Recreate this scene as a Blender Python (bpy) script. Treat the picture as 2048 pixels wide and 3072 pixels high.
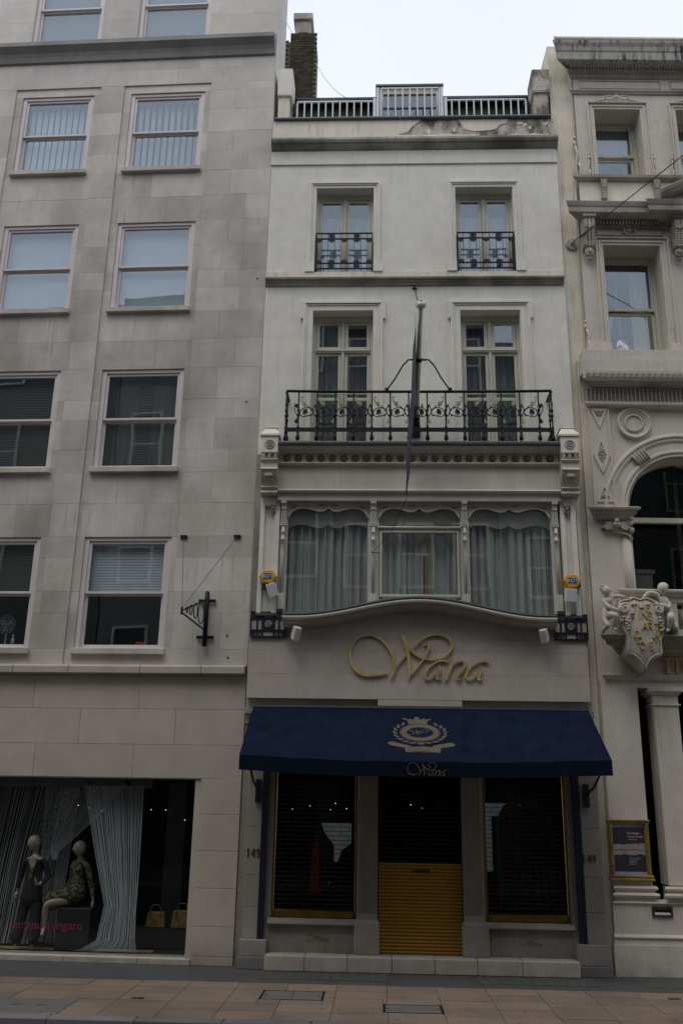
import bpy, bmesh, math, random
from mathutils import Vector, Matrix
random.seed(7)
R = math.radians
scene = bpy.context.scene
COL = scene.collection
for _o in list(bpy.data.objects): bpy.data.objects.remove(_o)

# ------------------------------------------------------------------ camera, sky, sun, exposure
cd = bpy.data.cameras.new('camera'); cam = bpy.data.objects.new('camera', cd); COL.objects.link(cam)
cd.sensor_fit = 'VERTICAL'; cd.sensor_height = 22.2; cd.sensor_width = 14.8
cd.lens = 22.2 * 2798.0 / 3072.0
cd.clip_start = 0.1; cd.clip_end = 900
CAMY, CAMH = -14.158, 2.05
p_, r_, y_ = .31216842, .01746039, .04223966
f0 = Vector((-math.sin(y_)*math.cos(p_), math.cos(y_)*math.cos(p_), math.sin(p_)))
r0 = Vector((math.cos(y_), math.sin(y_), 0)); u0 = r0.cross(f0)
rr = math.cos(r_)*r0 + math.sin(r_)*u0; uu = -math.sin(r_)*r0 + math.cos(r_)*u0
m = Matrix(((rr.x, uu.x, -f0.x, 0), (rr.y, uu.y, -f0.y, CAMY), (rr.z, uu.z, -f0.z, CAMH), (0, 0, 0, 1)))
cam.matrix_world = m
scene.camera = cam
scene.render.resolution_x = 682; scene.render.resolution_y = 1024

SUN_EL, SUN_AZ = R(62), R(205)          # soft high sun behind thin cloud, over the opposite roofs
w = bpy.data.worlds.new("World"); scene.world = w; w.use_nodes = True
nt = w.node_tree; nt.nodes.clear()
sky = nt.nodes.new('ShaderNodeTexSky'); sky.sky_type = 'NISHITA'; sky.sun_disc = False
sky.sun_elevation = SUN_EL; sky.sun_rotation = SUN_AZ
sky.air_density = 1.0; sky.dust_density = 3.0; sky.ozone_density = 1.0
tc = nt.nodes.new('ShaderNodeTexCoord'); ns = nt.nodes.new('ShaderNodeTexNoise')
ns.inputs['Scale'].default_value = 1.6; ns.inputs['Detail'].default_value = 5
ramp = nt.nodes.new('ShaderNodeMapRange'); ramp.inputs[1].default_value = .3; ramp.inputs[2].default_value = .7
ramp.inputs[3].default_value = .8; ramp.inputs[4].default_value = 1.0
cl = nt.nodes.new('ShaderNodeMix'); cl.data_type = 'RGBA'
cl.inputs[7].default_value = (8.3, 8.75, 10.2, 1)
bg = nt.nodes.new('ShaderNodeBackground'); bg.inputs[1].default_value = 0.1
ow = nt.nodes.new('ShaderNodeOutputWorld')
nt.links.new(tc.outputs['Generated'], ns.inputs['Vector']); nt.links.new(ns.outputs['Fac'], ramp.inputs[0])
nt.links.new(ramp.outputs[0], cl.inputs[0]); nt.links.new(sky.outputs[0], cl.inputs[6])
nt.links.new(cl.outputs[2], bg.inputs[0]); nt.links.new(bg.outputs[0], ow.inputs[0])
sl = bpy.data.lights.new('sun', 'SUN'); sl.energy = 0.65; sl.angle = R(24); sl.color = (1, .97, .92)
so = bpy.data.objects.new('sun', sl); COL.objects.link(so)
sd = Vector((math.sin(SUN_AZ)*math.cos(SUN_EL), math.cos(SUN_AZ)*math.cos(SUN_EL), math.sin(SUN_EL)))
so.rotation_euler = sd.to_track_quat('Z', 'Y').to_euler(); so.location = (0, -10, 30)
vs = scene.view_settings; vs.view_transform = 'Standard'; vs.look = 'None'; vs.gamma = 1; vs.exposure = 0.2
vs.use_curve_mapping = False

# ------------------------------------------------------------------ materials
def nodes(name):
    mt = bpy.data.materials.new(name); mt.use_nodes = True
    n = mt.node_tree.nodes; l = mt.node_tree.links
    return mt, n, l, n['Principled BSDF']

def plain(name, c, rough=.5, metal=0, bump=0, bscale=60, var=.12, spec=.5, emit=None):
    mt, n, l, b = nodes(name)
    b.inputs['Roughness'].default_value = rough; b.inputs['Metallic'].default_value = metal
    b.inputs['Specular IOR Level'].default_value = spec
    t = n.new('ShaderNodeTexCoord'); ns = n.new('ShaderNodeTexNoise')
    ns.inputs['Scale'].default_value = 4.5; ns.inputs['Detail'].default_value = 6
    l.new(t.outputs['Object'], ns.inputs['Vector'])
    mr = n.new('ShaderNodeMapRange'); mr.inputs[1].default_value = .3; mr.inputs[2].default_value = .7
    mr.inputs[3].default_value = 1-var; mr.inputs[4].default_value = 1+var
    l.new(ns.outputs['Fac'], mr.inputs[0])
    mx = n.new('ShaderNodeVectorMath'); mx.operation = 'SCALE'; mx.inputs[0].default_value = c[:3]
    l.new(mr.outputs[0], mx.inputs['Scale']); l.new(mx.outputs[0], b.inputs['Base Color'])
    if bump:
        n2 = n.new('ShaderNodeTexNoise'); n2.inputs['Scale'].default_value = bscale; n2.inputs['Detail'].default_value = 4
        l.new(t.outputs['Object'], n2.inputs['Vector'])
        bp = n.new('ShaderNodeBump'); bp.inputs['Strength'].default_value = bump; bp.inputs['Distance'].default_value = .01
        l.new(n2.outputs['Fac'], bp.inputs['Height']); l.new(bp.outputs[0], b.inputs['Normal'])
    if emit:
        b.inputs['Emission Color'].default_value = (*emit[:3], 1); b.inputs['Emission Strength'].default_value = emit[3]
    return mt

def masonry(name, base, dirt, streak=.5, blotch=.5, rand=0.0, bump=.25, bscale=45, rough=.85, thr=(.45, .75), zfade=None, sr=(.5, .78), bs=1.0, grime=0):
    """base colour with large soot blotches, vertical rain streaks and fine grain; rand = tone per block"""
    mt, n, l, b = nodes(name)
    b.inputs['Roughness'].default_value = rough; b.inputs['Specular IOR Level'].default_value = .25
    t = n.new('ShaderNodeTexCoord')
    def noise(scale, detail, vec, rough_=.55):
        q = n.new('ShaderNodeTexNoise'); q.inputs['Scale'].default_value = scale
        q.inputs['Detail'].default_value = detail; q.inputs['Roughness'].default_value = rough_
        l.new(vec, q.inputs['Vector']); return q.outputs['Fac']
    def rng(src, a, c, lo, hi):
        q = n.new('ShaderNodeMapRange'); q.inputs[1].default_value = a; q.inputs[2].default_value = c
        q.inputs[3].default_value = lo; q.inputs[4].default_value = hi; l.new(src, q.inputs[0]); return q.outputs[0]
    def mul(a, c, op='MULTIPLY'):
        q = n.new('ShaderNodeMath'); q.operation = op
        for i, s in enumerate((a, c)):
            if isinstance(s, (int, float)): q.inputs[i].default_value = s
            else: l.new(s, q.inputs[i])
        return q.outputs[0]
    mp = n.new('ShaderNodeMapping'); mp.inputs['Scale'].default_value = (9, 9, .5); l.new(t.outputs['Object'], mp.inputs[0])
    mp2 = n.new('ShaderNodeMapping'); mp2.inputs['Scale'].default_value = (.9*bs, .9*bs, .45*bs); l.new(t.outputs['Object'], mp2.inputs[0])
    fb = rng(noise(1.1, 6, mp2.outputs[0]), thr[0], thr[1], 0, blotch)
    fs = mul(rng(noise(1.6, 5, mp.outputs[0]), sr[0], sr[1], 0, streak), rng(noise(1.3, 3, t.outputs['Object']), .35, .65, .1, 1))
    dirtf = mul(fb, fs, 'MAXIMUM')
    if zfade:
        sx = n.new('ShaderNodeSeparateXYZ'); l.new(t.outputs['Object'], sx.inputs[0])
        dirtf = mul(dirtf, rng(sx.outputs[2], zfade[0], zfade[1], zfade[2], zfade[3]))
    if grime:
        sz_ = n.new('ShaderNodeSeparateXYZ'); l.new(t.outputs['Object'], sz_.inputs[0])
        dirtf = mul(dirtf, mul(mul(rng(sz_.outputs[2], 0, .42, 1, 0), rng(noise(5, 6, t.outputs['Object']), .3, .62, .25, 1)), grime), 'MAXIMUM')
    mx = n.new('ShaderNodeMix'); mx.data_type = 'RGBA'; mx.inputs[6].default_value = (*base, 1); mx.inputs[7].default_value = (*dirt, 1)
    l.new(dirtf, mx.inputs[0])
    g = rng(noise(3.2, 8, t.outputs['Object'], .7), .3, .7, .9, 1.08)
    oi = n.new('ShaderNodeObjectInfo')
    k = mul(g, rng(oi.outputs['Random'], 0, 1, 1-rand, 1+rand*.6))
    sc = n.new('ShaderNodeVectorMath'); sc.operation = 'SCALE'; l.new(mx.outputs[2], sc.inputs[0]); l.new(k, sc.inputs['Scale'])
    l.new(sc.outputs[0], b.inputs['Base Color'])
    bp = n.new('ShaderNodeBump'); bp.inputs['Strength'].default_value = bump; bp.inputs['Distance'].default_value = .012
    h = mul(noise(bscale, 5, t.outputs['Object']), mul(noise(5, 3, t.outputs['Object']), 1.5), 'ADD')
    l.new(h, bp.inputs['Height']); l.new(bp.outputs[0], b.inputs['Normal'])
    return mt

def glass_mat(name, ior=1.95, tint=(.95, .97, .96), rough=.008, wave=.0011):
    mt, n, l, b = nodes(name); n.remove(b)
    out = n['Material Output']
    fr = n.new('ShaderNodeFresnel'); gm = n.new('ShaderNodeNewGeometry'); ir = n.new('ShaderNodeMapRange')
    ir.inputs[3].default_value = ior; ir.inputs[4].default_value = 1/ior; l.new(gm.outputs['Backfacing'], ir.inputs[0]); l.new(ir.outputs[0], fr.inputs[0])
    tr = n.new('ShaderNodeBsdfTransparent'); tr.inputs[0].default_value = (*tint, 1)
    gl = n.new('ShaderNodeBsdfGlossy'); gl.inputs['Roughness'].default_value = rough; gl.inputs['Color'].default_value = (.84, .93, 1, 1)
    t = n.new('ShaderNodeTexCoord'); ns = n.new('ShaderNodeTexNoise'); ns.inputs['Scale'].default_value = 1.3; ns.inputs['Detail'].default_value = 1
    l.new(t.outputs['Object'], ns.inputs['Vector'])
    bp = n.new('ShaderNodeBump'); bp.inputs['Strength'].default_value = 1; bp.inputs['Distance'].default_value = wave
    l.new(ns.outputs['Fac'], bp.inputs['Height']); l.new(bp.outputs[0], gl.inputs['Normal'])
    mx = n.new('ShaderNodeMixShader'); l.new(fr.outputs[0], mx.inputs[0]); l.new(tr.outputs[0], mx.inputs[1]); l.new(gl.outputs[0], mx.inputs[2])
    l.new(mx.outputs[0], out.inputs[0]); return mt

M = {}
M['stone'] = masonry('portland stone', (.655, .61, .535), (.25, .225, .17), streak=.85, blotch=.62, rand=.15, bump=.3, thr=(.38, .68), zfade=(11.5, 15.5, 1, .3))
M['stone_low'] = masonry('cleaned portland stone', (.49, .435, .36), (.3, .265, .215), streak=.3, blotch=.4, grime=.9, rand=.045, bump=.2)
M['stone_shop'] = masonry('shopfront stone', (.31, .285, .24), (.15, .135, .105), streak=.4, blotch=.5, grime=1, rand=.06, bump=.2)
M['stone_dark'] = masonry('sooty cornice stone', (.3, .29, .265), (.13, .13, .11), streak=.8, blotch=.7, bump=.4)
M['mortar'] = plain('mortar', (.42, .39, .345), .95, var=.1)
M['stucco'] = masonry('painted stucco', (.79, .76, .655), (.46, .43, .36), streak=.55, blotch=.3, bump=.22, bscale=14)
M['stucco_cream'] = masonry('cream painted stucco', (.78, .72, .58), (.36, .32, .23), streak=.85, blotch=.35, bump=.22, bscale=16)
M['stucco_dirty'] = masonry('weathered moulding', (.42, .405, .33), (.09, .095, .075), streak=1, blotch=.85, bump=.4, thr=(.4, .62))
M['peel'] = masonry('bare render under peeled paint', (.55, .51, .44), (.16, .135, .1), streak=.4, blotch=1, bump=1, bscale=22, thr=(.42, .58), bs=4)
M['stucco_warm'] = masonry('warm painted stucco', (.64, .59, .495), (.33, .295, .235), streak=.5, blotch=.4, grime=.8, bump=.2, bscale=14)
M['stucco_carved'] = masonry('carved stucco with soot', (.52, .48, .4), (.16, .145, .11), streak=.6, blotch=.8, bump=.35, thr=(.4, .65))
M['stain_top'] = masonry('black streaked cornice', (.42, .4, .35), (.02, .02, .018), streak=1.0, blotch=.3, bump=.4, thr=(.45, .65), sr=(.49, .66))
M['frame_pink'] = plain('pinkish white window paint', (.68, .61, .575), .5, bump=.05, var=.05)
M['frame_white'] = plain('cream window paint', (.55, .53, .44), .45, bump=.05, var=.06)
M['glass'] = glass_mat('window glass')
M['glass_shop'] = glass_mat('shop window glass', ior=1.32, wave=.0008)
M['room'] = plain('room wall', (.16, .15, .13), .9)
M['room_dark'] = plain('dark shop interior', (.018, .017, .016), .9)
M['lead'] = plain('lead sheet', (.085, .092, .098), .5, bump=.3, bscale=9, var=.2)
M['iron'] = plain('black painted iron', (.006, .011, .012), .5, bump=.1, var=.25, spec=.3)
M['gilt'] = plain('dull cream gilding', (.36, .34, .2), .55, bump=.2, var=.2)
M['rosette_dark'] = plain('dark olive gilding', (.13, .12, .06), .6, bump=.2, var=.25)
M['gold'] = plain('gilt brass', (.6, .45, .18), .35, metal=.25, bump=.12, bscale=20, var=.3)
M['goldpaint'] = plain('gold print', (.115, .092, .06), .7, var=.12)
M['goldline'] = plain('dark gold print', (.1, .075, .05), .7, var=.1)
M['brass'] = plain('polished brass', (.26, .17, .045), .28, metal=.8, var=.25)
M['brassdark'] = plain('bronze grille bar', (.075, .065, .045), .45, metal=.7, var=.2)
M['canvas'] = plain('navy awning canvas', (.005, .0105, .028), .85, bump=.25, bscale=240, var=.3, spec=.1)
M['valance'] = plain('navy valance canvas', (.0035, .0072, .018), .85, bump=.25, bscale=240, var=.16, spec=.1)
M['navy'] = plain('navy painted metal', (.006, .0095, .022), .45, var=.2)
M['shutter'] = plain('ochre shutter slat', (.36, .175, .012), .45, var=.08, bump=.04)
M['black'] = plain('black', (.008, .008, .008), .6)
M['curtain'] = plain('grey net curtain', (.52, .505, .47), .9, var=.1)
M['curtain_dark'] = plain('dark grey curtain', (.17, .17, .17), .9, var=.1)
M['curtain_pale'] = plain('pale sheer curtain', (.42, .46, .52), .9, var=.08)
M['curtain_cream'] = plain('cream lining curtain', (.5, .47, .3), .9)
M['curtain_red'] = plain('dark red lining', (.25, .01, .03), .9)
M['pelmet'] = plain('pelmet board', (.4, .38, .32), .8)
M['blind'] = plain('pale window blind', (.4, .45, .5), .7, var=.05)
M['blind_mid'] = plain('grey green slat', (.17, .19, .175), .7, var=.05)
M['blind_white'] = plain('white slat', (.78, .82, .86), .6, var=.05)
M['blind_dim'] = plain('dim grey blind', (.12, .15, .17), .7, var=.05)
M['blind_slat'] = plain('vertical blind slat', (.5, .56, .62), .7, var=.05)
M['yellow'] = plain('yellow alarm casing', (.62, .33, .012), .4, var=.06)
M['blue'] = plain('blue badge', (.02, .03, .16), .4)
M['white'] = plain('white lacquer', (.7, .71, .7), .4, var=.05)
M['lampwhite'] = plain('cream floodlight casing', (.66, .62, .52), .45, var=.12, bump=.05)
M['polewhite'] = plain('white flagpole paint', (.55, .54, .48), .4, var=.15)
M['flag'] = plain('charcoal flag cloth', (.05, .055, .065), .8, var=.3)
M['brick'] = masonry('london stock brick', (.06, .045, .022), (.035, .03, .022), streak=.3, blotch=.9, rand=.55, bump=.5, thr=(.35, .6))
M['brickmortar'] = plain('sooty mortar', (.11, .1, .08), .95)
M['paving'] = masonry('buff paving slab', (.235, .175, .125), (.125, .095, .072), streak=0, blotch=.6, rand=.14, bump=.2, bscale=70)
M['asphalt'] = masonry('footway asphalt', (.085, .082, .077), (.05, .047, .044), streak=0, blotch=.7, bump=.5, bscale=120)
M['road'] = masonry('road asphalt', (.055, .055, .055), (.035, .035, .035), streak=0, blotch=.6, bump=.5, bscale=120)
M['kerb'] = masonry('granite kerb', (.2, .19, .18), (.09, .085, .08), streak=0, blotch=.6, rand=.2, bump=.4, bscale=90)
M['cover'] = plain('grey infill slab', (.135, .13, .115), .7, bump=.3, bscale=70, var=.15)
M['prism'] = plain('pavement light glass', (.085, .105, .085), .35, var=.2)
M['skin'] = plain('mannequin lacquer', (.33, .27, .21), .28, var=.03)
M['suit'] = plain('black suit cloth', (.013, .012, .013), .85)
M['print'] = masonry('speckled dress print', (.13, .12, .06), (.02, .022, .016), streak=0, blotch=1, bump=.05, thr=(.48, .52))
M['strings'] = plain('grey string curtain', (.5, .52, .55), .6, var=.1)
M['pink'] = plain('magenta vinyl lettering', (.24, .006, .08), .6)
M['bag'] = plain('mustard leather', (.26, .17, .045), .5, bump=.2, var=.15)
M['picture_frame'] = plain('carved gilt frame', (.3, .21, .06), .45, metal=.5, bump=.8, bscale=60, var=.35)
M['poster'] = plain('poster charcoal ink', (.03, .026, .034), .6, var=.1)
M['posterband'] = plain('poster lilac margin', (.36, .35, .45), .6, var=.04)
M['posterart'] = masonry('cream impasto print', (.44, .39, .33), (.13, .1, .09), streak=0, blotch=1, bump=1, bscale=30, thr=(.4, .6))
M['reflection_glow'] = plain('pale glowing window reflection', (.4, .44, .45), .6, var=.45, emit=(.8, .92, .95, .03))  # bright reflection in the shop glass put in as a faint glow
M['bulb'] = plain('small lit spot lamp', (1, .7, .4), .5, emit=(1, .72, .42, 1.4))
M['opp_stone'] = plain('opposite facade stone', (.17, .17, .155), .85, var=.12)
M['opp_brick'] = plain('opposite brick', (.11, .1, .085), .85, var=.15)
M['opp_glass'] = plain('opposite window glass', (.05, .055, .06), .1)
M['opp_roof'] = plain('opposite slate roof', (.08, .085, .09), .7)
M['red'] = plain('red plastic box', (.5, .03, .02), .5)
M['wire'] = plain('wire', (.05, .05, .05), .6)
M['wirepale'] = plain('pale wire', (.42, .42, .47), .6)
# speckle for the dress
_n = M['print'].node_tree.nodes
for q in _n:
    if q.type == 'MAPPING': q.inputs['Scale'].default_value = (22, 22, 22)

# ------------------------------------------------------------------ frames of the three buildings
FR = {'W': (0.0, 0.0), 'L': (-1.994, -.03288326), 'R': (3.137, .03230992)}
def wpt(b, p):
    o, a = FR[b]; c, s = math.cos(a), math.sin(a)
    return Vector((o + c*p[0] - s*p[1], s*p[0] + c*p[1], p[2]))
OFF = {}
def tag(o, label=None, cat=None, group=None, kind=None):
    if label: o['label'] = label
    if cat: o['category'] = cat
    if group: o['group'] = group
    if kind: o['kind'] = kind
    return o
def T(name, label, cat, b='W', at=(0, 0, 0), group=None, kind=None):
    o = bpy.data.objects.new(name, None); COL.objects.link(o); o.empty_display_size = .2
    o.location = wpt(b, at); o.rotation_euler = (0, 0, FR[b][1])
    OFF[o.name] = Vector(at)
    return tag(o, label, cat, group, kind)

class MB:
    def __init__(s): s.v = []; s.f = []
    def add(s, vs_, fs_):
        k = len(s.v); s.v += [tuple(q) for q in vs_]; s.f += [tuple(i+k for i in q) for q in fs_]; return s
    def box(s, x0, x1, y0, y1, z0, z1):
        return s.add([(x0,y0,z0),(x1,y0,z0),(x1,y1,z0),(x0,y1,z0),(x0,y0,z1),(x1,y0,z1),(x1,y1,z1),(x0,y1,z1)],
                     [(0,1,5,4),(1,2,6,5),(2,3,7,6),(3,0,4,7),(4,5,6,7),(3,2,1,0)])
    def loft(s, rings, cap=True, closed=True):
        n = len(rings[0]); k = len(s.v); fs = []
        vv = [p for r in rings for p in r]
        for i in range(len(rings)-1):
            for j in range(n if closed else n-1):
                a = i*n+j; b = i*n+(j+1) % n; fs.append((a, b, b+n, a+n))
        if cap: fs.append(tuple(range(n-1, -1, -1))); fs.append(tuple((len(rings)-1)*n+i for i in range(n)))
        return s.add(vv, fs)
    def prism_xz(s, poly, y0, y1): return s.loft([[(x, y0, z) for x, z in poly], [(x, y1, z) for x, z in poly]])
    def prism_yz(s, poly, x0, x1): return s.loft([[(x0, y, z) for y, z in poly], [(x1, y, z) for y, z in poly]])
    def prism_xy(s, poly, z0, z1): return s.loft([[(x, y, z0) for x, y in poly], [(x, y, z1) for x, y in poly]])
    def mould(s, poly, x0, x1, ret0=False, ret1=False):
        """moulding along x; poly = (y,z), y<0 proud; mitred returns where the end is free"""
        return s.loft([[(x0 + (y if ret0 else 0), y, z) for y, z in poly], [(x1 - (y if ret1 else 0), y, z) for y, z in poly]])
    def tube(s, pts, r, n=6, closed=False):
        pts = [Vector(p) for p in pts]; m_ = len(pts)
        rs = r if isinstance(r, (list, tuple)) else [r]*m_
        rings = []; up = Vector((0, 0, 1)); prev = None
        for i in range(m_):
            a = pts[(i-1) % m_ if closed else max(i-1, 0)]; b = pts[(i+1) % m_ if closed else min(i+1, m_-1)]
            d = (b-a); d = d.normalized() if d.length > 1e-9 else Vector((0, 0, 1))
            if prev is None:
                q = d.cross(up)
                if q.length < .1: q = d.cross(Vector((1, 0, 0)))
            else: q = prev - d*prev.dot(d)
            q.normalize(); prev = q; e = d.cross(q)
            rings.append([pts[i] + (q*math.cos(2*math.pi*j/n) + e*math.sin(2*math.pi*j/n))*rs[i] for j in range(n)])
        if closed: rings.append(rings[0])
        return s.loft(rings, cap=not closed)
    def lathe(s, prof, cx, cy, n=10):
        return s.loft([[(cx+r*math.cos(2*math.pi*j/n), cy+r*math.sin(2*math.pi*j/n), z) for j in range(n)] for r, z in prof])
    def cyl_y(s, cx, cz, prof, n=14):
        """lathe about the y axis; prof = (radius, y)"""
        return s.loft([[(cx+r*math.cos(2*math.pi*j/n), y, cz+r*math.sin(2*math.pi*j/n)) for j in range(n)] for r, y in prof])
    def ring_y(s, cx, cz, r0, r1, y0, y1, n=20, a0=0, a1=360):
        full = abs(a1-a0) >= 360; k = n if full else n+1; rs = []
        for j in range(k):
            a = R(a0 + (a1-a0)*j/n); c, q = math.cos(a), math.sin(a)
            rs.append([(cx+r0*c, y0, cz+r0*q), (cx+r1*c, y0, cz+r1*q), (cx+r1*c, y1, cz+r1*q), (cx+r0*c, y1, cz+r0*q)])
        if full: rs.append(rs[0])
        return s.loft(rs, cap=not full)
    def arc_mould(s, cx, cz, prof, n=40, a0=0, a1=180):
        """profile (radius,y) swept round an arch"""
        rs = []
        for j in range(n+1):
            a = R(a0 + (a1-a0)*j/n); rs.append([(cx+r*math.cos(a), y, cz+r*math.sin(a)) for r, y in prof])
        return s.loft(rs)
    def ell(s, c, r, n=10, m_=7):
        rings = []
        for i in range(1, m_):
            t = math.pi*i/m_
            rings.append([(c[0]+r[0]*math.sin(t)*math.cos(2*math.pi*j/n), c[1]+r[1]*math.sin(t)*math.sin(2*math.pi*j/n), c[2]+r[2]*math.cos(t)) for j in range(n)])
        return s.loft(rings)
    def ribbon(s, pts, y0, y1, sub=5):
        """stroke of varying width in the xz plane; pts = (x,z,w)"""
        P = [Vector(p) for p in pts]; Q = []
        for i in range(len(P)-1):
            a = P[max(i-1, 0)]; b = P[i]; c = P[i+1]; d = P[min(i+2, len(P)-1)]
            for k in range(sub):
                t = k/sub
                Q.append(.5*((2*b)+(c-a)*t+(2*a-5*b+4*c-d)*t*t+(3*b-a-3*c+d)*t**3))
        Q.append(P[-1]); rs = []
        for i, q in enumerate(Q):
            d = Q[min(i+1, len(Q)-1)]-Q[max(i-1, 0)]; L = math.hypot(d.x, d.y) or 1
            nx, nz = -d.y/L*q.z/2, d.x/L*q.z/2
            rs.append([(q.x+nx, y0, q.y+nz), (q.x-nx, y0, q.y-nz), (q.x-nx, y1, q.y-nz), (q.x+nx, y1, q.y+nz)])
        return s.loft(rs)
    def mesh(s, name, mat, off=Vector((0, 0, 0)), smooth=False):
        me = bpy.data.meshes.new(name)
        me.from_pydata([(x-off[0], y-off[1], z-off[2]) for x, y, z in s.v], [], s.f)
        bm = bmesh.new(); bm.from_mesh(me); bmesh.ops.recalc_face_normals(bm, faces=bm.faces); bm.to_mesh(me); bm.free()
        if smooth: me.polygons.foreach_set('use_smooth', [True]*len(me.polygons))
        me.materials.append(M[mat] if isinstance(mat, str) else mat)
        return me
    def build(s, name, mat, parent, smooth=False, bev=0, kind=None, label=None):
        off = OFF.get(parent.name, Vector((0, 0, 0))) if parent else Vector((0, 0, 0))
        me = s.mesh(name, mat, off, smooth)
        o = bpy.data.objects.new(name, me); COL.objects.link(o)
        if parent: o.parent = parent
        OFF[o.name] = off
        if bev:
            bm_ = o.modifiers.new('bevel', 'BEVEL'); bm_.width = bev; bm_.segments = 1; bm_.limit_method = 'ANGLE'
        if kind: o['kind'] = kind
        if label: o['label'] = label
        return o
def single(mb, name, mat, label, cat, b, at, smooth=False, group=None, bev=0, kind=None):
    off = Vector(at); me = mb.mesh(name, mat, off, smooth)
    o = bpy.data.objects.new(name, me); COL.objects.link(o)
    o.location = wpt(b, at); o.rotation_euler = (0, 0, FR[b][1]); OFF[o.name] = off
    if bev:
        q = o.modifiers.new('bevel', 'BEVEL'); q.width = bev; q.segments = 1; q.limit_method = 'ANGLE'
    return tag(o, label, cat, group, kind)
def inst(name, me, parent, loc, scale=(1, 1, 1), label=None):
    o = bpy.data.objects.new(name, me); COL.objects.link(o); o.parent = parent
    o.location = Vector(loc) - OFF.get(parent.name, Vector((0, 0, 0))); o.scale = scale; OFF[o.name] = Vector((0, 0, 0))
    return o
def struct(mb, name, mat, kind='structure', smooth=False):
    o = mb.build(name, mat, None, smooth); o['kind'] = kind; return o

def wall_grid(mb, x0, x1, z0, z1, holes, y, depth):
    """wall face with real openings and reveals; holes=(x0,x1,z0,z1)"""
    xs = sorted({x0, x1, *[q for h in holes for q in h[:2]]}); zs = sorted({z0, z1, *[q for h in holes for q in h[2:4]]})
    xs = [q for q in xs if x0 <= q <= x1]; zs = [q for q in zs if z0 <= q <= z1]
    for i in range(len(xs)-1):
        for j in range(len(zs)-1):
            cx, cz = (xs[i]+xs[i+1])/2, (zs[j]+zs[j+1])/2
            if any(h[0] < cx < h[1] and h[2] < cz < h[3] for h in holes): continue
            mb.add([(xs[i], y, zs[j]), (xs[i+1], y, zs[j]), (xs[i+1], y, zs[j+1]), (xs[i], y, zs[j+1])], [(0, 1, 2, 3)])
    for a, b, c, d in [h[:4] for h in holes]:
        e = y+depth
        mb.add([(a,y,c),(b,y,c),(b,y,d),(a,y,d),(a,e,c),(b,e,c),(b,e,d),(a,e,d)], [(0,4,7,3),(1,2,6,5),(3,7,6,2),(0,1,5,4)])
    return mb
def room(parent, x0, x1, z0, z1, y0, y1, mat='room'):
    mb = MB(); a, b, c, d = x0-.12, x1+.12, z0-.1, z1+.1
    mb.add([(a,y0,c),(b,y0,c),(b,y0,d),(a,y0,d),(a,y1,c),(b,y1,c),(b,y1,d),(a,y1,d)],
           [(0,4,7,3),(1,2,6,5),(3,7,6,2),(0,1,5,4),(4,5,6,7)])
    # lip closing the gap between opening and room
    for q in ((a, x0, c, d), (x1, b, c, d), (x0, x1, c, z0), (x0, x1, z1, d)):
        mb.add([(q[0], y0, q[2]), (q[1], y0, q[2]), (q[1], y0, q[3]), (q[0], y0, q[3])], [(0, 1, 2, 3)])
    return mb.build('room_interior', mat, parent)
def frame_mb(x0, x1, z0, z1, w, y0, y1, wb=None, wt=None):
    wb = wb or w; wt = wt or w; mb = MB()
    mb.box(x0, x0+w, y0, y1, z0, z1); mb.box(x1-w, x1, y0, y1, z0, z1)
    mb.box(x0+w, x1-w, y0+.0005, y1, z0, z0+wb); mb.box(x0+w, x1-w, y0+.0005, y1, z1-wt, z1); return mb
def pane(parent, x0, x1, z0, z1, y, mat='glass', name='pane'):
    return MB().box(x0, x1, y, y+.006, z0, z1).build(name, mat, parent)
def drape(x0, x1, z0, z1, y, amp=.035, wl=.11, seed=0, nz=6, lean=0):
    rnd = random.Random(seed); n = max(8, int((x1-x0)/.012)); ph = [rnd.uniform(0, 6.3) for _ in range(5)]; mb = MB(); V = []
    for j in range(nz+1):
        t = j/nz
        for i in range(n+1):
            u = x0+(x1-x0)*i/n
            yy = y + amp*(.75*math.sin(u*6.28/wl+ph[0]+1.3*math.sin(u*7+ph[3])) + .45*math.sin(u*6.28/(wl*.47)+ph[1]+t*.8)+.5*math.sin(u*6.28/(wl*2.7)+ph[2]))*(.75+.25*t)
            V.append((u+lean*t*(u-x0)/(x1-x0), yy, z1+(z0-z1)*t))
    F = [(j*(n+1)+i, j*(n+1)+i+1, (j+1)*(n+1)+i+1, (j+1)*(n+1)+i) for j in range(nz) for i in range(n)]
    return mb.add(V, F)

# ================================================================== THE STONE BUILDING (left)
LB = T('stone_building', 'pale stone office block with six rows of sash windows and a shop at street level', 'building', 'L')
cols = [(-6.97, -5.56), (-4.85, -3.46), (-2.74, -1.32)]
rows = [(4.41, 6.22), (7.40, 9.20), (10.37, 12.13), (13.28, 15.0), (16.27, 18.1)]
LHOLES = [(a, b, c, d) for a, b in cols for c, d in rows]
bays = [(-7.1, -5.43), (-4.99, -3.33), (-2.88, -1.21)]
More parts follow.
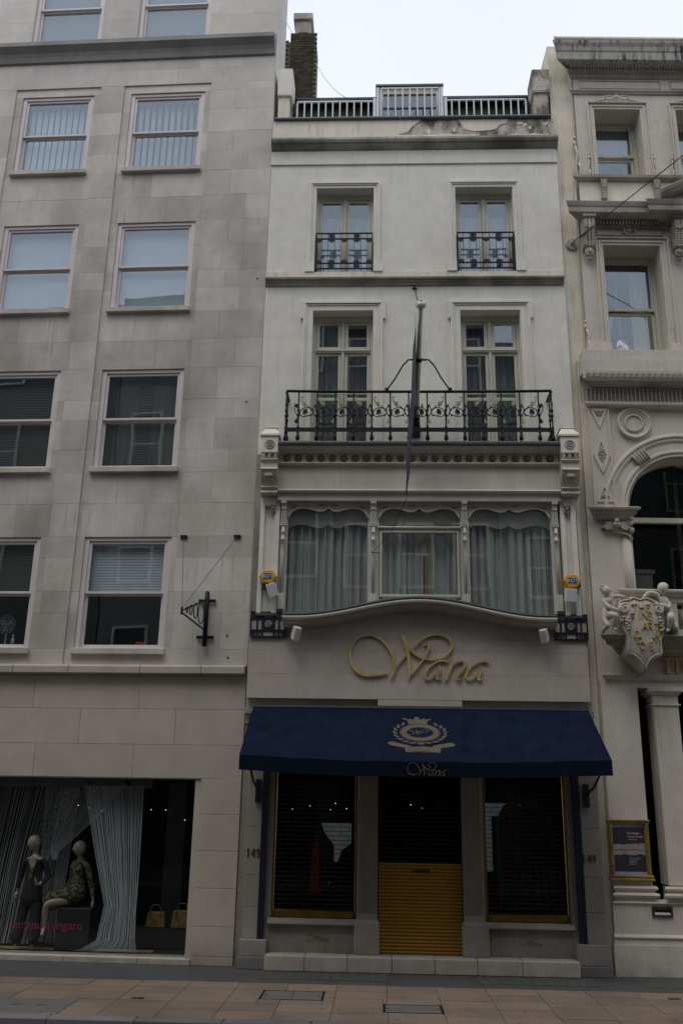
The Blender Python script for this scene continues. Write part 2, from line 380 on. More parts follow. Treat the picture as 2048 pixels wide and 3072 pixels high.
# backing wall with openings
mb = wall_grid(MB(), -12, 0, 2.5, 19.2, LHOLES, .05, .12)
mb.box(-.02, 0, .05, 1.0, 2.5, 19.2); mb.box(-12, 0, 1.0, 1.1, 13, 19.2); mb.box(-12, 0, .05, 1.0, 19.2, 19.3)
mb.build('backing_wall', 'mortar', LB)
MB().box(-12, -5.72, 0.0, .045, 2.55, 15.9).build('plain_wall', 'stone', LB)
MB().box(-.022, .004, .0, 1.0, 4.2, 19.2).build('return_wall', 'stone', LB)
courses = [4.15, 4.41, 4.97, 5.32, 5.87, 6.22, 6.78, 7.31, 7.72, 8.26, 8.62, 9.2, 9.74, 10.28, 10.74, 11.1, 11.62, 12.13, 12.66, 13.19, 13.62, 14.05, 14.55, 15.0, 15.17, 15.52, 15.9]
def blocks(zl, xmin, xmax, holes, mat, name='stone_block', avg=.78, y0=0.0, bay=True, seed=1, thick=.046, gap=.0015):
    rnd = random.Random(seed)
    for r in range(len(zl)-1):
        z0, z1 = zl[r], zl[r+1]; zc = (z0+z1)/2
        cuts = {xmin, xmax}; hs = [h for h in holes if h[2]-.01 < zc < h[3]+.01]
        if bay and zc < 15.17:
            for a, b in bays:
                for q in (a, b):
                    if xmin < q < xmax and not any(h[0] <= q <= h[1] for h in hs): cuts.add(q)
        for h in hs:
            for q in h[:2]:
                if xmin < q < xmax: cuts.add(q)
        cs = sorted(cuts); out = []
        for i in range(len(cs)-1):
            a, b = cs[i], cs[i+1]; c = (a+b)/2
            if any(h[0] < c < h[1] for h in hs): continue
            n = max(1, round((b-a)/avg)); e = [a]
            for k in range(1, n): e.append(a+(b-a)*(k+(.22 if r % 2 else -.22) + rnd.uniform(-.08, .08))/n)
            e.append(b); out += [(e[k], e[k+1]) for k in range(n)]
        for a, b in out:
            c = (a+b)/2; inb = bay and zc < 15.17 and any(q[0] < c < q[1] for q in bays)
            yy = y0 + (.028 if inb else 0) + rnd.uniform(-.0015, .0015)
            MB().box(a+gap, b-gap, yy, y0+thick+.002, z0+gap*.8, z1-gap*.8).build(name, mat, LB)
blocks(courses, -5.7, 0.0, LHOLES, 'stone', seed=3)
blocks([16.27, 16.8, 17.35, 17.8], -5.7, 0.0, LHOLES, 'stone', bay=False, seed=4, avg=.95)
# attic cornice, raised line over the top bays, string ledge
c_ = [(.05, 16.25), (-.2, 16.12), (-.21, 16.02), (-.17, 15.99), (-.1, 15.93), (-.07, 15.86), (-.05, 15.76), (.05, 15.74)]
MB().mould(c_, -12, -.02, ret1=False).build('cornice', 'stone_dark', LB)
for i, x in enumerate([-5.75, -4.85, -3.95, -3.05, -2.15, -1.25, -.35]):
    pass
xs = [-6.6, -5.1, -3.72, -2.86, -1.99, -1.12, -.245, 0.0]
xs = [-7.2, -5.72, -4.62, -3.72, -2.83, -1.93, -1.02, -.3, 0.0][::1]
edges = [-12, -4.6, -3.6, -2.73, -1.62, -.68, -.01]
for a, b in zip(edges[:-1], edges[1:]):
    MB().prism_yz([(.05, 4.15), (-.1, 4.15), (-.13, 4.12), (-.13, 4.02), (.05, 4.0)], a+.004, b-.004).build('ledge_stone', 'stone_low', LB, bev=.005)
def sash_window_L(a, b, c, d, blind, idx):
    # opening a..b x c..d
    y = .075
    f = frame_mb(a, b, c, d, .072, y-.02, y+.09, wb=.03, wt=.062)
    wd = f.build('window', 'frame_pink', LB, bev=.004)
    mid = (c+d)/2-.02
    frame_mb(a+.072, b-.072, mid, d-.062, .045, y+.005, y+.05, wb=.04).build('sash', 'frame_pink', wd, bev=.004)
    frame_mb(a+.072, b-.072, c+.03, mid+.012, .045, y+.05, y+.09, wb=.05, wt=.04).build('sash', 'frame_pink', wd, bev=.004)
    pane(wd, a+.115, b-.115, mid+.04, d-.105, y+.03); pane(wd, a+.115, b-.115, c+.08, mid-.03, y+.072)
    if d < 16: MB().box(a-.03, b+.03, -.055, .1, c-.09, c+.0).build('sill', 'stone', wd, bev=.006)
    room(LB, a, b, c, d, .17, 2.2, 'room')
for ci, (a, b) in enumerate(cols):
    for ri, (c, d) in enumerate(rows):
        if ci == 0 and ri not in (4, 3): 
            pass
        sash_window_L(a, b, c, d, None, 0)
pos = {1: 'left-hand column of windows', 2: 'column of windows beside the white house', 0: 'far-left column of windows'}
flr = ['lowest row', 'second row', 'third row', 'fourth row under the cornice', 'top row above the cornice']
def vertical_blind(a, b, c, d, lab, closed=.5):
    mb = T('vertical_blind', lab, 'blind', 'L', ((a+b)/2, .3, c), group='window blinds of the stone building')
    me = MB().box(-.042, .042, -.003, .003, 0, d-c-.1).mesh('slat', 'blind_slat')
    n = int((b-a-.2)/.112)
    for i in range(n):
        o = inst('slat', me, mb, (a+.16+i*(b-a-.32)/(n-1), .25, c+.04)); o.rotation_euler = (0, 0, closed+random.uniform(-.08, .08))
    MB().box(a+.1, b-.1, .23, .27, d-.07, d-.02).build('head_rail', 'white', mb)
vertical_blind(*cols[1], *rows[3], 'pale vertical blind closed flat in the upper window left of the pair under the cornice', .35)
vertical_blind(*cols[2], *rows[3], 'pale vertical blind with slats turned apart in the upper window nearer the white house', .75)
def roller(a, b, c, d, lab, mat='blind', y=.2):
    t = T('roller_blind', lab, 'blind', 'L', ((a+b)/2, y, c), group='window blinds of the stone building')
    MB().box(a+.06, b-.06, y, y+.006, c, d-.04).build('cloth', mat, t)
    MB().tube([(a+.06, y+.02, d-.04), (b-.06, y+.02, d-.04)], .025, 8).build('roller', 'white', t)
roller(*cols[1], *rows[2], 'plain pale blue blind drawn down in third row window at the left edge')
roller(*cols[2], *rows[2], 'plain pale blue blind drawn down in third row window near the white house')
roller(*cols[1], rows[4][0], 17.9, 'dark blue-grey blind in the left window above the cornice', 'blind_dim')
roller(*cols[2], rows[4][0], 17.9, 'dim grey blind in the right window above the cornice', 'blind_dim')
def venetian(a, b, c, d, lab, mat, pitch=.028, ang=.5):
    t = T('venetian_blind', lab, 'blind', 'L', ((a+b)/2, .2, c), group='slatted blinds of the stone building')
    me = MB().box(a+.1, b-.1, -.0115, .0115, -.0006, .0006); off = ((a+b)/2, 0, 0)
    sm = me.mesh('slat', mat, Vector(off)); n = int((d-c)/pitch)
    for i in range(n):
        o = inst('slat', sm, t, ((a+b)/2, .2, c+i*pitch)); o.rotation_euler = (ang, 0, 0)
    MB().box(a+.1, b-.1, .18, .22, d-.03, d).build('head_rail', mat, t)
venetian(*cols[2], 5.33, 6.15, 'half lowered slatted blind in lowest window beside the sign bracket', 'blind_white', .026, 1.1)
venetian(*cols[1], 5.33, 6.15, 'dim slatted blind in lowest window at the left edge of the photo', 'blind_mid', .028, .8)
venetian(*cols[2], 7.45, 9.15, 'fine slatted blind over curtains in second row window near the white house', 'blind_mid', .03, .85)
venetian(*cols[1], 7.45, 9.15, 'fine slatted blind in second row window at the left edge', 'blind_mid', .03, .85)
for k, (a, b, c, d) in enumerate([(-2.6, -2.2, 7.45, 9.1), (-1.95, -1.45, 7.45, 9.1)]):
    single(drape(a, b, c, d, .5, seed=k+60), 'curtain', 'curtain', ['grey curtain at left side of second row office window behind slats', 'grey curtain at right side of second row office window behind slats'][k], 'curtain', 'L', (a, .5, c), smooth=True)
single(MB().box(-1.83, -1.68, .24, .36, 4.47, 4.56), 'storage_box', 'red', 'small red box on the sill of the lowest window beside the sign bracket', 'box', 'L', (-1.75, .3, 4.47), bev=.006)
bt = T('bottle', 'small pale blue bottle among things on left lowest window sill', 'bottle', 'L', (-3.83, .28, 4.47))
MB().lathe([(.03, 4.47), (.032, 4.55), (.03, 4.6), (.012, 4.62), (.012, 4.65)], -3.83, .28, 8).build('body', 'curtain_pale', bt, smooth=True)
MB().lathe([(.014, 4.65), (.014, 4.67)], -3.83, .28, 8).build('cap', 'white', bt)
fan = T('desk_fan', 'round pale desk fan behind the left lowest window', 'fan', 'L', (-4.05, .5, 4.47))
MB().lathe([(.08, 4.47), (.07, 4.49), (.015, 4.5), (.013, 4.72)], -4.05, .5, 10).build('stand', 'white', fan)
mb = MB()
for rr_ in (.06, .11, .15): mb.ring_y(-4.05, 4.87, rr_-.004, rr_+.004, .44, .46, 20)
for k in range(10): mb.tube([(-4.05, .45, 4.87), (-4.05+.15*math.cos(k*.628), .45, 4.87+.15*math.sin(k*.628))], .003, 4)
mb.build('cage', 'curtain_pale', fan)
mb = MB()
for k in range(3):
    a = k*2.09; mb.prism_xz([(-4.05, 4.87), (-4.05+.12*math.cos(a), 4.87+.12*math.sin(a)), (-4.05+.12*math.cos(a+.9), 4.87+.12*math.sin(a+.9))], .46, .465)
mb.build('blade', 'curtain_pale', fan)
for x, z in [(-.14, 10.9), (-.22, 8.55), (-.33, 4.62), (-.3, 4.28)]: MB().cyl_y(x, z, [(.013, -.012), (.015, -.004), (.015, .0)], 8).build('old_bolt', 'black', LB)
# ---- street level of the stone building
lowh = [(-9.0, -.69, 0.06, 2.5)]
blocks([2.5, 2.98, 3.5, 4.0], -5.7, 0.0, [], 'stone_low', name='stone_panel', avg=1.35, bay=False, seed=11, gap=.0025)
MB().box(-12, -5.72, 0, .045, 0, 4.0).build('plain_wall', 'stone_low', LB)
zl = [0.0, .12, .5, 1.0, 1.5, 2.0, 2.5]
for a, b in zip(zl[:-1], zl[1:]):
    MB().box(-.6+.002, -.002, 0, .5, a+.002, b-.002).build('pier_stone', 'stone_low', LB, bev=.004)
MB().box(-.688, -.602, .03, .5, .06, 2.5).build('window_jamb', 'stone_low', LB, bev=.004)
for a, b in [(-5.7, -4.7), (-4.7, -3.55), (-3.55, -2.4), (-2.4, -1.35), (-1.35, -.602)]:
    MB().box(a+.002, b-.002, -.02, .4, 0, .075).build('plinth_stone', 'stone_low', LB, bev=.005)
pane(LB, -5.7, -.69, .08, 2.49, .06, 'glass_shop', 'shop_window_pane')
MB().box(-5.7, -.69, .05, .1, 2.485, 2.5).box(-5.7, -.69, .05, .09, .075, .085).build('window_bead', 'frame_pink', LB)
mb = MB(); a, b, c, d = -8, -.69, .07, 2.56
mb.add([(a,.3,c),(b,.07,c),(b,.07,d),(a,.07,d),(a,4,c),(b,4,c),(b,4,d),(a,4,d),(a,.07,c)], [(8,4,7,3),(1,2,6,5),(3,7,6,2),(8,1,5,4),(4,5,6,7)])
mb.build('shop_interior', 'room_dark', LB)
MB().box(-1.62, -1.3, 2.2, 2.5, .07, 2.5).build('shop_column', 'room', LB)
MB().box(-5.6, -1.47, .55, .6, 2.36, 2.5).build('curtain_track', 'room', LB)
def strands(name, lab, segs, seed, mat='strings'):
    """segs: list of (xtop0,xtop1,[(z,x0,x1)...],count)"""
    rnd = random.Random(seed); mb = MB()
    for xt0, xt1, path, n, yy in segs:
        for i in range(n):
            t = (i+rnd.uniform(-.3, .3))/n; t = min(1, max(0, t)); j = rnd.uniform(-.02, .02)
            pts = [(xt0+(xt1-xt0)*t, yy+j, 2.38)]
            for z, x0, x1 in path: pts.append((x0+(x1-x0)*t+rnd.uniform(-.006, .006), yy+j+rnd.uniform(-.012, .012), z))
            wd = rnd.uniform(.0018, .0042)
            for p, q in zip(pts[:-1], pts[1:]):
                mb.add([(p[0]-wd, p[1], p[2]), (p[0]+wd, p[1], p[2]), (q[0]+wd, q[1], q[2]), (q[0]-wd, q[1], q[2])], [(0, 1, 2, 3)])
    return single(mb, name, mat, lab, 'string curtain', 'L', (segs[0][0], segs[0][4], .1))
strands('string_curtain', 'straight grey string curtain hanging at the left side of the shop window', [(-4.9, -2.8, [(1.2, -4.88, -3.05), (.45, -4.85, -3.15), (.12, -4.8, -3.2)], 92, .76)], 1)
strands('string_curtain', 'grey string curtain gathered and swept aside above the seated mannequin', [(-2.9, -1.95, [(1.9, -2.98, -2.35), (1.42, -3.02, -2.88), (1.3, -2.98, -2.9)], 46, .74)], 2)
strands('string_curtain', 'grey string curtain spreading on the floor at the right of the mannequins', [(-2.45, -1.52, [(1.3, -2.15, -1.5), (.72, -1.98, -1.5), (.25, -2.05, -1.48), (.13, -2.25, -1.45), (.1, -2.4, -1.4)], 66, .32)], 3)
strands('string_curtain', 'short fall of grey strings behind the standing mannequin', [(-3.25, -2.7, [(1.2, -3.2, -2.78), (.3, -3.18, -2.85), (.12, -3.3, -2.8)], 34, .9)], 4)
MB().box(-5.5, -1.3, .58, .74, .07, .085).build('display_strip', 'gold', LB)
# shop name on the glass, bags, lamps
def font_mesh(text, size, extr=.002, align='LEFT', mat='white'):
    cu = bpy.data.curves.new('txt', 'FONT'); cu.body = text; cu.size = size; cu.extrude = extr; cu.align_x = align; cu.resolution_u = 3
    ob = bpy.data.objects.new('txt', cu); COL.objects.link(ob)
    dg = bpy.context.evaluated_depsgraph_get(); me = bpy.data.meshes.new_from_object(ob.evaluated_get(dg))
    bpy.data.objects.remove(ob); me.transform(Matrix.Rotation(math.pi/2, 4, 'X')); me.materials.clear(); me.materials.append(M[mat]); return me
def text_thing(name, text, size, b, at, mat, lab=None, cat=None, parent=None, extr=.002, align='LEFT', sx=1, rot=0):
    me = font_mesh(text, size, extr, align, mat); me.transform(Matrix.Rotation(rot, 4, 'Y')); me.transform(Matrix.Scale(sx, 4, (1, 0, 0)))
    o = bpy.data.objects.new(name, me); COL.objects.link(o); OFF[o.name] = Vector((0, 0, 0))
    if parent: o.parent = parent; o.location = Vector(at)-OFF[parent.name]
    else: o.location = wpt(b, at); o.rotation_euler = (0, 0, FR[b][1]); tag(o, lab, cat)
    return o
wl = T('window_lettering', 'magenta lettering emanuel ungaro stuck low on the shop window glass', 'lettering', 'L', (-3.2, .052, .41))
def adv(tx):
    me = font_mesh(tx+'.', .165, 0); w_ = max(v.co.x for v in me.vertices); bpy.data.meshes.remove(me); return w_
_b = adv('')
for i, ch_ in enumerate('emanuel ungaro'):
    if ch_ != ' ': text_thing('letter', ch_, .165, 'L', (-3.2+(adv('emanuel ungaro'[:i])-_b)*.95, .052, .41), 'pink', parent=wl, sx=.95)
for k, (x0, x1, lab) in enumerate([(-1.53, -1.22, 'smaller mustard handbag on the shop floor, left of the pair'), (-1.14, -.8, 'larger mustard handbag at the right edge of the shop window')]):
    t = T('handbag', lab, 'bag', 'L', ((x0+x1)/2, 1.0, .36), group='mustard handbags in the shop window')
    MB().prism_xz([(x0, .36), (x1, .36), (x1-.03, .58+.03*k), (x0+.03, .58+.03*k)], .95, 1.08).build('body', 'bag', t, bev=.015)
    mb = MB(); cx = (x0+x1)/2; w2 = (x1-x0)*.26
    mb.tube([(cx-w2, .94, .5), (cx-w2, .94, .62), (cx-w2*.6, .94, .68+.03*k), (cx+w2*.6, .94, .68+.03*k), (cx+w2, .94, .62), (cx+w2, .94, .5)], .008, 6).build('handle', 'bag', t, smooth=True)
    mb = MB(); mb.tube([(cx-.04, .935, .5), (cx-.05, .935, .44), (cx-.01, .935, .41), (cx+.03, .935, .46)], .006, 6).build('strap', 'bag', t)
single(MB().box(-1.75, -.75, .9, 1.15, .09, .36), 'display_plinth', 'room_dark', 'low dark plinth under the two mustard handbags', 'plinth', 'L', (-1.3, 1, .09))
for k, (x, y, z) in enumerate([(-2.55, 1.6, 2.02), (-1.05, 1.9, 1.95), (-1.15, 1.5, 1.9), (-3.3, 2.6, 2.1), (-3.0, 2.3, 2.06), (-1.9, 2.2, 2.05), (-1.7, 2.4, 2.05)]):
    t = T('spot_lamp', f'tiny lit spot lamp inside the fashion shop, {["above the space between the two mannequins","nearest the right edge of the window","second from the right edge of the window","farthest left and deepest in the shop","just left of the seated mannequin head","beside the right end of the string curtains","behind the right end of the string curtains"][k]}', 'lamp', 'L', (x, y, z), group='tiny spot lamps inside the fashion shop')
    MB().ell((x, y, z), (.008, .008, .008), 8, 6).build('bulb', 'bulb', t)
    MB().tube([(x, y, z+.012), (x, y, 2.55)], .008, 6).build('stem', 'black', t)
for k, x in enumerate((-2.42, -1.82, -1.24)):
    t = T('window_spotlight', f'small black spotlight on the shop window ceiling, {["leftmost","middle","rightmost"][k]} of three', 'spotlight', 'L', (x, .4, 2.5), group='black spotlights at the top of the shop window')
    MB().tube([(x, .4, 2.5), (x, .4, 2.45)], .012, 6).build('bracket', 'black', t)
    MB().tube([(x-.03, .4, 2.46), (x+.05, .38, 2.41)], [.02, .035], 8).build('can', 'black', t)

# ------------------------------------------------------------------ figures
def skin(name, J, E, mat, parent, sub=2, label=None):
    names = list(J); me = bpy.data.meshes.new(name); off = OFF.get(parent.name, Vector((0, 0, 0)))
    me.from_pydata([Vector(J[k][:3])-off for k in names], [(names.index(a), names.index(b)) for a, b in E], [])
    me.materials.append(M[mat]); o = bpy.data.objects.new(name, me); COL.objects.link(o); o.parent = parent; OFF[o.name] = off
    md = o.modifiers.new('skin', 'SKIN'); md.use_smooth_shade = True
    for i, k in enumerate(names):
        sv = me.skin_vertices[0].data[i]; r = J[k][3]; sv.radius = r if isinstance(r, tuple) else (r, r); sv.use_root = (i == 0)
    s2 = o.modifiers.new('sub', 'SUBSURF'); s2.levels = sub; s2.render_levels = sub
    if label: o['label'] = label
    return o
def head_mb(c, r, yaw=0, ears=True):
    """egg head with brow, nose, mouth and chin; looks towards -y turned by yaw; r = half height"""
    mb = MB(); n, m_ = 20, 16; rings = []
    for i in range(1, m_):
        t = math.pi*i/m_; z = math.cos(t); ring = []
        for j in range(n):
            a = 2*math.pi*j/n; x = math.sin(t)*math.cos(a); y = math.sin(t)*math.sin(a)
            wx = .74*(1-.18*max(0, -z)); wy = .88*(1-.1*max(0, -z)); fr_ = max(0, -y)
            yy = y*wy
            if fr_ > .55 and abs(x) < .42:
                yy -= .26*math.exp(-(x/.13)**2)*math.exp(-((z+.12)/.17)**2)        # nose
                yy += .15*(math.exp(-((x-.27)/.13)**2)+math.exp(-((x+.27)/.13)**2))*math.exp(-((z-.02)/.1)**2)   # eye sockets
                yy -= .1*math.exp(-(x/.22)**2)*math.exp(-((z+.5)/.07)**2)         # lips
                yy -= .05*math.exp(-(x/.2)**2)*math.exp(-((z+.8)/.1)**2)
            ring.append((x*wx, yy, z))
        rings.append(ring)
    mb.loft(rings)
    if ears:
        for s in (-1, 1): mb.ell((s*.74, .05, -.1), (.07, .14, .2), 8, 6)
    ca, sa = math.cos(yaw), math.sin(yaw)
    mb.v = [(c[0]+r*(x*ca-y*sa), c[1]+r*(x*sa+y*ca), c[2]+r*z) for x, y, z in mb.v]
    return mb
def hand(parent, wrist, d, side, mat, s=1.0, curl=.35, name='hand'):
    """palm + five unequal fingers; d = pointing direction, side = across the palm"""
    d = Vector(d).normalized(); side = (Vector(side)-d*Vector(side).dot(d)).normalized(); nrm = d.cross(side); w_ = Vector(wrist)
    J = {'w': (*w_, .022*s), 'p': (*(w_+d*.05*s), (.036*s, .015*s)), 'k': (*(w_+d*.085*s), (.04*s, .013*s))}; E = [('w', 'p'), ('p', 'k')]
    for i, L in enumerate((.062, .075, .07, .055)):
        b = w_+d*.09*s+side*(.03-.02*i)*s; q = b+(d*math.cos(curl)+nrm*math.sin(curl))*L*.5*s; e = q+(d*math.cos(curl*2.2)+nrm*math.sin(curl*2.2))*L*.5*s
        J[f'a{i}'] = (*b, .0095*s); J[f'b{i}'] = (*q, .0085*s); J[f'c{i}'] = (*e, .007*s); E += [('k', f'a{i}'), (f'a{i}', f'b{i}'), (f'b{i}', f'c{i}')]
    b = w_+d*.035*s+side*.035*s; q = b+(d+side*.8).normalized()*.035*s; e = q+(d*.9+side*.2+nrm*.3).normalized()*.03*s
    J['t0'] = (*b, .012*s); J['t1'] = (*q, .01*s); J['t2'] = (*e, .008*s); E += [('p', 't0'), ('t0', 't1'), ('t1', 't2')]
    return skin(name, J, E, mat, parent, 1)
# standing mannequin in a dark suit
mx, my = -3.12, .42
t = T('mannequin', 'bald standing mannequin in a dark trouser suit with open neck', 'mannequin', 'L', (mx, my, .09))
skin('body', {'pel': (mx, my, .86, (.1, .07)), 'wa': (mx+.0, my, 1.02, (.08, .06)), 'ch': (mx, my+.0, 1.2, (.11, .07)), 'sh': (mx, my, 1.31, (.1, .06)), 'nk': (mx-.01, my, 1.385, .037), 'nk2': (mx-.02, my-.015, 1.47, .035),
     'ls': (mx-.14, my, 1.3, .04), 'le': (mx-.2, my+.02, 1.08, .032), 'lw': (mx-.22, my-.02, .87, .022), 'rs': (mx+.14, my, 1.3, .04), 're': (mx+.21, my+.03, 1.08, .032), 'rw': (mx+.13, my-.1, .97, .022),
     'lh': (mx-.08, my, .78, .06), 'lk': (mx-.11, my, .47, .045), 'la': (mx-.15, my+.01, .17, .03), 'lt': (mx-.16, my-.05, .14, .02), 'rh': (mx+.08, my, .78, .06), 'rk': (mx+.09, my-.0, .47, .045), 'ra': (mx+.1, my+.01, .17, .03), 'rt': (mx+.11, my-.05, .14, .02)},
     [('pel','wa'),('wa','ch'),('ch','sh'),('sh','nk'),('nk','nk2'),('sh','ls'),('ls','le'),('le','lw'),('sh','rs'),('rs','re'),('re','rw'),('pel','lh'),('lh','lk'),('lk','la'),('la','lt'),('pel','rh'),('rh','rk'),('rk','ra'),('ra','rt')], 'skin', t)
head_mb((mx-.04, my-.03, 1.55), .112, yaw=-.55).build('head', 'skin', t, smooth=True)
skin('jacket', {'hem': (mx, my, .68, (.2, .15)), 'pel': (mx, my, .82, (.18, .13)), 'wa': (mx, my, 1.02, (.125, .1)), 'ch': (mx, my+.005, 1.2, (.15, .095)), 'sh': (mx, my+.02, 1.3, (.12, .055)),
     'ls': (mx-.15, my, 1.29, .052), 'le': (mx-.21, my+.02, 1.07, .048), 'lw': (mx-.225, my-.02, .9, .036), 'rs': (mx+.15, my, 1.29, .052), 're': (mx+.22, my+.03, 1.07, .048), 'rw': (mx+.155, my-.08, .985, .036)},
     [('hem','pel'),('pel','wa'),('wa','ch'),('ch','sh'),('sh','ls'),('ls','le'),('le','lw'),('sh','rs'),('rs','re'),('re','rw')], 'suit', t)
skin('trousers', {'top': (mx, my, 1.0, (.12, .09)), 'pel': (mx, my, .84, (.15, .11)), 'lh': (mx-.085, my, .74, .095), 'lk': (mx-.12, my, .47, .08), 'la': (mx-.17, my, .13, .1), 'rh': (mx+.085, my, .74, .095), 'rk': (mx+.1, my-.01, .47, .08), 'ra': (mx+.11, my, .13, .1)},
     [('top','pel'),('pel','lh'),('lh','lk'),('lk','la'),('pel','rh'),('rh','rk'),('rk','ra')], 'suit', t)
mb = MB(); mb.prism_xz([(mx-.065, 1.335), (mx+.06, 1.335), (mx+.045, 1.25), (mx+.005, 1.17), (mx-.035, 1.25)], my-.118, my-.06).build('neckline', 'skin', t, smooth=False)
MB().prism_xz([(mx-.035, 1.2), (mx+.04, 1.2), (mx+.02, 1.06), (mx, 1.03), (mx-.03, 1.06)], my-.122, my-.06).build('blouse', 'print', t)
hand(t, (mx+.13, my-.1, .97), (-.2, -.3, .3), (0, -1, -.3), 'skin', 1.0); hand(t, (mx-.222, my-.02, .87), (0, 0, -1), (0, -1, 0), 'skin', 1.0)
# seated mannequin in a speckled dress
sx_, sy_ = -2.5, .6
t = T('mannequin', 'seated mannequin in a speckled green dress with legs extended left', 'mannequin', 'L', (sx_, sy_, .09))
skin('body', {'pel': (sx_+.02, sy_, .82, (.11, .1)), 'wa': (sx_, sy_, .98, (.08, .075)), 'ch': (sx_-.02, sy_, 1.15, (.1, .08)), 'sh': (sx_, sy_, 1.27, (.085, .055)), 'nk': (sx_, sy_, 1.33, .034), 'nk2': (sx_-.01, sy_-.01, 1.4, .032),
     'rs': (sx_+.12, sy_-.03, 1.24, .04), 're': (sx_+.2, sy_-.03, 1.0, .03), 'rw': (sx_+.27, sy_-.05, .76, .02), 'ls': (sx_-.11, sy_+.05, 1.24, .04), 'le': (sx_-.12, sy_+.1, 1.02, .03), 'lw': (sx_-.2, sy_+.05, .88, .02),
     'lh': (sx_-.08, sy_+.05, .78, .085), 'lk': (sx_-.42, sy_-.12, .76, .055), 'la': (sx_-.47, sy_-.14, .42, .03), 'lt': (sx_-.52, sy_-.25, .3, .025), 'rh': (sx_-.05, sy_-.07, .77, .085), 'rk': (sx_-.36, sy_-.26, .72, .055), 'ra': (sx_-.37, sy_-.2, .4, .03), 'rt': (sx_-.36, sy_-.3, .28, .025)},
     [('pel','wa'),('wa','ch'),('ch','sh'),('sh','nk'),('nk','nk2'),('sh','rs'),('rs','re'),('re','rw'),('sh','ls'),('ls','le'),('le','lw'),('pel','lh'),('lh','lk'),('lk','la'),('la','lt'),('pel','rh'),('rh','rk'),('rk','ra'),('ra','rt')], 'skin', t)
head_mb((sx_-.02, sy_-.02, 1.48), .11, yaw=-.75).build('head', 'skin', t, smooth=True)
skin('dress', {'but': (sx_+.04, sy_, .72, (.17, .15)), 'pel': (sx_+.02, sy_, .84, (.16, .14)), 'wa': (sx_, sy_, .98, (.1, .09)), 'ch': (sx_-.02, sy_, 1.15, (.125, .1)), 'sh': (sx_, sy_, 1.27, (.1, .06)), 'nk': (sx_, sy_, 1.345, .048),
     'rs': (sx_+.13, sy_-.03, 1.24, .052), 're': (sx_+.21, sy_-.03, 1.0, .043), 'rw': (sx_+.265, sy_-.05, .8, .034), 'ls': (sx_-.12, sy_+.05, 1.24, .052), 'le': (sx_-.13, sy_+.1, 1.02, .043), 'lw': (sx_-.2, sy_+.05, .9, .032),
     'hp': (sx_-.15, sy_-.05, .78, (.15, .16)), 'kn': (sx_-.46, sy_-.2, .72, (.13, .15))},
     [('but','pel'),('pel','wa'),('wa','ch'),('ch','sh'),('sh','nk'),('sh','rs'),('rs','re'),('re','rw'),('sh','ls'),('ls','le'),('le','lw'),('pel','hp'),('hp','kn')], 'print', t)
for dx, dy in ((-.52, -.25), (-.36, -.3)):
    MB().prism_yz([(sy_+dy-.07, .22), (sy_+dy+.03, .3), (sy_+dy+.12, .36), (sy_+dy+.1, .24), (sy_+dy+.085, .24), (sy_+dy+.07, .32)], sx_+dx-.03, sx_+dx+.03).build('shoe', 'suit', t)
hand(t, (sx_+.27, sy_-.05, .76), (.1, 0, -1), (0, -1, 0), 'skin', 1.0); hand(t, (sx_-.2, sy_+.05, .88), (-1, -.2, -.2), (0, -1, 0), 'skin', 1.0)
single(MB().box(sx_-.2, sx_+.3, sy_-.2, sy_+.25, .09, .66), 'seat_block', 'black', 'black block on which the mannequin in the dress sits', 'block', 'L', (sx_, sy_, .09), bev=.01)

# ---- sign bracket on the stone pier
sb = T('sign_bracket', 'black iron hanging-sign bracket bolted to the stone pier', 'bracket', 'L', (-.665, 0, 4.47))
MB().tube([(-.66, -.07, 4.44), (-.66, -.07, 5.27), (-.66, -.06, 5.3)], [.037, .037, .02], 10).build('post', 'iron', sb, smooth=True)
for z in (4.56, 5.13): MB().box(-.8, -.53, -.045, -.028, z, z+.05).box(-.79, -.76, -.028, 0, z+.01, z+.04).box(-.57, -.54, -.028, 0, z+.01, z+.04).build('fixing_plate', 'iron', sb, bev=.004)
tipx, tipy, tipz = -.885, -.72, 4.83
mb = MB(); mb.tube([(-.66, -.07, 5.17), (tipx, tipy, tipz+.03)], .013, 6); mb.tube([(-.66, -.07, 4.68), (tipx, tipy, tipz)], .013, 6); mb.tube([(tipx, tipy, tipz-.03), (tipx, tipy, tipz+.08)], .018, 6); mb.build('arm', 'iron', sb)
def between(t_): return Vector((-.66, -.07, 0)).lerp(Vector((tipx, tipy, 0)), t_)
for k, (t_, zc, rz_) in enumerate([(.22, 4.93, .17), (.45, 4.93, .115), (.64, 4.92, .075), (.8, 4.9, .045)]):
    pts = []
    for q in range(15):
        a = 2*math.pi*q/14; pc = between(t_+.12*math.cos(a)*(rz_/.17)); pts.append((pc.x, pc.y, zc+rz_*math.sin(a)))
    MB().tube(pts, .009, 5).build('scroll', 'iron', sb)
for k, x in enumerate((-1.11, -.25)):
    lab = ['small black wall plate left of the sign bracket, holding its upright wire', 'small black wall plate right of the sign bracket, holding its slanting wire'][k]
    single(MB().box(x-.055, x+.055, -.03, 0, 6.175, 6.23).cyl_y(x, 6.2, [(.012, -.045), (.012, -.03)], 8), 'wall_plate', 'iron', lab, 'wall plate', 'L', (x, 0, 6.2), bev=.004)
    single(MB().tube([(x, -.035, 6.19), (tipx+.01*k, tipy, tipz+.07)], .0045, 5), 'stay_wire', 'wire', ['thin upright stay wire down to the sign bracket tip', 'thin slanting stay wire down to the sign bracket tip'][k], 'wire', 'L', (x, -.03, 6.19))

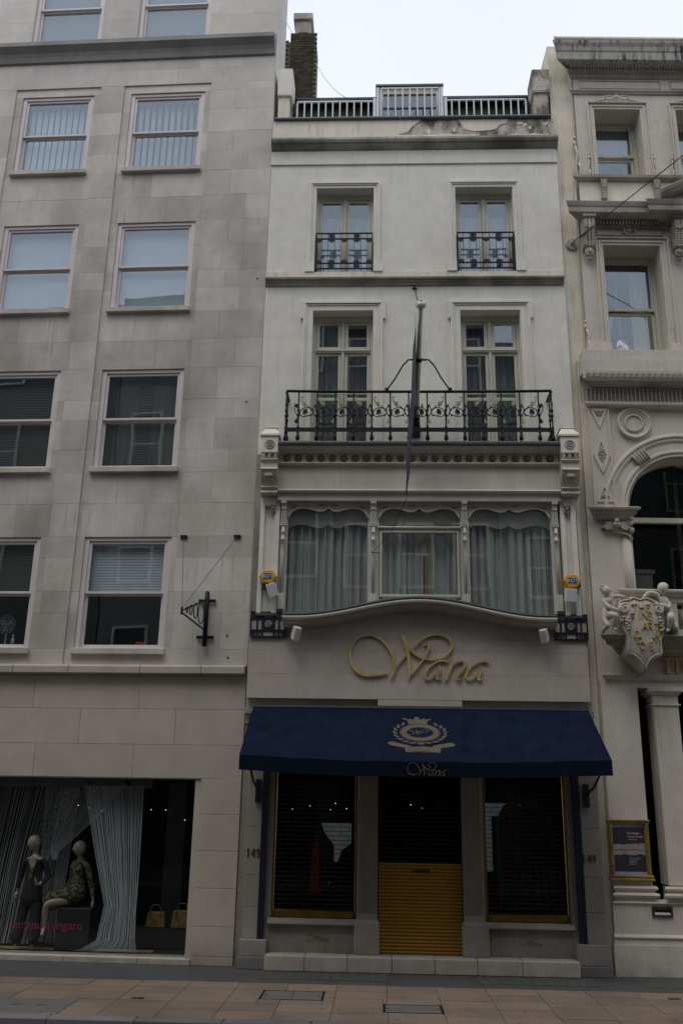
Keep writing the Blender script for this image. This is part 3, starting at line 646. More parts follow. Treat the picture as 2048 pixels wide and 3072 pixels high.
# ================================================================== THE WHITE TOWNHOUSE (middle)
WB = T('townhouse', 'narrow white stucco townhouse with iron balconies and a blue shop awning', 'building', 'W')
X0, X1 = -1.985, 3.16
W3 = [(-1.144, -.122, 11.02, 12.73), (1.33, 2.345, 11.02, 12.73)]
W2 = [(-1.146, -.115, 7.66, 10.245), (1.365, 2.38, 7.66, 10.245)]
mb = wall_grid(MB(), X0, X1, 6.7, 13.24, W3+W2, 0, .27)
mb.box(X0, X1, .27, .3, 13.24, 14.2)
mb.build('wall', 'stucco', WB)
MB().prism_yz([(-.03, 13.24), (-.03, 13.52), (.27, 13.52), (.27, 13.24)], X0, X1).build('frieze', 'stucco', WB)
MB().mould([(-.03, 13.52), (-.07, 13.54), (-.12, 13.585), (-.12, 13.61), (-.16, 13.62), (-.18, 13.66), (-.17, 13.71), (-.13, 13.745), (-.03, 13.76), (.2, 13.76), (.2, 13.52)], X0, X1+.02).build('cornice', 'stucco_dirty', WB)
# parapet: sound paint on the left, peeled render on the right, split along a ragged outline
rnd = random.Random(5)
top = [(.62+.12, 14.2), (.66, 14.12), (.56, 14.03), (.5, 13.93), (.3, 13.87)]
low = [(x, 13.84+rnd.uniform(-.035, .035)-(.02 if x > 1.5 else 0)) for x in [.5, .7, .95, 1.2, 1.45, 1.7, 1.95, 2.2, 2.4, 2.6]]
MB().box(X0, X1-.01, -.015, .2, 13.76, 14.2).build('parapet_render', 'peel', WB)
MB().prism_xz([(X0+.002, 13.762), (X0+.002, 14.199)]+top+low+[(2.75, 13.86), (3.0, 13.84), (3.14, 13.8), (3.14, 13.762)], -.032, -.016).build('paint_skin', 'stucco_cream', WB)
MB().prism_xz([(1.42, 14.19), (1.46, 14.1), (1.52, 13.98), (1.68, 13.93), (1.95, 13.94), (2.1, 13.97), (2.16, 14.06), (2.28, 14.1), (2.33, 14.19)], -.028, -.0155).build('paint_skin', 'stucco_cream', WB)
for k in range(9):
    x = rnd.uniform(2.4, 3.05) if k > 3 else rnd.uniform(.8, 1.4); z = rnd.uniform(13.93, 14.15); s = rnd.uniform(.02, .05)
    MB().prism_xz([(x+s*math.cos(a*1.05)*rnd.uniform(.6, 1.5), z+s*math.sin(a*1.05)*rnd.uniform(.6, 1.4)) for a in range(6)], -.024, -.0155).build('paint_flake', 'stucco_cream', WB)
for x, z, dx in [(.72, 13.85, .3), (1.3, 13.83, .22), (1.9, 13.81, .3), (2.3, 13.83, .2)]:
    MB().add([(x, -.034, z), (x+dx, -.034, z-.02), (x+dx*.85, -.075, z-.075), (x+dx*.2, -.05, z-.03)], [(0, 1, 2, 3)]).add([(x, -.03, z), (x+dx, -.03, z-.02), (x+dx*.85, -.07, z-.07), (x+dx*.2, -.045, z-.03)], [(0, 1, 2, 3)]).build('paint_curl', 'stucco_cream', WB)
for k, (a, b) in enumerate([(X0+.02, -.8), (-.8, .35), (.35, 1.5), (1.5, 2.35), (2.35, 3.1)]):
    MB().prism_yz([(-.075, 14.195), (-.085, 14.225), (-.06, 14.26), (.25, 14.29), (.25, 14.2)], a+.003, b-.003).build('lead_cap', 'lead', WB, bev=.006)
# string course
MB().box(X0, X1-.01, -.03, 0, 10.855, 11.0).build('band', 'stucco_cream', WB)
MB().mould([(0, 10.73), (-.035, 10.735), (-.045, 10.765), (-.07, 10.78), (-.075, 10.81), (-.11, 10.82), (-.115, 10.85), (-.03, 10.858), (0, 10.858)], X0, X1-.02).build('string_course', 'stucco_dirty', WB)
# surrounds
def arch_surround(holes, w, steps, name='surround', base=None, ears=None, mat='stucco'):
    for a, b, c, d in holes:
        mb = MB(); o = w
        zb = c+(base or 0)
        # inner flat band, outer raised fillet
        for (i0, i1, y) in steps:
            mb.prism_xz([(a-i1, zb), (a-i1, d+i1), (b+i1, d+i1), (b+i1, zb), (b+i0, zb), (b+i0, d+i0), (a-i0, d+i0), (a-i0, zb)], y, .0)
        if ears:
            for s, q in ((-1, a), (1, b)):
                e0, e1, zz = ears; x0, x1 = sorted((q+s*w, q+s*(w+e0)))
                mb.box(x0, x1, steps[-1][2]-.001, 0, zz, d+w)
            mb.box(a-w-e0, b+w+e0, steps[-1][2]-.002, 0, d+w-.04, d+w+.006)
        if base: mb.box(a-w-.05, a-.001, -.055, 0, c-.02, zb).box(b+.001, b+w+.05, -.055, 0, c-.02, zb)
        mb.build(name, mat, WB, bev=.004)
arch_surround(W3, .118, [(.001, .055, -.018), (.055, .08, -.035), (.08, .118, -.052)], base=.165)
arch_surround([(a, b, 7.66, d) for a, b, c, d in W2], .165, [(.001, .095, -.02), (.095, .125, -.038), (.125, .165, -.055)], ears=(.045, 0, 10.08))
def casement(parent, a, b, c, d, y, split=None, rail=None, lower=None):
    """french casement: outer frame, mullion, leaves with panes"""
    wd = frame_mb(a, b, c, d, .05, y, y+.09, wb=.04, wt=.1).build('window', 'frame_white', parent, bev=.004)
    cx = (a+b)/2
    MB().box(cx-.028, cx+.028, y-.012, y+.07, c+.04, d-.1).box(cx-.01, cx+.01, y-.026, y-.012, c+.04, d-.1).build('mullion', 'frame_white', wd, bev=.004)
    tiers = [(c+.04, d-.1)] if not split else [(c+.04, split-.035), (split+.035, d-.1)]
    if split: MB().box(a+.05, b-.05, y-.02, y+.08, split-.035, split+.035).box(a+.05, b-.05, y-.035, y-.02, split-.01, split+.012).build('transom', 'frame_white', wd, bev=.003)
    for ti, (z0, z1) in enumerate(tiers):
        for x0, x1 in ((a+.05, cx-.028), (cx+.028, b-.05)):
            fw = .05 if not (split and ti == 1) else .06
            zb = .05 if not (lower and ti == 0) else .05
            lf = frame_mb(x0+.002, x1-.002, z0+.002, z1-.002, fw, y+.015, y+.06, wb=zb, wt=.05)
            if lower and ti == 0: lf.box(x0+fw, x1-fw, y+.016, y+.06, lower-.03, lower+.03)
            lf.build('leaf', 'frame_white', wd, bev=.005)
            pane(wd, x0+fw-.004, x1-fw+.004, z0+.04, z1-.04, y+.035)
    return wd
for k, (a, b, c, d) in enumerate(W3):
    MB().box(a-.0, b+.0, .0, .27, c-.03, c+.0).build('sill', 'stucco', WB)
    casement(WB, a, b, c, d, .2)
    room(WB, a, b, c, d, .3, 2.4)
    cx = (a+b)/2; side = ['left', 'right'][k]
    for q, (x0, x1) in enumerate(((a+.05, cx+.01), (cx-.01, b-.05))):
        single(drape(x0, x1, c+.02, d-.33, .42, .022, .085, seed=20+k*3+q), 'curtain', 'curtain_pale', f'pale sheer curtain in {["left","right"][q]} leaf of the {side} upper window with a small iron guard', 'curtain', 'W', (x0, .42, c), smooth=True, group='sheer curtains in the upper townhouse windows')
for k, (a, b, c, d) in enumerate(W2):
    casement(WB, a, b, c, d, .2, split=9.585, lower=8.69)
    room(WB, a, b, c, d, .3, 2.6)
    cx = (a+b)/2; side = ['left', 'right'][k]
    for q, (x0, x1) in enumerate(((a+.05, cx+.01), (cx-.01, b-.05))):
        single(drape(x0, x1, c, d-.1, .42, .035, .13, seed=40+k*3+q, nz=8), 'curtain', 'curtain_dark', f'grey curtain behind the {["left","right"][q]} half of the {side} balcony window', 'curtain', 'W', (x0, .42, c), smooth=True, group='grey curtains behind the balcony windows')
    MB().tube([(a+.02, .12, 8.74), (b-.02, .12, 8.74)], .008, 6).build('safety_rail', 'frame_white', WB)
# ---- small iron window guards
def palm(sz=1.0):
    mb = MB()
    for k in range(7):
        a = R(-90+(k-3)*27); L = .075*sz*(1-.06*abs(k-3)); c, s = math.cos(a), math.sin(a)
        mb.prism_xz([(0, 0), (L*.6*c-.011*s, L*.6*s+.011*c), (L*c, L*s), (L*.6*c+.011*s, L*.6*s-.011*c)], -.008, .008)
    mb.ring_y(-.035, -.012, .009, .02, -.009, .009, 10); mb.ring_y(.035, -.012, .009, .02, -.009, .009, 10)
    return mb.mesh('palmette', 'iron')
def roset():
    mb = MB(); mb.ring_y(0, 0, .038, .052, -.008, .008, 18); mb.ring_y(0, 0, .004, .014, -.012, .012, 8)
    for k in range(8):
        a = R(k*45); c, s = math.cos(a), math.sin(a)
        mb.prism_xz([(.012*c, .012*s), (.026*c-.009*s, .026*s+.009*c), (.04*c, .04*s), (.026*c+.009*s, .026*s-.009*c)], -.007, .007)
    return mb.mesh('rosette', 'iron')
PM, RM = palm(), roset()
for k, (a, b, c, d) in enumerate(W3):
    g = T('window_guard', f'low black iron guard with palmettes across the {["left","right"][k]} upper window', 'window guard', 'W', ((a+b)/2, -.02, 11.05), group='iron guards on the two upper windows')
    for z in (11.78, 11.67, 11.175, 11.068): MB().box(a+.012, b-.012, -.035, -.01, z-.009, z+.009).build('rail', 'iron', g)
    for x in (a+.012, b-.026): MB().box(x, x+.014, -.035, .19, 11.04, 11.79).build('end_post', 'iron', g)
    rod = MB().box(-.004, .004, -.004, .004, -.38, .38).mesh('rod', 'iron'); n = 8
    for i in range(n): inst('rod', rod, g, (a+.115+i*.1145, -.022, 11.42))
    for i in range(5):
        x = a+.07+i*.221
        inst('palmette', PM, g, (x, -.024, 11.655)); inst('palmette', PM, g, (x, -.024, 11.19), (1, 1, -1))
        if i in (1, 3): inst('rosette', RM, g, (x, -.024, 11.725)); inst('rosette', RM, g, (x, -.024, 11.12))
# ---- balcony railing
YB = -.42
rl = T('balcony_railing', 'long black iron balcony railing with scrolls and cream leaves', 'railing', 'W', (.6, YB, 7.66))
def railpt(x): return 8.53+.012*((x-.6)/2.1)**2
pts = [(-1.5, -.02, 8.54), (-1.505, YB+.06, 8.55), (-1.49, YB, 8.545)]+[(x/10, YB, railpt(x/10)) for x in range(-13, 27, 3)]+[(2.73, YB, 8.545), (2.75, YB+.06, 8.55), (2.745, -.02, 8.54)]
MB().tube(pts, .024, 8).build('handrail', 'iron', rl, smooth=True)
MB().box(-1.5, 2.74, YB-.012, YB+.012, 7.835, 7.9).box(-1.515, -1.49, YB, 0, 7.835, 7.9).box(2.73, 2.755, YB, 0, 7.835, 7.9).build('lower_rail', 'iron', rl)
post = MB().lathe([(.011, 0), (.011, .02), (.03, .03), (.034, .07), (.022, .12), (.014, .14), (.022, .15), (.022, .165), (.014, .175), (.016, .23), (.022, .24), (.022, .255), (.013, .27), (.013, .43), (.024, .44), (.024, .465), (.013, .475), (.013, .52), (.024, .53), (.024, .555), (.013, .56), (.012, .86)], 0, 0, 8).mesh('baluster', 'iron', smooth=True)
K = 1/1191.0
def zz(p): return [((x-345)*K, (865-y)*K) for x, y in p]
def tb(mb, p, r): mb.tube([(x, 0, z) for x, z in zz(p)], r, 5)
mb = MB()
tb(mb, [(515,370),(570,425),(610,480),(640,550),(670,600)], .0085)
tb(mb, [(628,510),(600,445),(540,415),(470,412),(405,445),(370,510),(385,570),(440,605),(500,590),(560,572),(612,545),(628,510)], .0085)
tb(mb, [(625,500),(622,430),(650,385),(680,365)], .008)
tb(mb, [(440,470),(500,440),(520,520),(490,575),(455,560),(460,530)], .007)
mb.prism_xz(zz([(500,435),(460,450),(430,490),(428,530),(445,560),(470,535),(485,545),(515,500)]), -.008, .008)
mb.prism_xz(zz([(560,572),(612,545),(600,595),(585,590)]), -.007, .007)
mb.prism_xz(zz([(640,325),(670,350),(690,380),(690,425),(665,430),(668,395),(640,380),(655,350)]), -.008, .008)
mb.prism_xz(zz([(345,500),(365,490),(365,535),(345,530)]), -.015, .015)
SCR = mb.mesh('scroll', 'iron', smooth=False)
mb = MB()
mb.prism_xz(zz([(372,190),(380,245),(398,300),(410,320),(425,345),(440,368),(462,388),(500,368),(497,330),(485,290),(462,282),(440,300),(418,280),(402,245),(392,205)]), -.012, .009)
tb(mb, [(380,215),(390,185),(415,180),(425,195),(412,208),(402,198)], .006)
mb.prism_xz(zz([(430,340),(455,300),(475,345),(455,375)]), -.022, -.012)
LEAF = mb.mesh('cream_leaf', 'gilt')
mb = MB(); mb.prism_xz(zz([(672,620),(655,660),(640,690),(622,712),(640,722),(652,745),(665,738),(672,690)]), -.012, .01)
LEAF2 = mb.mesh('small_leaf', 'gilt')
nb = 14; xs_ = [-1.3+i*(2.53+1.3)/(nb-1) for i in range(nb)]
zb0 = 7.87
for i, x in enumerate(xs_):
    inst('baluster', post, rl, (x, YB, 7.665))
    if i < 6: inst('scroll', SCR, rl, (x, YB, zb0)); inst('cream_leaf', LEAF, rl, (x, YB, zb0)); inst('small_leaf', LEAF2, rl, (x, YB, zb0))
    elif i > 7: inst('scroll', SCR, rl, (x, YB, zb0), (-1, 1, 1)); inst('cream_leaf', LEAF, rl, (x, YB, zb0), (-1, 1, 1)); inst('small_leaf', LEAF2, rl, (x, YB, zb0), (-1, 1, 1))
inst('scroll', SCR, rl, (xs_[6], YB, zb0), (.8, 1, 1)); inst('scroll', SCR, rl, (xs_[7], YB, zb0), (-.8, 1, 1))
mb = MB(); tb(mb, [(280,325),(262,420),(275,480),(310,545),(330,600)], .0085); mb.prism_xz(zz([(300,325),(335,350),(330,420),(300,430),(310,400),(270,400)]), -.008, .008); mb.prism_xz(zz([(325,610),(300,660),(270,705),(305,740),(330,735)]), -.008, .008)
EL = mb.mesh('end_leaf', 'iron'); inst('end_leaf', EL, rl, (xs_[0], YB, zb0)); inst('end_leaf', EL, rl, (xs_[-1], YB, zb0), (-1, 1, 1))
for sx2 in (-1.502, 2.742):
    inst('baluster', post, rl, (sx2, YB+.03, 7.665)); inst('baluster', post, rl, (sx2, -.2, 7.665))
    mb = MB(); mb.tube([(sx2, -.3+.1*math.cos(a/8*6.28), 8.18+.1*math.sin(a/8*6.28)) for a in range(9)], .009, 5); mb.tube([(sx2, -.4, 8.3), (sx2+.0, -.36, 8.4), (sx2, -.3, 8.48)], .02, 5); mb.build('side_scroll', 'iron', rl)
# ---- flagpole, flag, stays
fp = T('flagpole', 'white flagpole slanting out over the balcony with ball cap and black stays', 'flagpole', 'W', (.615, -.1, 8.45))
P0 = Vector((.585, -.06, 8.05)); P1 = Vector((.625, -1.5, 9.44)); dP = (P1-P0)
MB().tube([P0, P0+dP*.5, P1], [.05, .043, .036], 12).build('pole', 'polewhite', fp, smooth=True)
du = dP.normalized()
q1 = P1+du*.02
rings = []; e1 = Vector((1, 0, 0)); e2 = du.cross(e1)
mb = MB(); prof = [(.0, -.03), (.06, -.03), (.078, -.01), (.082, .03), (.074, .055), (.05, .07), (.012, .073)]
mb.loft([[q1+du*h+(e1*math.cos(j*6.2832/18)+e2*math.sin(j*6.2832/18))*max(r, .002) for j in range(18)] for r, h in prof]); mb.build('cap', 'polewhite', fp, smooth=True)
mb = MB(); mb.loft([[q1+du*h+(e1*math.cos(j*6.2832/8)+e2*math.sin(j*6.2832/8))*r for j in range(8)] for r, h in ((.02, .07), (.02, .085), (.008, .09))]); mb.build('cap_bolt', 'lead', fp)
PC = P0+dP*.58
mb = MB(); mb.tube([PC-du*.03, PC+du*.03], .056, 12); mb.box(PC.x-.12, PC.x+.12, PC.y-.01, PC.y+.01, PC.z-.012, PC.z+.012); mb.build('clamp', 'iron', fp)
for s, ex in ((-1, .18), (1, .98)):
    a = Vector((PC.x+s*.12, PC.y, PC.z)); b = Vector((ex if s < 0 else 1.06, YB, 8.56)); b = Vector((.115, YB, 8.56)) if s < 0 else Vector((1.13, YB, 8.56))
    mid = a.lerp(b, .28)+Vector((s*.02, 0, .05))
    MB().tube([a, a+Vector((s*.04, 0, .0)), mid, a.lerp(b, .65)+Vector((0, 0, .015)), b], .0125, 6).build('stay', 'iron', fp, smooth=True)
    MB().box(b.x-.03, b.x+.03, b.y-.03, b.y+.03, b.z-.03, b.z+.03).build('foot', 'iron', fp)
MB().tube([P0+du*.05, P0+du*.2], .068, 10).box(.52, .66, -.12, .0, 7.9, 8.12).build('socket', 'iron', fp)
A_ = Vector((.595, -.03, 10.66))
MB().tube([A_, P1-du*.08], .009, 6).build('tie_rod', 'iron', fp)
mb = MB(); mb.ell((.594, -.02, 10.68), (.02, .03, .02), 8, 6).ell((.56, -.02, 10.67), (.018, .012, .014), 6, 5).ell((.628, -.02, 10.67), (.018, .012, .014), 6, 5).ell((.594, -.02, 10.72), (.014, .012, .022), 6, 5); mb.build('finial', 'iron', fp)
MB().tube([(.7, -.06, 8.5), (.72, -.08, 8.35), (.72, -.08, 8.25), (.79, -.08, 8.2)], .006, 5).build('cable', 'polewhite', fp)
fl = T('flag', 'charcoal flag hanging edge-on from the slanting flagpole', 'flag', 'W', (.6, -1.4, 9.3))
n1, n2 = 14, 40; V = []; rndf = random.Random(3)
for j in range(n2+1):
    t = j/n2
    for i in range(n1+1):
        u = i/n1                       # u: outer to inner along the pole
        top_ = P1.lerp(P0, .03+.55*u)
        gather = (1-t)**.6
        drop = 2.95*t*(1-.52*u)
        x = top_.x - .085 - .09*t**1.3 + .026*math.sin(u*9+t*5)*(.5+t)*(1-t**6) + .012*math.sin(u*23+1)*t - .06*(t**3)*(1-u)
        y = top_.y + (.12*u*(1-t) - .32*u*t) + .25*t*(.5)
        V.append((x, y+.03*math.sin(t*7+u*3), top_.z-.04-drop))
F = [(j*(n1+1)+i, j*(n1+1)+i+1, (j+1)*(n1+1)+i+1, (j+1)*(n1+1)+i) for j in range(n2) for i in range(n1)]
o = MB().add(V, F).build('cloth', 'flag', fl, smooth=True); sm = o.modifiers.new('solid', 'SOLIDIFY'); sm.thickness = .006
tipf = Vector(V[n2*(n1+1)])
single(MB().tube([tipf, tipf.lerp(Vector((-.1, -.22, 5.9)), .5)+Vector((.03, 0, -.1)), (-.1, -.22, 5.9)], .0045, 5).tube([(-.12, -.2, 5.905), (.02, -.24, 5.88)], .008, 5), 'halyard', 'wire', 'thin cord from the flag tip down to a cleat on the big window mullion', 'cord', 'W', (-.1, -.22, 5.9))
# ---- balcony slab, frieze with rosettes, fascia
EX0, EX1 = -1.6, 2.83
MB().box(EX0, EX1, -.44, 0, 7.59, 7.655).build('balcony_floor', 'stucco_dirty', WB)
for a, b in ((EX0, -.5), (-.5, .62), (.62, 1.7), (1.7, EX1)):
    MB().prism_yz([(-.445, 7.585), (-.47, 7.6), (-.475, 7.64), (-.45, 7.665), (-.3, 7.668), (-.3, 7.656), (-.44, 7.654)], a+.002, b-.002).build('lead_edge', 'lead', WB, bev=.008)
MB().mould([(-.3, 7.50), (-.34, 7.51), (-.36, 7.54), (-.4, 7.55), (-.425, 7.575), (-.43, 7.59), (0, 7.59), (0, 7.5)], EX0, EX1).build('balcony_moulding', 'stucco_warm', WB)
MB().box(EX0, EX1, -.28, 0, 7.35, 7.5).build('frieze', 'stucco_warm', WB)
MB().mould([(-.26, 7.31), (-.3, 7.315), (-.335, 7.33), (-.335, 7.348), (-.29, 7.352), (0, 7.352), (0, 7.31)], EX0, EX1).build('frieze_bead', 'stucco_warm', WB)
MB().box(EX0, EX1, -.255, 0, 6.915, 7.31).build('fascia', 'stucco_warm', WB)
MB().mould([(-.24, 6.855), (-.29, 6.862), (-.305, 6.885), (-.29, 6.91), (-.24, 6.917), (0, 6.917), (0, 6.855)], EX0, EX1).build('fascia_roll', 'stucco_warm', WB)
MB().box(EX0, EX1, -.235, 0, 6.74, 6.857).build('window_head_band', 'stucco_warm', WB)
mb = MB(); mb.cyl_y(0, 0, [(.022, -.035), (.028, -.028), (.028, 0)], 8); mb.ring_y(0, 0, .05, .06, -.012, 0, 16)
for k in range(8):
    a = R(k*45+22); c, s = math.cos(a), math.sin(a)
    mb.ell((.036*c, -.014, .036*s), (.018, .014, .018), 6, 5)
ROS = mb.mesh('rosette', 'rosette_dark', smooth=True)
for i in range(24): inst('rosette', ROS, WB, (-1.47+i*4.16/23, -.282, 7.425))
# ---- the two consoles
for k, (a, b) in enumerate(((-1.88, -1.59), (2.82, 3.125))):
    c = T('console', f'carved stone console with a capped block at the {["left","right"][k]} end of the balcony', 'bracket', 'W', ((a+b)/2, 0, 6.8), group='stone consoles at the balcony ends')
    yb = -.46; g = .012
    MB().box(a+g, b-g, yb, 0, 7.46, 7.74).build('block', 'stucco', c, bev=.008)
    MB().box(a-.012, b+.012, yb-.02, 0, 7.74, 7.775).loft([[(a-.012, yb-.02, 7.775), (b+.012, yb-.02, 7.775), (b+.012, 0, 7.775), (a-.012, 0, 7.775)], [(a+.06, yb+.14, 7.93), (b-.06, yb+.14, 7.93), (b-.06, 0, 7.93), (a+.06, 0, 7.93)]]).box(a+.045, b-.045, yb+.12, 0, 7.93, 7.955).build('cap', 'stucco_cream', c, bev=.004)
    mb = MB(); cx = (a+b)/2; mb.ring_y(cx, 7.6, .06, .076, yb-.012, yb+.01, 20)
    for q in range(4): mb.ell((cx+.027*math.cos(q*1.571+.785), yb-.002, 7.6+.027*math.sin(q*1.571+.785)), (.022, .014, .022), 8, 6)
    mb.build('quatrefoil', 'stucco_carved', c, smooth=False)
    mb = MB(); mb.box(a+g, b-g, yb+.04, 0, 7.36, 7.46)
    for q in range(3): mb.box(a+.03+q*.093, a+.075+q*.093, yb+.005, yb+.05, 7.37, 7.455)
    mb.build('dentil_course', 'stucco_carved', c)
    pr = [(0, 7.36), (yb+.0, 7.36), (yb-.012, 7.345), (yb+.01, 7.33), (yb+.035, 7.31), (yb+.03, 7.22), (yb+.005, 7.2), (yb+.0, 7.185), (yb+.03, 7.17), (yb+.06, 7.1), (yb+.13, 7.0), (yb+.155, 6.95), (yb+.13, 6.94), (yb+.12, 6.925), (yb+.14, 6.905), (yb+.17, 6.89), (yb+.135, 6.86), (yb+.13, 6.835), (yb+.16, 6.815), (0, 6.81)]
    MB().prism_yz(pr, a+g, b-g).build('scroll_face', 'stucco_warm', c, bev=.004)
    mb = MB(); mb.box(cx-.07, cx+.07, yb+.03, yb+.12, 7.06, 7.15); mb.build('panel', 'stucco_carved', c, bev=.012)
    for q in range(3): MB().ell((cx-.035+q*.035, yb+.035, 7.1), (.018, .014, .03), 8, 6).build('petal', 'stucco_warm', c, smooth=True)
# ---- oriel storey: side strips, colonnettes, scalloped heads
OH = [(-1.5, 2.76, 4.88, 6.74)]
wall_grid(MB(), X0, X1, 4.5, 6.7, OH, 0, .1).build('wall', 'stucco_warm', WB)
room(WB, -1.5, 2.76, 4.7, 6.74, .1, 2.4)
for k, (a, b) in enumerate(((-1.87, -1.56), (2.82, 3.06))):
    mb = MB(); mb.box(a, b, -.13, 0, 4.93, 6.81); mb.box(a, a+.07, -.18, -.13, 4.93, 6.81).box(b-.08, b, -.18, -.13, 4.93, 6.81).box(a+.07, b-.08, -.18, -.13, 6.66, 6.81)
    mb.build('pilaster', 'stucco', WB, bev=.006)
    mb = MB(); x = (a+b)/2+(.05 if k == 0 else -.02); mb.box(x-.045, x+.045, -.24, -.12, 6.66, 6.74).ell((x, -.2, 6.63), (.035, .04, .035), 8, 6).ell((x-.03, -.18, 6.58), (.02, .03, .045), 8, 6).ell((x+.02, -.18, 6.57), (.02, .03, .04), 8, 6); mb.build('pendant', 'stucco_carved', WB)
    MB().box(a-.01, b+.012, -.19, .0, 4.9, 4.94).build('lead_flashing', 'lead', WB)
MB().box(3.06, 3.16, -.05, 0, 4.6, 7.4).box(3.09, 3.13, -.09, -.05, 4.6, 7.0).build('side_moulding', 'stucco_warm', WB)
MB().box(-1.985, -1.87, -.02, 0, 5.0, 7.6).build('side_strip', 'stucco_dirty', WB)
lights = [(-1.435, -.172), (-.002, 1.262), (1.405, 2.668)]
HZ = 6.735
def scallop(a, b):
    p = [(0, 6.47), (.015, 6.53), (.04, 6.585), (.08, 6.625), (.14, 6.65), (.23, 6.65), (.31, 6.62), (.38, 6.59), (.44, 6.6), (.485, 6.64), (.5, 6.66)]
    L = [(a+(b-a)*u, z) for u, z in p]; return L+[(b-(x-a), z) for x, z in reversed(L[:-1])]
for k, (a, b) in enumerate(lights):
    sc = scallop(a, b)
    hd = MB()
    xs3 = [a-.05]+[q[0] for q in sc]+[b+.05]
    # head board built in vertical strips so it stays clean
    for (x0, z0), (x1, z1) in zip(sc[:-1], sc[1:]):
        hd.loft([[(x0, -.12, z0), (x0, -.12, HZ), (x0, -.06, HZ), (x0, -.06, z0)], [(x1, -.12, z1), (x1, -.12, HZ), (x1, -.06, HZ), (x1, -.06, z1)]])
    w_ = hd.build('window', 'frame_white', WB)
    MB().tube([(x, -.128, z) for x, z in sc], .017, 6).build('head_bead', 'frame_white', w_, smooth=True)
    for sgn, u0_ in ((1, .0), (1, .33), (-1, .33), (-1, .0)):
        xx = a+(b-a)*(u0_+.05) if sgn > 0 else b-(b-a)*(u0_+.05)
        mb = MB()
        for q in range(4): mb.ell((xx+sgn*(.01+.028*q if u0_ else .018*q), -.125, 6.69-(.0 if u0_ else .03)+.006*(q % 2)), (.014, .01, .018 if u0_ else .024), 6, 5)
        mb.build('carving', 'stucco_carved', w_, smooth=True)
    MB().box(a-.035, a, -.115, -.05, 4.95, HZ-.001).build('jamb', 'frame_white', w_, bev=.004); MB().box(b, b+.035, -.115, -.05, 4.95, HZ-.001).build('jamb', 'frame_white', w_, bev=.004)
    if k == 1:
        MB().box(a, b, -.13, -.05, 6.3, 6.335).tube([(a-.01, -.135, 6.33), (b+.01, -.135, 6.33)], .02, 8).build('transom', 'frame_white', w_)
        pane(w_, a, b, 6.33, 6.66, -.085)
        frame_mb(a+.01, b-.01, 5.22, 6.29, .042, -.125, -.07, wb=.04).build('casement', 'frame_white', w_, bev=.005)
        pane(w_, a+.045, b-.045, 5.25, 6.26, -.1)
        MB().box(a, b, -.16, -.05, 5.12, 5.17).build('bottom_rail', 'frame_white', w_, bev=.004)
    else: pane(w_, a-.005, b+.005, 4.9, 6.66, -.085)
for x in (-1.5, -.087, 1.333, 2.74):
    m_ = MB().box(x-.055, x+.055, -.13, -.04, 4.95, 6.74).build('mullion', 'frame_white', WB, bev=.004)
    MB().box(x-.045, x+.045, -.24, -.13, 6.69, 6.79).box(x-.04, x+.04, -.2, -.13, 6.6, 6.69).build('corbel', 'frame_white', m_, bev=.006)
    mb = MB()
    for q in (-.027, 0, .027): mb.box(x+q-.009, x+q+.009, -.185, -.13, 6.38, 6.6)
    mb.build('reed', 'frame_white', m_)
    mb = MB()
    for q in (-.035, 0, .035): mb.ell((x+q, -.175, 6.345), (.02, .03, .028), 8, 6)
    mb.box(x-.05, x+.05, -.2, -.13, 6.37, 6.385); mb.build('capital', 'frame_white', m_, smooth=False)
    MB().lathe([(.027, 5.26), (.03, 5.9), (.031, 6.1), (.038, 6.105), (.038, 6.125), (.03, 6.13), (.028, 6.22), (.036, 6.225), (.036, 6.245), (.028, 6.25), (.028, 6.32)], x, -.165, 10).build('shaft', 'frame_white', m_, smooth=True)
    MB().box(x-.05, x+.05, -.2, -.13, 5.0, 5.25).build('base', 'frame_white', m_, bev=.006)
def pelmet(a, b, seed):
    sc = [(x, z-.25) for x, z in scallop(a, b)]; mb = MB()
    for (x0, z0), (x1, z1) in zip(sc[:-1], sc[1:]):
        z0 = max(z0, 6.3); z1 = max(z1, 6.3)
        mb.loft([[(x0, -.03, z0), (x0, -.03, 6.8), (x0, -.015, 6.8), (x0, -.015, z0)], [(x1, -.03, z1), (x1, -.03, 6.8), (x1, -.015, 6.8), (x1, -.015, z1)]])
    return mb
nm = ['left', 'middle', 'right']
for k, (a, b) in enumerate(lights):
    single(pelmet(a-.05, b+.05, k), 'pelmet', 'pelmet', f'scalloped pale pelmet board behind the {nm[k]} light of the big shop window', 'pelmet', 'W', (a, -.03, 6.3), group='scalloped pelmets in the big window')
single(drape(-1.49, -.1, 4.8, 6.6, .07, .06, .13, 71, 8), 'curtain', 'curtain', 'grey folded net curtain filling the left light of the big window', 'curtain', 'W', (-1.4, .22, 4.8), smooth=True)
single(drape(1.33, 2.75, 4.8, 6.6, .07, .06, .14, 72, 8), 'curtain', 'curtain', 'grey folded net curtain filling the right light of the big window', 'curtain', 'W', (1.4, .22, 4.8), smooth=True)
single(drape(-.08, .74, 4.8, 6.6, .06, .04, .11, 73, 8), 'curtain', 'curtain', 'grey net curtain on the left side of the middle light', 'curtain', 'W', (0, .22, 4.8), smooth=True)
single(drape(1.06, 1.34, 4.8, 6.6, .06, .04, .11, 74, 8), 'curtain', 'curtain', 'narrow grey net curtain at the right edge of the middle light', 'curtain', 'W', (1.1, .22, 4.8), smooth=True)
single(drape(.70, .88, 4.8, 6.5, .04, .03, .07, 75, 8), 'curtain', 'curtain_cream', 'cream pleated curtain edge in the middle light beside a white gap', 'curtain', 'W', (.7, .17, 4.8), smooth=True)
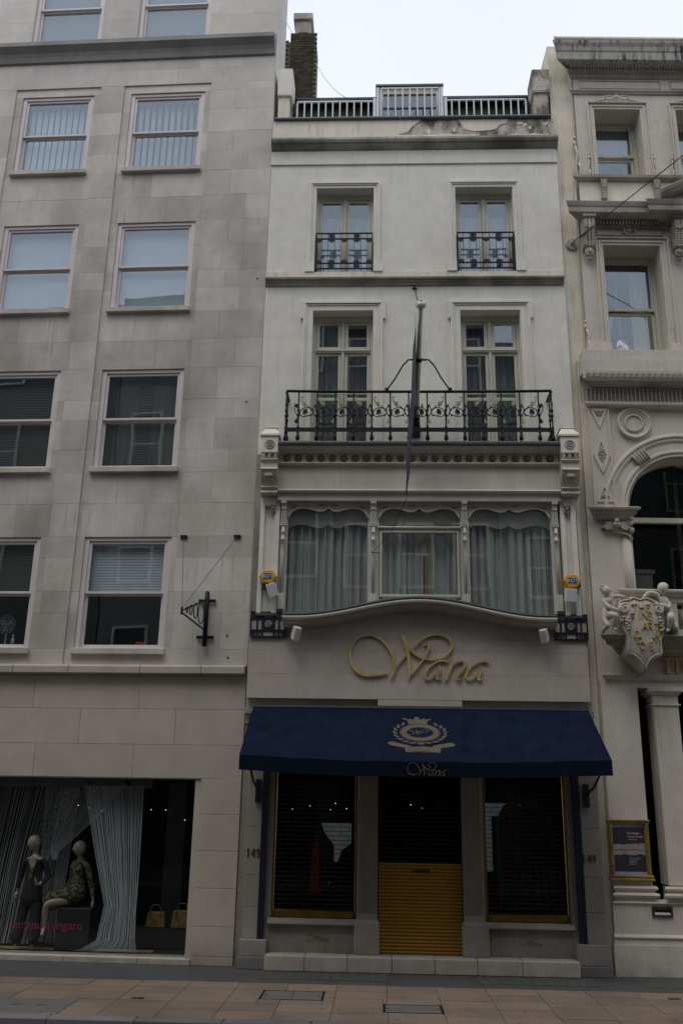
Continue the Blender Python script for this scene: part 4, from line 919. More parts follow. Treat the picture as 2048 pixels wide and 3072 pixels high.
single(drape(.68, .75, 4.8, 5.9, .02, .01, .07, 76, 4), 'curtain_lining', 'curtain_red', 'sliver of dark red lining beside the cream curtain', 'curtain', 'W', (.7, .15, 4.8), smooth=True)
single(MB().box(.84, 1.1, .12, .15, 4.8, 6.6), 'white_panel', 'white', 'plain white panel showing in the gap between curtains', 'panel', 'W', (.95, .3, 4.8))
# ---- arched coping over the stone fascia
def archz(x):
    t = (x-.62)/1.98; t = max(-1, min(1, t))
    return 4.895+.265*(.5+.5*math.cos(math.pi*min(1, abs(t)*1.06)))
NS = 48
def sweep(mb, prof, x0=-1.44, x1=2.64, n=NS):
    return mb.loft([[(x0+(x1-x0)*i/n, y, archz(x0+(x1-x0)*i/n)+dz) for y, dz in prof] for i in range(n+1)])
sweep(MB(), [(-.42, -.03), (-.445, -.02), (-.44, .005), (-.1, .03), (-.1, -.0), (-.41, -.03)]).build('lead_flashing', 'lead', WB, smooth=False)
sweep(MB(), [(-.41, -.032), (-.43, -.04), (-.44, -.06), (-.43, -.085), (-.4, -.095), (-.1, -.095), (-.1, -.032)]).build('coping', 'stucco_warm', WB)
sweep(MB(), [(-.37, -.096), (-.36, -.13), (-.33, -.155), (-.26, -.175), (-.18, -.185), (-.12, -.187), (-.12, -.2), (-.05, -.2), (-.05, -.096)]).build('cove', 'stone_low', WB)
MB().box(-1.5, 2.76, -.12, 0, 4.55, 4.9).build('fascia_core', 'mortar', WB)
# the fascia is of stone panels, joints recessed
rnd = random.Random(9)
FY = -.125
def fpanel(a, b, c, d):
    yy = FY+rnd.uniform(-.0006, .0006); g = .0015
    MB().box(a+g, b-g, yy, -.03, c+g, d-g).build('stone_panel', 'stone_low', WB)
MB().box(-1.96, 3.12, FY+.006, 0, 3.67, 4.72).build('panel_backing', 'mortar', WB)
for (z0, z1, xs4) in [(3.665, 4.03, [-1.965, -1.2, -.35, -.01, .62, 1.24, 2.1, 3.12]), (4.03, 4.38, [-1.965, -1.6, -.7, .25, 1.1, 1.9, 2.7, 3.12]), (4.38, 4.565, [-1.965, -1.1, -.2, .62, 1.35, 2.3, 3.12])]:
    for a, b in zip(xs4[:-1], xs4[1:]): fpanel(a, b, z0, z1)
for a, b in [(-1.4, -.75), (-.75, -.1), (-.1, .62), (.62, 1.3), (1.3, 1.95), (1.95, 2.63)]:
    n = 8; xs5 = [a+.003+(b-a-.006)*i/n for i in range(n+1)]
    MB().prism_xz([(x, 4.568) for x in xs5]+[(x, archz(x)-.18) for x in reversed(xs5)], FY, -.03).build('stone_panel', 'stone_low', WB)
MB().box(-.007, 1.237, FY+.002, -.05, 3.53, 3.662).build('stone_panel', 'stone_low', WB)
# blue pierced grilles
for k, (a, b) in enumerate(((-1.955, -1.4), (2.635, 3.14))):
    g = T('pierced_grille', f'dark blue pierced square grille with a spiral at the {["left","right"][k]} end of the sign panel', 'grille', 'W', ((a+b)/2, -.15, 4.57), group='dark blue pierced grilles')
    MB().box(a+.01, b-.01, -.15, -.125, 4.58, 4.95).build('backing', 'stone_low', g)
    mb = frame_mb(a, b, 4.57, 4.965, .022, -.168, -.14)
    w1 = (b-a)
    for u in (.2, .34, .66, .8): mb.box(a+w1*u-.014, a+w1*u+.014, -.166, -.143, 4.592, 4.943)
    for z in (4.675, 4.86): mb.box(a+.022, b-.022, -.167, -.143, z-.014, z+.014)
    mb.build('lattice', 'navy', g, bev=.003)
    cx = (a+b)/2; mb = MB(); mb.box(a+w1*.34, b-w1*.34, -.169, -.142, 4.69, 4.845)
    mb.build('centre_plate', 'navy', g)
    pts = [(cx+.055*(1-q/26)*math.cos(q*.5), -.172, 4.767+.06*(1-q/26)*math.sin(q*.5)) for q in range(24)]
    MB().tube(pts, .008, 5).build('spiral', 'stucco_carved', g)
    for ux, uz in ((.1, 4.63), (.9, 4.63), (.1, 4.905), (.9, 4.905)):
        MB().ring_y(a+w1*ux, uz, .014, .028, -.168, -.143, 10).build('boss', 'navy', g)
    for ux in (.1, .27, .42, .58, .73, .9):
        for uz in (4.63, 4.905): 
            if ux in (.27, .73): MB().tube([(a+w1*ux, -.155, uz-.03), (a+w1*ux, -.155, uz+.03)], .011, 6).build('knuckle', 'navy', g)
# ---- gilt script lettering
S3 = 1568/600.0
W_ = [
 [(528,415,5),(490,424,14),(440,432,22),(380,436,26),(320,425,26),(268,385,22),(240,320,19),(234,270,15),(248,205,11),(285,155,11),(335,126,12),(390,119,14),(440,130,18),(490,160,23),(530,205,25),(560,255,24),(578,310,22),(585,365,20),(578,415,15),(551,462,4)],
 [(560,440,5),(590,380,9),(625,330,9),(655,293,8),(680,268,4)],
 [(650,120,26),(668,170,34),(685,230,34),(694,290,30),(699,350,27),(703,400,22),(698,440,12),(688,463,3)],
 [(698,440,6),(735,400,10),(775,352,11),(810,308,14),(838,262,20),(852,222,24),(855,200,20),(840,188,13),(812,190,5)],
 [(722,226,5),(760,186,9),(810,143,12),(860,117,15),(920,108,16),(980,118,19),(1022,150,22),(1036,195,22),(1015,245,17),(965,290,14),(905,306,13),(850,305,14),(800,292,20),(755,268,26),(720,235,30),(698,205,20)]]
A_1 = [[(1000,322,18),(965,315,16),(920,325,12),(870,355,14),(835,395,20),(820,435,20),(835,460,16),(865,455,9),(900,425,7),(930,385,5)], [(936,348,5),(938,385,22),(925,425,22),(912,455,20),(930,460,12),(948,446,3)]]
N_1 = [[(1018,320,10),(1034,318,18),(1028,355,24),(1012,400,22),(998,440,20),(984,464,14),(975,466,4)], [(1010,400,5),(1045,350,9),(1085,320,15),(1120,315,22),(1138,332,24),(1122,375,20),(1095,415,19),(1072,448,18),(1085,464,13),(1106,447,3)]]
A_2 = [[(x+323, z, w2) for x, z, w2 in s] for s in A_1]
def script(parent, cx, cz, width, y0, y1, mat, names=True, only=None, sy=1.0, wk=1.0):
    k = width/1108.0
    for nmx, strokes in (('letter', W_), ('letter', A_1), ('letter', N_1), ('letter', A_2)):
        if only and strokes is not W_: continue
        mb = MB()
        for q, s in enumerate(strokes):
            e = .0006*q if (y1-y0) > .02 else .0002*q
            mb.ribbon([((x-779)*k+cx, (285-z)*k*sy+cz, w2*k*wk) for x, z, w2 in s], y0-e, y1, 5)
        mb.build(nmx, mat, parent)
sg = T('shop_sign', 'large gilt script letters reading Wana on the curved stone fascia', 'sign', 'W', (.61, -.17, 4.3))
script(sg, .61, 4.30, 2.1, -.168, -.14, 'gold', wk=.86)
for x, z in ((-.38, 4.3), (.5, 4.2), (.95, 4.1), (1.4, 4.1)): MB().box(x-.008, x+.008, -.155, -.12, z-.008, z+.008)
# ---- alarm boxes and floodlights
for k, (x, z, fx) in enumerate(((-1.70, 5.49, 1), (2.925, 5.455, -1))):
    side = ['left', 'right'][k]
    t = T('alarm_box', f'yellow hexagonal alarm box marked ADT {side} of the big window', 'alarm box', 'W', (x, -.2, z))
    hexa = [(x+.142*math.cos(R(a)), z+.12*math.sin(R(a))) for a in (0, 60, 120, 180, 240, 300)]
    hexb = [(x+(p-x)*.86, z+(q-z)*.86) for p, q in hexa]
    MB().loft([[(p, -.3, q) for p, q in hexb], [(p, -.275, q) for p, q in hexa], [(p, -.19, q) for p, q in hexa]]).build('casing', 'yellow', t, bev=.006)
    MB().box(x-.075, x+.075, -.306, -.299, z-.05, z+.05).build('badge_border', 'white', t)
    MB().box(x-.069, x+.069, -.309, -.3055, z-.044, z+.044).build('badge', 'blue', t)
    text_thing('lettering', 'ADT', .078, 'W', (x-.001, -.311, z-.028), 'white', parent=t, align='CENTER')
    mb = MB()
    for q in range(5):
        xx = x-fx*(.075+.012*q) if k == 1 else x+.06+.012*q
        mb.box(xx-.003, xx+.003, -.25, -.19, z-.12+.01*q, z-.07+.012*q)
    mb.build('vent_slot', 'black', t)
    MB().box(x-.07 if k == 0 else x-.03, x+.03 if k == 0 else x+.09, -.24, -.17, z-.19, z-.11).build('base', 'black', t)
def flood(label, c, size, rot, mat='white'):
    t = T('floodlight', label, 'floodlight', 'W', c)
    mb = MB(); sx, sy2, sz = size
    mb.loft([[(-sx*.5, -sy2, -sz*.5), (sx*.5, -sy2, -sz*.5), (sx*.5, -sy2, sz*.5), (-sx*.5, -sy2, sz*.5)], [(-sx*.5, -sy2*.4, -sz*.5), (sx*.5, -sy2*.4, -sz*.5), (sx*.5, -sy2*.4, sz*.5), (-sx*.5, -sy2*.4, sz*.5)], [(-sx*.3, 0, -sz*.35), (sx*.3, 0, -sz*.35), (sx*.3, 0, sz*.3), (-sx*.3, 0, sz*.3)]])
    mt = Matrix.Rotation(rot[1], 4, 'Y') @ Matrix.Rotation(rot[0], 4, 'X') @ Matrix.Rotation(rot[2], 4, 'Z')
    mb.v = [tuple(Vector(c)+(mt @ Vector(p))) for p in mb.v]
    mb.build('casing', mat, t, bev=.006)
    MB().tube([Vector(c)+Vector((0, -.02, -.0)), Vector(c)+Vector((0, .1, -.02)), (c[0], -.1, c[2]-.03)], .014, 6).build('arm', mat, t)
    MB().cyl_y(c[0], c[2]-.03, [(.035, -.14), (.035, -.12), (.03, -.11)], 10).build('mounting', mat, t)
    return t
flood('white box floodlight tilted below the left yellow alarm box', (-1.63, -.22, 5.29), (.15, .15, .21), (.25, -.35, 0))
flood('white box floodlight hanging square below the right yellow alarm box', (2.87, -.22, 5.24), (.17, .14, .2), (.2, .05, .15))
flood('rust-stained cream floodlight at the left end of the Wana sign panel', (-1.28, -.24, 4.66), (.1, .2, .2), (.4, .25, .5), 'lampwhite')
flood('cream floodlight at the right end of the Wana sign panel', (2.5, -.24, 4.66), (.1, .2, .2), (.4, -.25, -.5), 'lampwhite')

# ---- shopfront
MB().box(X0, X1, .0, .1, 3.3, 4.55).build('lintel', 'mortar', WB)
MB().box(X0, X1, -.11, .0, 3.44, 3.52).build('awning_slot', 'stucco_dirty', WB)
MB().box(X0, -1.872, .02, .2, 0, 3.66).build('party_strip', 'stone_shop', WB)
MB().box(3.14, 3.16, .02, .4, 0, 3.66).build('party_strip', 'stone_shop', WB)
def pier(a, b, y, zl_, mat='stone_shop', n='pilaster_stone'):
    for c, d in zip(zl_[:-1], zl_[1:]): MB().box(a, b, y, .05, c+.002, d-.002).build(n, mat, WB, bev=.003)
pier(-1.87, -1.664, -.1, [.37, .78, 1.2, 1.85, 2.45, 3.05, 3.5])
pier(2.875, 3.14, -.1, [.4, .8, 1.25, 1.9, 2.5, 3.1, 3.5])
MB().box(-1.9, -1.53, -.16, .05, .16, .37).build('base_stone', 'stone_shop', WB, bev=.008)
MB().box(-1.92, -1.53, -.19, .05, 0, .158).build('base_stone', 'kerb', WB, bev=.008)
MB().box(2.72, 3.16, -.16, .05, .13, .4).build('base_stone', 'stone_shop', WB, bev=.008)
MB().box(2.72, 3.18, -.19, .05, 0, .128).build('base_stone', 'kerb', WB, bev=.008)
for a, b in ((-1.664, -1.592), (2.782, 2.873)): MB().box(a, b, -.125, .02, .37, 3.5).build('blue_upright', 'navy', WB, bev=.004)
for a, b in ((-1.592, -1.515), (2.705, 2.782)): MB().box(a, b, -.02, .1, .18, 3.5).build('jamb', 'stone_shop', WB, bev=.004)
for a, b, s in ((-.277, 0, -1), (1.205, 1.492, 1)):
    p = MB().box(a, b, -.02, .3, .64, 3.5).build('pilaster', 'stone_shop', WB)
    n = 9; pw = (b-a-.03)/n
    for i in range(n):
        x = a+.015+i*pw; MB().box(x+.007, x+pw-.004, -.036, -.02, .72, 3.45).build('reed', 'stone_shop', p)
    MB().box(a, b, -.037, -.02, .64, .72).build('foot', 'stone_shop', p)
    q0, q1 = (a-.045, b+.028) if s < 0 else (a-.028, b+.045)
    MB().box(q0, q1, -.11, .3, .2, .6).loft([[(q0, -.11, .6), (q1, -.11, .6), (q1, .3, .6), (q0, .3, .6)], [(a, -.04, .645), (b, -.04, .645), (b, .3, .645), (a, .3, .645)]]).build('plinth_block', 'stone_shop', p, bev=.006)
wins = [(-1.515, -.277), (1.492, 2.705)]
for k, (a, b) in enumerate(wins):
    MB().box(a+.02, a+.055, .02, .1, .645, 3.4).build('brass_trim', 'brass', WB, bev=.01); MB().box(b-.055, b-.02, .02, .1, .645, 3.4).build('brass_trim', 'brass', WB, bev=.01)
    MB().box(a, a+.02, -.005, .1, .645, 3.4).build('frame_edge', 'stone_shop', WB); MB().box(b-.02, b, -.005, .1, .645, 3.4).build('frame_edge', 'stone_shop', WB)
    MB().box(a+.055, b-.055, .0, .1, .645, .745).build('brass_band', 'brass', WB, bev=.01)
    MB().prism_yz([(-.09, .565), (-.09, .585), (-.04, .64), (.1, .642), (.1, .555), (-.05, .555)], a-.02, b+.02).build('window_sill', 'stone_shop', WB, bev=.004)
    MB().box(a-.02, b+.02, .0, .1, .2, .555).build('stall_riser', 'stone_shop', WB)
    pane(WB, a+.055, b-.055, .745, 3.3, .16, 'glass_shop', 'shop_window_pane')
    gt = T('roller_grille', f'bronze see-through roller grille over the {["left","right"][k]} shop window', 'roller grille', 'W', ((a+b)/2, .06, .75), group='see-through roller grilles of the shopfront')
    rod = MB().box(-(b-a-.12)/2, (b-a-.12)/2, -.004, .004, -.0045, .0045).mesh('rod', 'brassdark'); n = 42
    for i in range(n): inst('rod', rod, gt, ((a+b)/2, .06, .76+i*.061))
    mb = MB(); m2 = 5
    for i in range(n-1):
        for j in range(m2):
            x = a+.12+(j+(.5 if i % 2 else 0))*(b-a-.15)/m2
            if x < b-.07: mb.box(x-.003, x+.003, .055, .065, .765+i*.061, .816+i*.061)
    mb.build('link', 'brassdark', gt, kind='stuff')
    sc2 = T('window_lettering', f'small faded gilt script Wana on the stall riser below the {["left","right"][k]} shop window', 'lettering', 'W', ((-.82, 2.13)[k], 0, .39))
    script(sc2, (-.82, 2.13)[k], .39, .32, -.003, .002, 'brass')
single(MB().box(1.515, 1.6, -.02, .0, .42, .52).box(1.552, 1.563, -.023, -.02, .445, .495), 'key_switch', 'brass', 'small brass key switch plate on the right stall riser by the door', 'switch', 'W', (1.56, 0, .47), bev=.004)
MB().box(-1.53, 2.72, .0, .1, .17, .2).build('step_back', 'stone_shop', WB)
for a, b in [(-1.53, -.98), (-.98, -.4), (-.4, .2), (.2, .78), (.78, 1.35), (1.35, 1.95), (1.95, 2.72)]:
    MB().box(a+.002, b-.002, -.3, .1, 0, .198).build('step_stone', 'stone_low', WB, bev=.012)
# door: see-through grille above, ochre slats below
DX0, DX1 = 0.0, 1.205
gd = T('roller_grille', 'bronze see-through grille over the doorway above the ochre shutter', 'roller grille', 'W', (.6, .08, 1.37), group='see-through roller grilles of the shopfront')
rod = MB().box(-.6, .6, -.004, .004, -.0045, .0045).mesh('rod', 'brassdark')
for i in range(33): inst('rod', rod, gd, (.6, .08, 1.4+i*.061))
for i in range(9): MB().box(.06+i*.135, .066+i*.135, .076, .084, 1.38, 3.4).build('upright', 'brassdark', gd)
sh = T('door_shutter', 'ochre slatted roller shutter closing the lower half of the doorway', 'roller shutter', 'W', (.6, .08, .2))
slat = MB().loft([[(-.6, y, z) for y, z in [(-.002, 0), (-.016, .008), (-.02, .022), (-.014, .037), (-.002, .0445), (.01, .0445), (.01, 0)]], [(.6, y, z) for y, z in [(-.002, 0), (-.016, .008), (-.02, .022), (-.014, .037), (-.002, .0445), (.01, .0445), (.01, 0)]]]).mesh('slat', 'shutter')
for i in range(25): inst('slat', slat, sh, (.603, .08, .2+i*.0465))
MB().box(.0, 1.205, .055, .09, 1.362, 1.385).build('top_bar', 'shutter', sh)
MB().box(.5, .74, .052, .06, 1.265, 1.3).build('letter_slot', 'black', sh)
for x in (0.0, 1.185): MB().box(x, x+.02, .04, .12, .2, 3.4).build('guide', 'brassdark', WB)
MB().box(X0, -1.605, .06, .5, 0, 4.5).build('wall_core', 'mortar', WB)
MB().box(2.805, X1, .06, .5, 0, 4.5).build('wall_core', 'mortar', WB)
# dark interior of the shop
a, b, c, d = -1.6, 2.8, .19, 3.45
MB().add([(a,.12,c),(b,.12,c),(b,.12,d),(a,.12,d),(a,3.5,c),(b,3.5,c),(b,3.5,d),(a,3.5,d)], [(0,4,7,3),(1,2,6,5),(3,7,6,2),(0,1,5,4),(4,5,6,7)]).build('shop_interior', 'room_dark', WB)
for k, (x, y, z) in enumerate([(-1.35, 1.3, 2.1), (-1.1, 1.7, 2.15), (-.75, 1.4, 2.1), (-.7, 2.0, 2.2), (-.5, 1.6, 2.12), (-.35, 1.3, 2.16), (.55, 2.2, 2.2), (.75, 2.5, 2.15), (2.55, 1.0, 2.2)]):
    t = T('spot_lamp', f'tiny lit spot lamp seen through the {"left window grille" if k < 6 else "door grille" if k < 8 else "right window grille"}, {["leftmost","second from left","third from left","fourth from left","fifth from left","rightmost","left one of two","right one of two","the only one there"][k]}', 'lamp', 'W', (x, y, z), group='tiny spot lamps inside the grilled shop')
    MB().ell((x, y, z), (.007, .007, .007), 8, 6).build('bulb', 'bulb', t)
    MB().tube([(x, y, z+.01), (x, y, 3.45)], .006, 5).build('stem', 'black', t)
single(MB().prism_xz([(1.6, 1.25), (1.73, 1.25), (1.73, 2.05), (2.18, 2.0), (2.18, 2.24), (1.58, 2.24)], .9, .95), 'reflection_panel', 'reflection_glow', 'added pale glowing L-shaped panel imitating a reflection behind the right shop window grille', 'display', 'W', (1.6, .9, 1.25))  # added glowing shape in place of the bright reflection in this pane
single(MB().prism_xz([(-.86, 1.9), (-.4, 1.9), (-.4, 1.62), (-.55, 1.5), (-.6, 1.35), (-.66, 1.35), (-.66, 1.58), (-.8, 1.75)], .9, .95), 'reflection_panel', 'reflection_glow', 'added ragged pale glowing patch imitating a reflection behind the left shop window grille', 'display', 'W', (-.8, .9, 1.35))  # same for the left pane: reflected light added as a glowing patch
single(MB().lathe([(.05, .8), (.05, 1.95), (.07, 2.0)], 1.84, .8, 12), 'blue_pillar', 'blue', 'blue pillar beside the pale panel in the right shop window', 'pillar', 'W', (1.84, .8, .8), smooth=True)
gm = T('garment', 'dark red garment hanging dimly behind the left shop window grille', 'garment', 'W', (-.95, .9, .9))
MB().loft([[(-.98+dx*.5, .9, 1.62), (-.9+dx*.5, .9, 1.62), (-.9+dx*.5, .95, 1.62), (-.98+dx*.5, .95, 1.62)] if q == 0 else [(-1.02+dx, .86, .9), (-.86+dx, .86, .9), (-.86+dx, .99, .9), (-1.02+dx, .99, .9)] for q, dx in ((0, 0), (1, 0))]).build('cloth', 'red', gm)
MB().tube([(-.94, .925, 1.62), (-.94, .925, 1.7)], .006, 6).build('hanger', 'brass', gm)
ar = T('display_arch', 'dark arched display unit behind the right shop window grille', 'display arch', 'W', (2.25, .7, .75))
MB().arc_mould(2.2, 1.9, [(.32, .6), (.42, .6), (.42, .7), (.32, .7)], 24).box(1.78, 1.88, .6, .7, .75, 1.9).box(2.52, 2.62, .6, .7, .75, 1.9).build('arch', 'navy', ar)
MB().box(1.88, 2.52, .72, .74, .75, 2.2).build('back', 'room_dark', ar)
for k, x in enumerate((-1.765, 2.96)):
    t = T('house_number', f'gilt figures 149 on the {["left","right"][k]} stone pilaster', 'number', 'W', (x, -.11, 1.45))
    Z0 = 1.445
    G = {'1': [[(.05, .78, .1), (.25, .97, .14)], [(.28, 1, .16), (.28, .03, .16)], [(.12, .02, .06), (.45, .02, .06)]],
         '4': [[(.42, 1, .14), (.2, .62, .1), (.02, .32, .08)], [(.02, .3, .08), (.62, .3, .08)], [(.45, .98, .14), (.45, .02, .14)], [(.33, .02, .05), (.6, .02, .05)]],
         '9': [[(.5, .72, .15), (.42, .93, .1), (.26, .98, .08), (.08, .85, .14), (.06, .65, .14), (.2, .5, .08), (.38, .52, .08), (.5, .7, .15), (.5, .45, .15), (.38, .12, .1), (.16, .02, .08)]]}
    for i, ch in enumerate('149'):
        mb = MB()
        for s in G[ch]: mb.ribbon([(x-.095+i*.068+px*.09, Z0+pz*.105, w2*.09) for px, pz, w2 in s], -.115, -.1, 4)
        mb.build('figure', 'brass', t)
# ---- awning
aw = T('awning', 'navy canvas shop awning with straight valance and gold crest', 'awning', 'W', (.62, -.15, 3.55))
AX0, AX1, AY0, AY1 = -1.84, 3.06, -.15, -1.4
def az(x, t): return 3.55+(2.765-3.55)*t - .055*t*(1-((x-.61)/2.45)**2) - .012*math.sin(math.pi*t) + (.007*math.sin(x*2.9)+.0045*math.sin(x*7.3+1.2)+.003*math.sin(x*13.1+.4)+.002*math.sin(x*27+t*2))*t*(1-.3*t)
nx, ny = 60, 12; V = []; F = []
for side in (0, 1):
    for j in range(ny+1):
        for i in range(nx+1):
            x = AX0+(AX1-AX0)*i/nx; t = j/ny; V.append((x, AY0+(AY1-AY0)*t, az(x, t)-.004*side))
k0 = (nx+1)*(ny+1)
for s in (0, 1): F += [(s*k0+j*(nx+1)+i, s*k0+j*(nx+1)+i+1, s*k0+(j+1)*(nx+1)+i+1, s*k0+(j+1)*(nx+1)+i) for j in range(ny) for i in range(nx)]
MB().add(V, F).build('canopy', 'canvas', aw, smooth=True)
for x in (-.68, .05, 1.19, 1.95):
    MB().tube([(x, AY0+(AY1-AY0)*j/8, az(x, j/8)+.001) for j in range(9)], .004, 5).build('seam', 'canvas', aw)
V = []; F = []
for j in range(4):
    for i in range(nx+1):
        x = AX0+(AX1-AX0)*i/nx; V.append((x, AY1-.003-.006*math.sin(x*11)*j/3, az(x, 1)-.0-.195*j/3))
F = [(j*(nx+1)+i, j*(nx+1)+i+1, (j+1)*(nx+1)+i+1, (j+1)*(nx+1)+i) for j in range(3) for i in range(nx)]
MB().add(V, F).build('valance', 'valance', aw, smooth=True)
for x in (AX0, AX1): MB().prism_yz([(AY0, 3.55), (AY1, az(x, 1)), (AY1, az(x, 1)-.195), (AY1+.08, az(x, 1)-.18)], x-.002, x+.002).build('side_panel', 'valance', aw)
MB().tube([(AX0+(AX1-AX0)*i/20, AY1+.03, az(AX0+(AX1-AX0)*i/20, 1)-.03) for i in range(21)], .022, 8).build('front_bar', 'navy', aw)
MB().tube([(AX0, -.16, 3.53), (AX1, -.16, 3.53)], .04, 10).build('roller', 'navy', aw)
for x in (-1.73, 2.97):
    MB().tube([(x, -.13, 2.35), (x, -.7, 2.45), (x, AY1+.05, 2.72)], .018, 6).build('arm', 'navy', aw); MB().box(x-.035, x+.035, -.16, -.1, 2.18, 2.5).build('arm_bracket', 'navy', aw)
# crest printed on the slope: flat pieces of thin appliqué lying on the canvas
def onslope(u, v, lift=.0035):
    """u metres across from the centre, v metres down the slope from the crest middle"""
    x = .585+u; L = math.hypot(1.25, .785); t = .48+v/L
    return (x, AY0+(AY1-AY0)*t, az(x, t)+lift)
def applique(polys, mat, name, lift=.0035, thick=.0015):
    mb = MB()
    for pl in polys:
        mb.loft([[onslope(u, v, lift) for u, v in pl], [onslope(u, v, lift+thick) for u, v in pl]])
    return mb.build(name, mat, aw)
q_ = .93/1270
def cr(p): return [((x-770)*q_, (y-450)*q_*1.9) for x, y in p]
def oval(rx, ry, n=40, a0=0): return [(rx*math.cos(2*math.pi*i/n), ry*math.sin(2*math.pi*i/n)) for i in range(n)]
def ovring(r0, r1, w2, n=36, cx=0, cy=0):
    P = []
    for i in range(n):
        a, b = 2*math.pi*i/n, 2*math.pi*(i+1)/n
        P.append([(cx+(r0)*math.cos(a), cy+(r1)*math.sin(a)), (cx+(r0)*math.cos(b), cy+(r1)*math.sin(b)), (cx+(r0-w2)*math.cos(b), cy+(r1-w2)*math.sin(b)), (cx+(r0-w2)*math.cos(a), cy+(r1-w2)*math.sin(a))])
    return P
cy_ = (448-450)*q_*1.9
applique(ovring(.268, .225, .075), 'goldpaint', 'crest_oval')
applique(ovring(.285, .242, .008), 'goldpaint', 'crest_rim', .003)
applique(ovring(.188, .142, .006), 'goldpaint', 'crest_rim', .003)
leaf = []
for s in (-1, 1):
    for k in range(9):
        a = R(158-k*19) if s < 0 else R(22+k*19)
        a = R(100+k*19.5) if s < 0 else R(80-k*19.5)
        a2 = R(205-k*0) 
        ang = R(-50+k*17.5) if s > 0 else R(-130-k*17.5)
        rx, ry = .355, .30
        cx, cv = rx*math.cos(ang), ry*math.sin(ang)
        tdir = ang + (R(-60) if s > 0 else R(60))
        for off in (-.32, .22):
            td = tdir+off; L = .115; wv = .02; c, z = math.cos(td), math.sin(td)
            leaf.append([(cx-c*L*.5, cv-z*L*.5), (cx-c*.1*L-z*wv, cv-z*.1*L+c*wv), (cx+c*L*.5, cv+z*L*.5), (cx-c*.1*L+z*wv, cv-z*.1*L-c*wv)])
leaf = [l for l in leaf if l[0][1] > -.3]
for l in leaf: applique([l], 'goldpaint', 'crest_leaf', .0045+random.random()*.001)
applique([cr([(560,290),(540,215),(470,190),(430,175),(495,165),(560,200),(590,180),(640,200),(680,190),(680,145),(775,145),(775,190),(830,190),(870,165),(900,200),(960,180),(1025,180),(960,215),(930,225),(915,295),(760,270)])], 'goldpaint', 'crest_crown', .004)
applique([cr([(150,675),(185,640),(250,640),(340,665),(500,690),(590,720),(560,745),(450,740),(300,725),(190,705)]), cr([(1410,690),(1370,655),(1320,645),(1200,670),(1050,690),(980,720),(985,745),(1100,750),(1250,740),(1370,715)]), cr([(455,750),(600,735),(780,722),(960,735),(1135,755),(1110,840),(960,825),(780,815),(620,822),(490,832)])], 'goldpaint', 'crest_ribbon', .0045)
def script_slope(cu, cv, width, mat, only=False, squash=1.0):
    k = width/1108.0
    for strokes in (W_,) if only else (W_, A_1, N_1, A_2):
        P = []
        for s in strokes:
            t_ = MB().ribbon([((x-779)*k, (z-285)*k*squash, w2*k*1.25) for x, z, w2 in s], 0, 1, 4)
            nring = len(t_.v)//4
            for i in range(nring-1):
                a, b = t_.v[i*4], t_.v[i*4+1]; c, d = t_.v[i*4+5], t_.v[i*4+4]
                P.append([(a[0]+cu, a[2]+cv), (b[0]+cu, b[2]+cv), (c[0]+cu, c[2]+cv), (d[0]+cu, d[2]+cv)])
        applique(P, mat, 'letter', .0065 if mat == 'goldline' else .0045, .001)
script_slope(.0, .0, .5, 'goldpaint', True, .9)
script_slope(.0, .47, .36, 'goldline', False, 1.5)
vt = T('valance_lettering', 'tan script Wana painted on the awning valance', 'lettering', 'W', (.645, -1.41, 2.6))
def zv(x): return az(x, 1)-.1
script(vt, .645, zv(.64)+.002, .52, -1.4185, -1.412, 'goldpaint')

# ================================================================== roof of the townhouse
RY = .1
rb = T('roof_railing', 'low white metal railing along the townhouse parapet with a taller middle section', 'railing', 'W', (.6, RY, 14.28))
def bars(a, b, z1, n, y):
    MB().box(a, b, y-.015, y+.015, z1-.015, z1+.012).build('top_rail', 'white', rb); MB().box(a, b, y-.012, y+.012, 14.29, 14.31).build('bottom_rail', 'white', rb)
    me = MB().box(-.012, .012, -.012, .012, 0, z1-14.3).mesh('bar', 'white')
    for i in range(n): inst('bar', me, rb, (a+(b-a)*(i+.0)/(n-1), y, 14.3))
bars(-1.56, -.1, 14.74, 12, RY); bars(1.18, 2.68, 14.74, 12, RY); bars(-.0, 1.08, 14.98, 9, RY-.05)
for x in (-.06, 1.13, 1.2, -.12): MB().box(x-.025, x+.025, RY-.06, RY+.1, 14.28, 15.0 if -.1 < x < 1.15 else 14.76).build('post', 'white', rb)
dm = T('roof_storey', 'low attic storey with windows and dark gutter behind the roof railing', 'roof storey', 'W', (.6, .8, 14.28))
mb = wall_grid(MB(), -1.7, 2.85, 14.28, 15.12, [(-1.5, -.86, 14.4, 14.83), (-.8, -.15, 14.4, 14.83), (1.25, 1.9, 14.4, 14.83), (1.96, 2.6, 14.4, 14.83)], .7, .1)
mb.build('wall', 'brickmortar', dm)
MB().box(-1.7, 2.85, .85, 4, 14.28, 15.12).build('core', 'room_dark', dm)
for a, b in ((-1.5, -.86), (-.8, -.15), (1.25, 1.9), (1.96, 2.6)):
    w_ = frame_mb(a, b, 14.4, 14.83, .04, .72, .78).build('window', 'frame_white', dm); pane(w_, a+.04, b-.04, 14.44, 14.79, .75)
for a, b in ((-1.66, -.06), (1.15, 2.8)): MB().tube([(a, .58, 15.15), (b, .58, 15.15)], .075, 8).build('gutter', 'iron', dm, smooth=True)
MB().box(-1.7, 2.85, .55, 4, 15.17, 15.24).build('roof', 'opp_roof', dm)
MB().box(-.09, -.03, .25, .9, 14.28, 15.2).box(1.11, 1.17, .25, .9, 14.28, 15.2).box(-.1, 1.18, .22, .9, 15.2, 15.24).build('dormer', 'lead', dm)
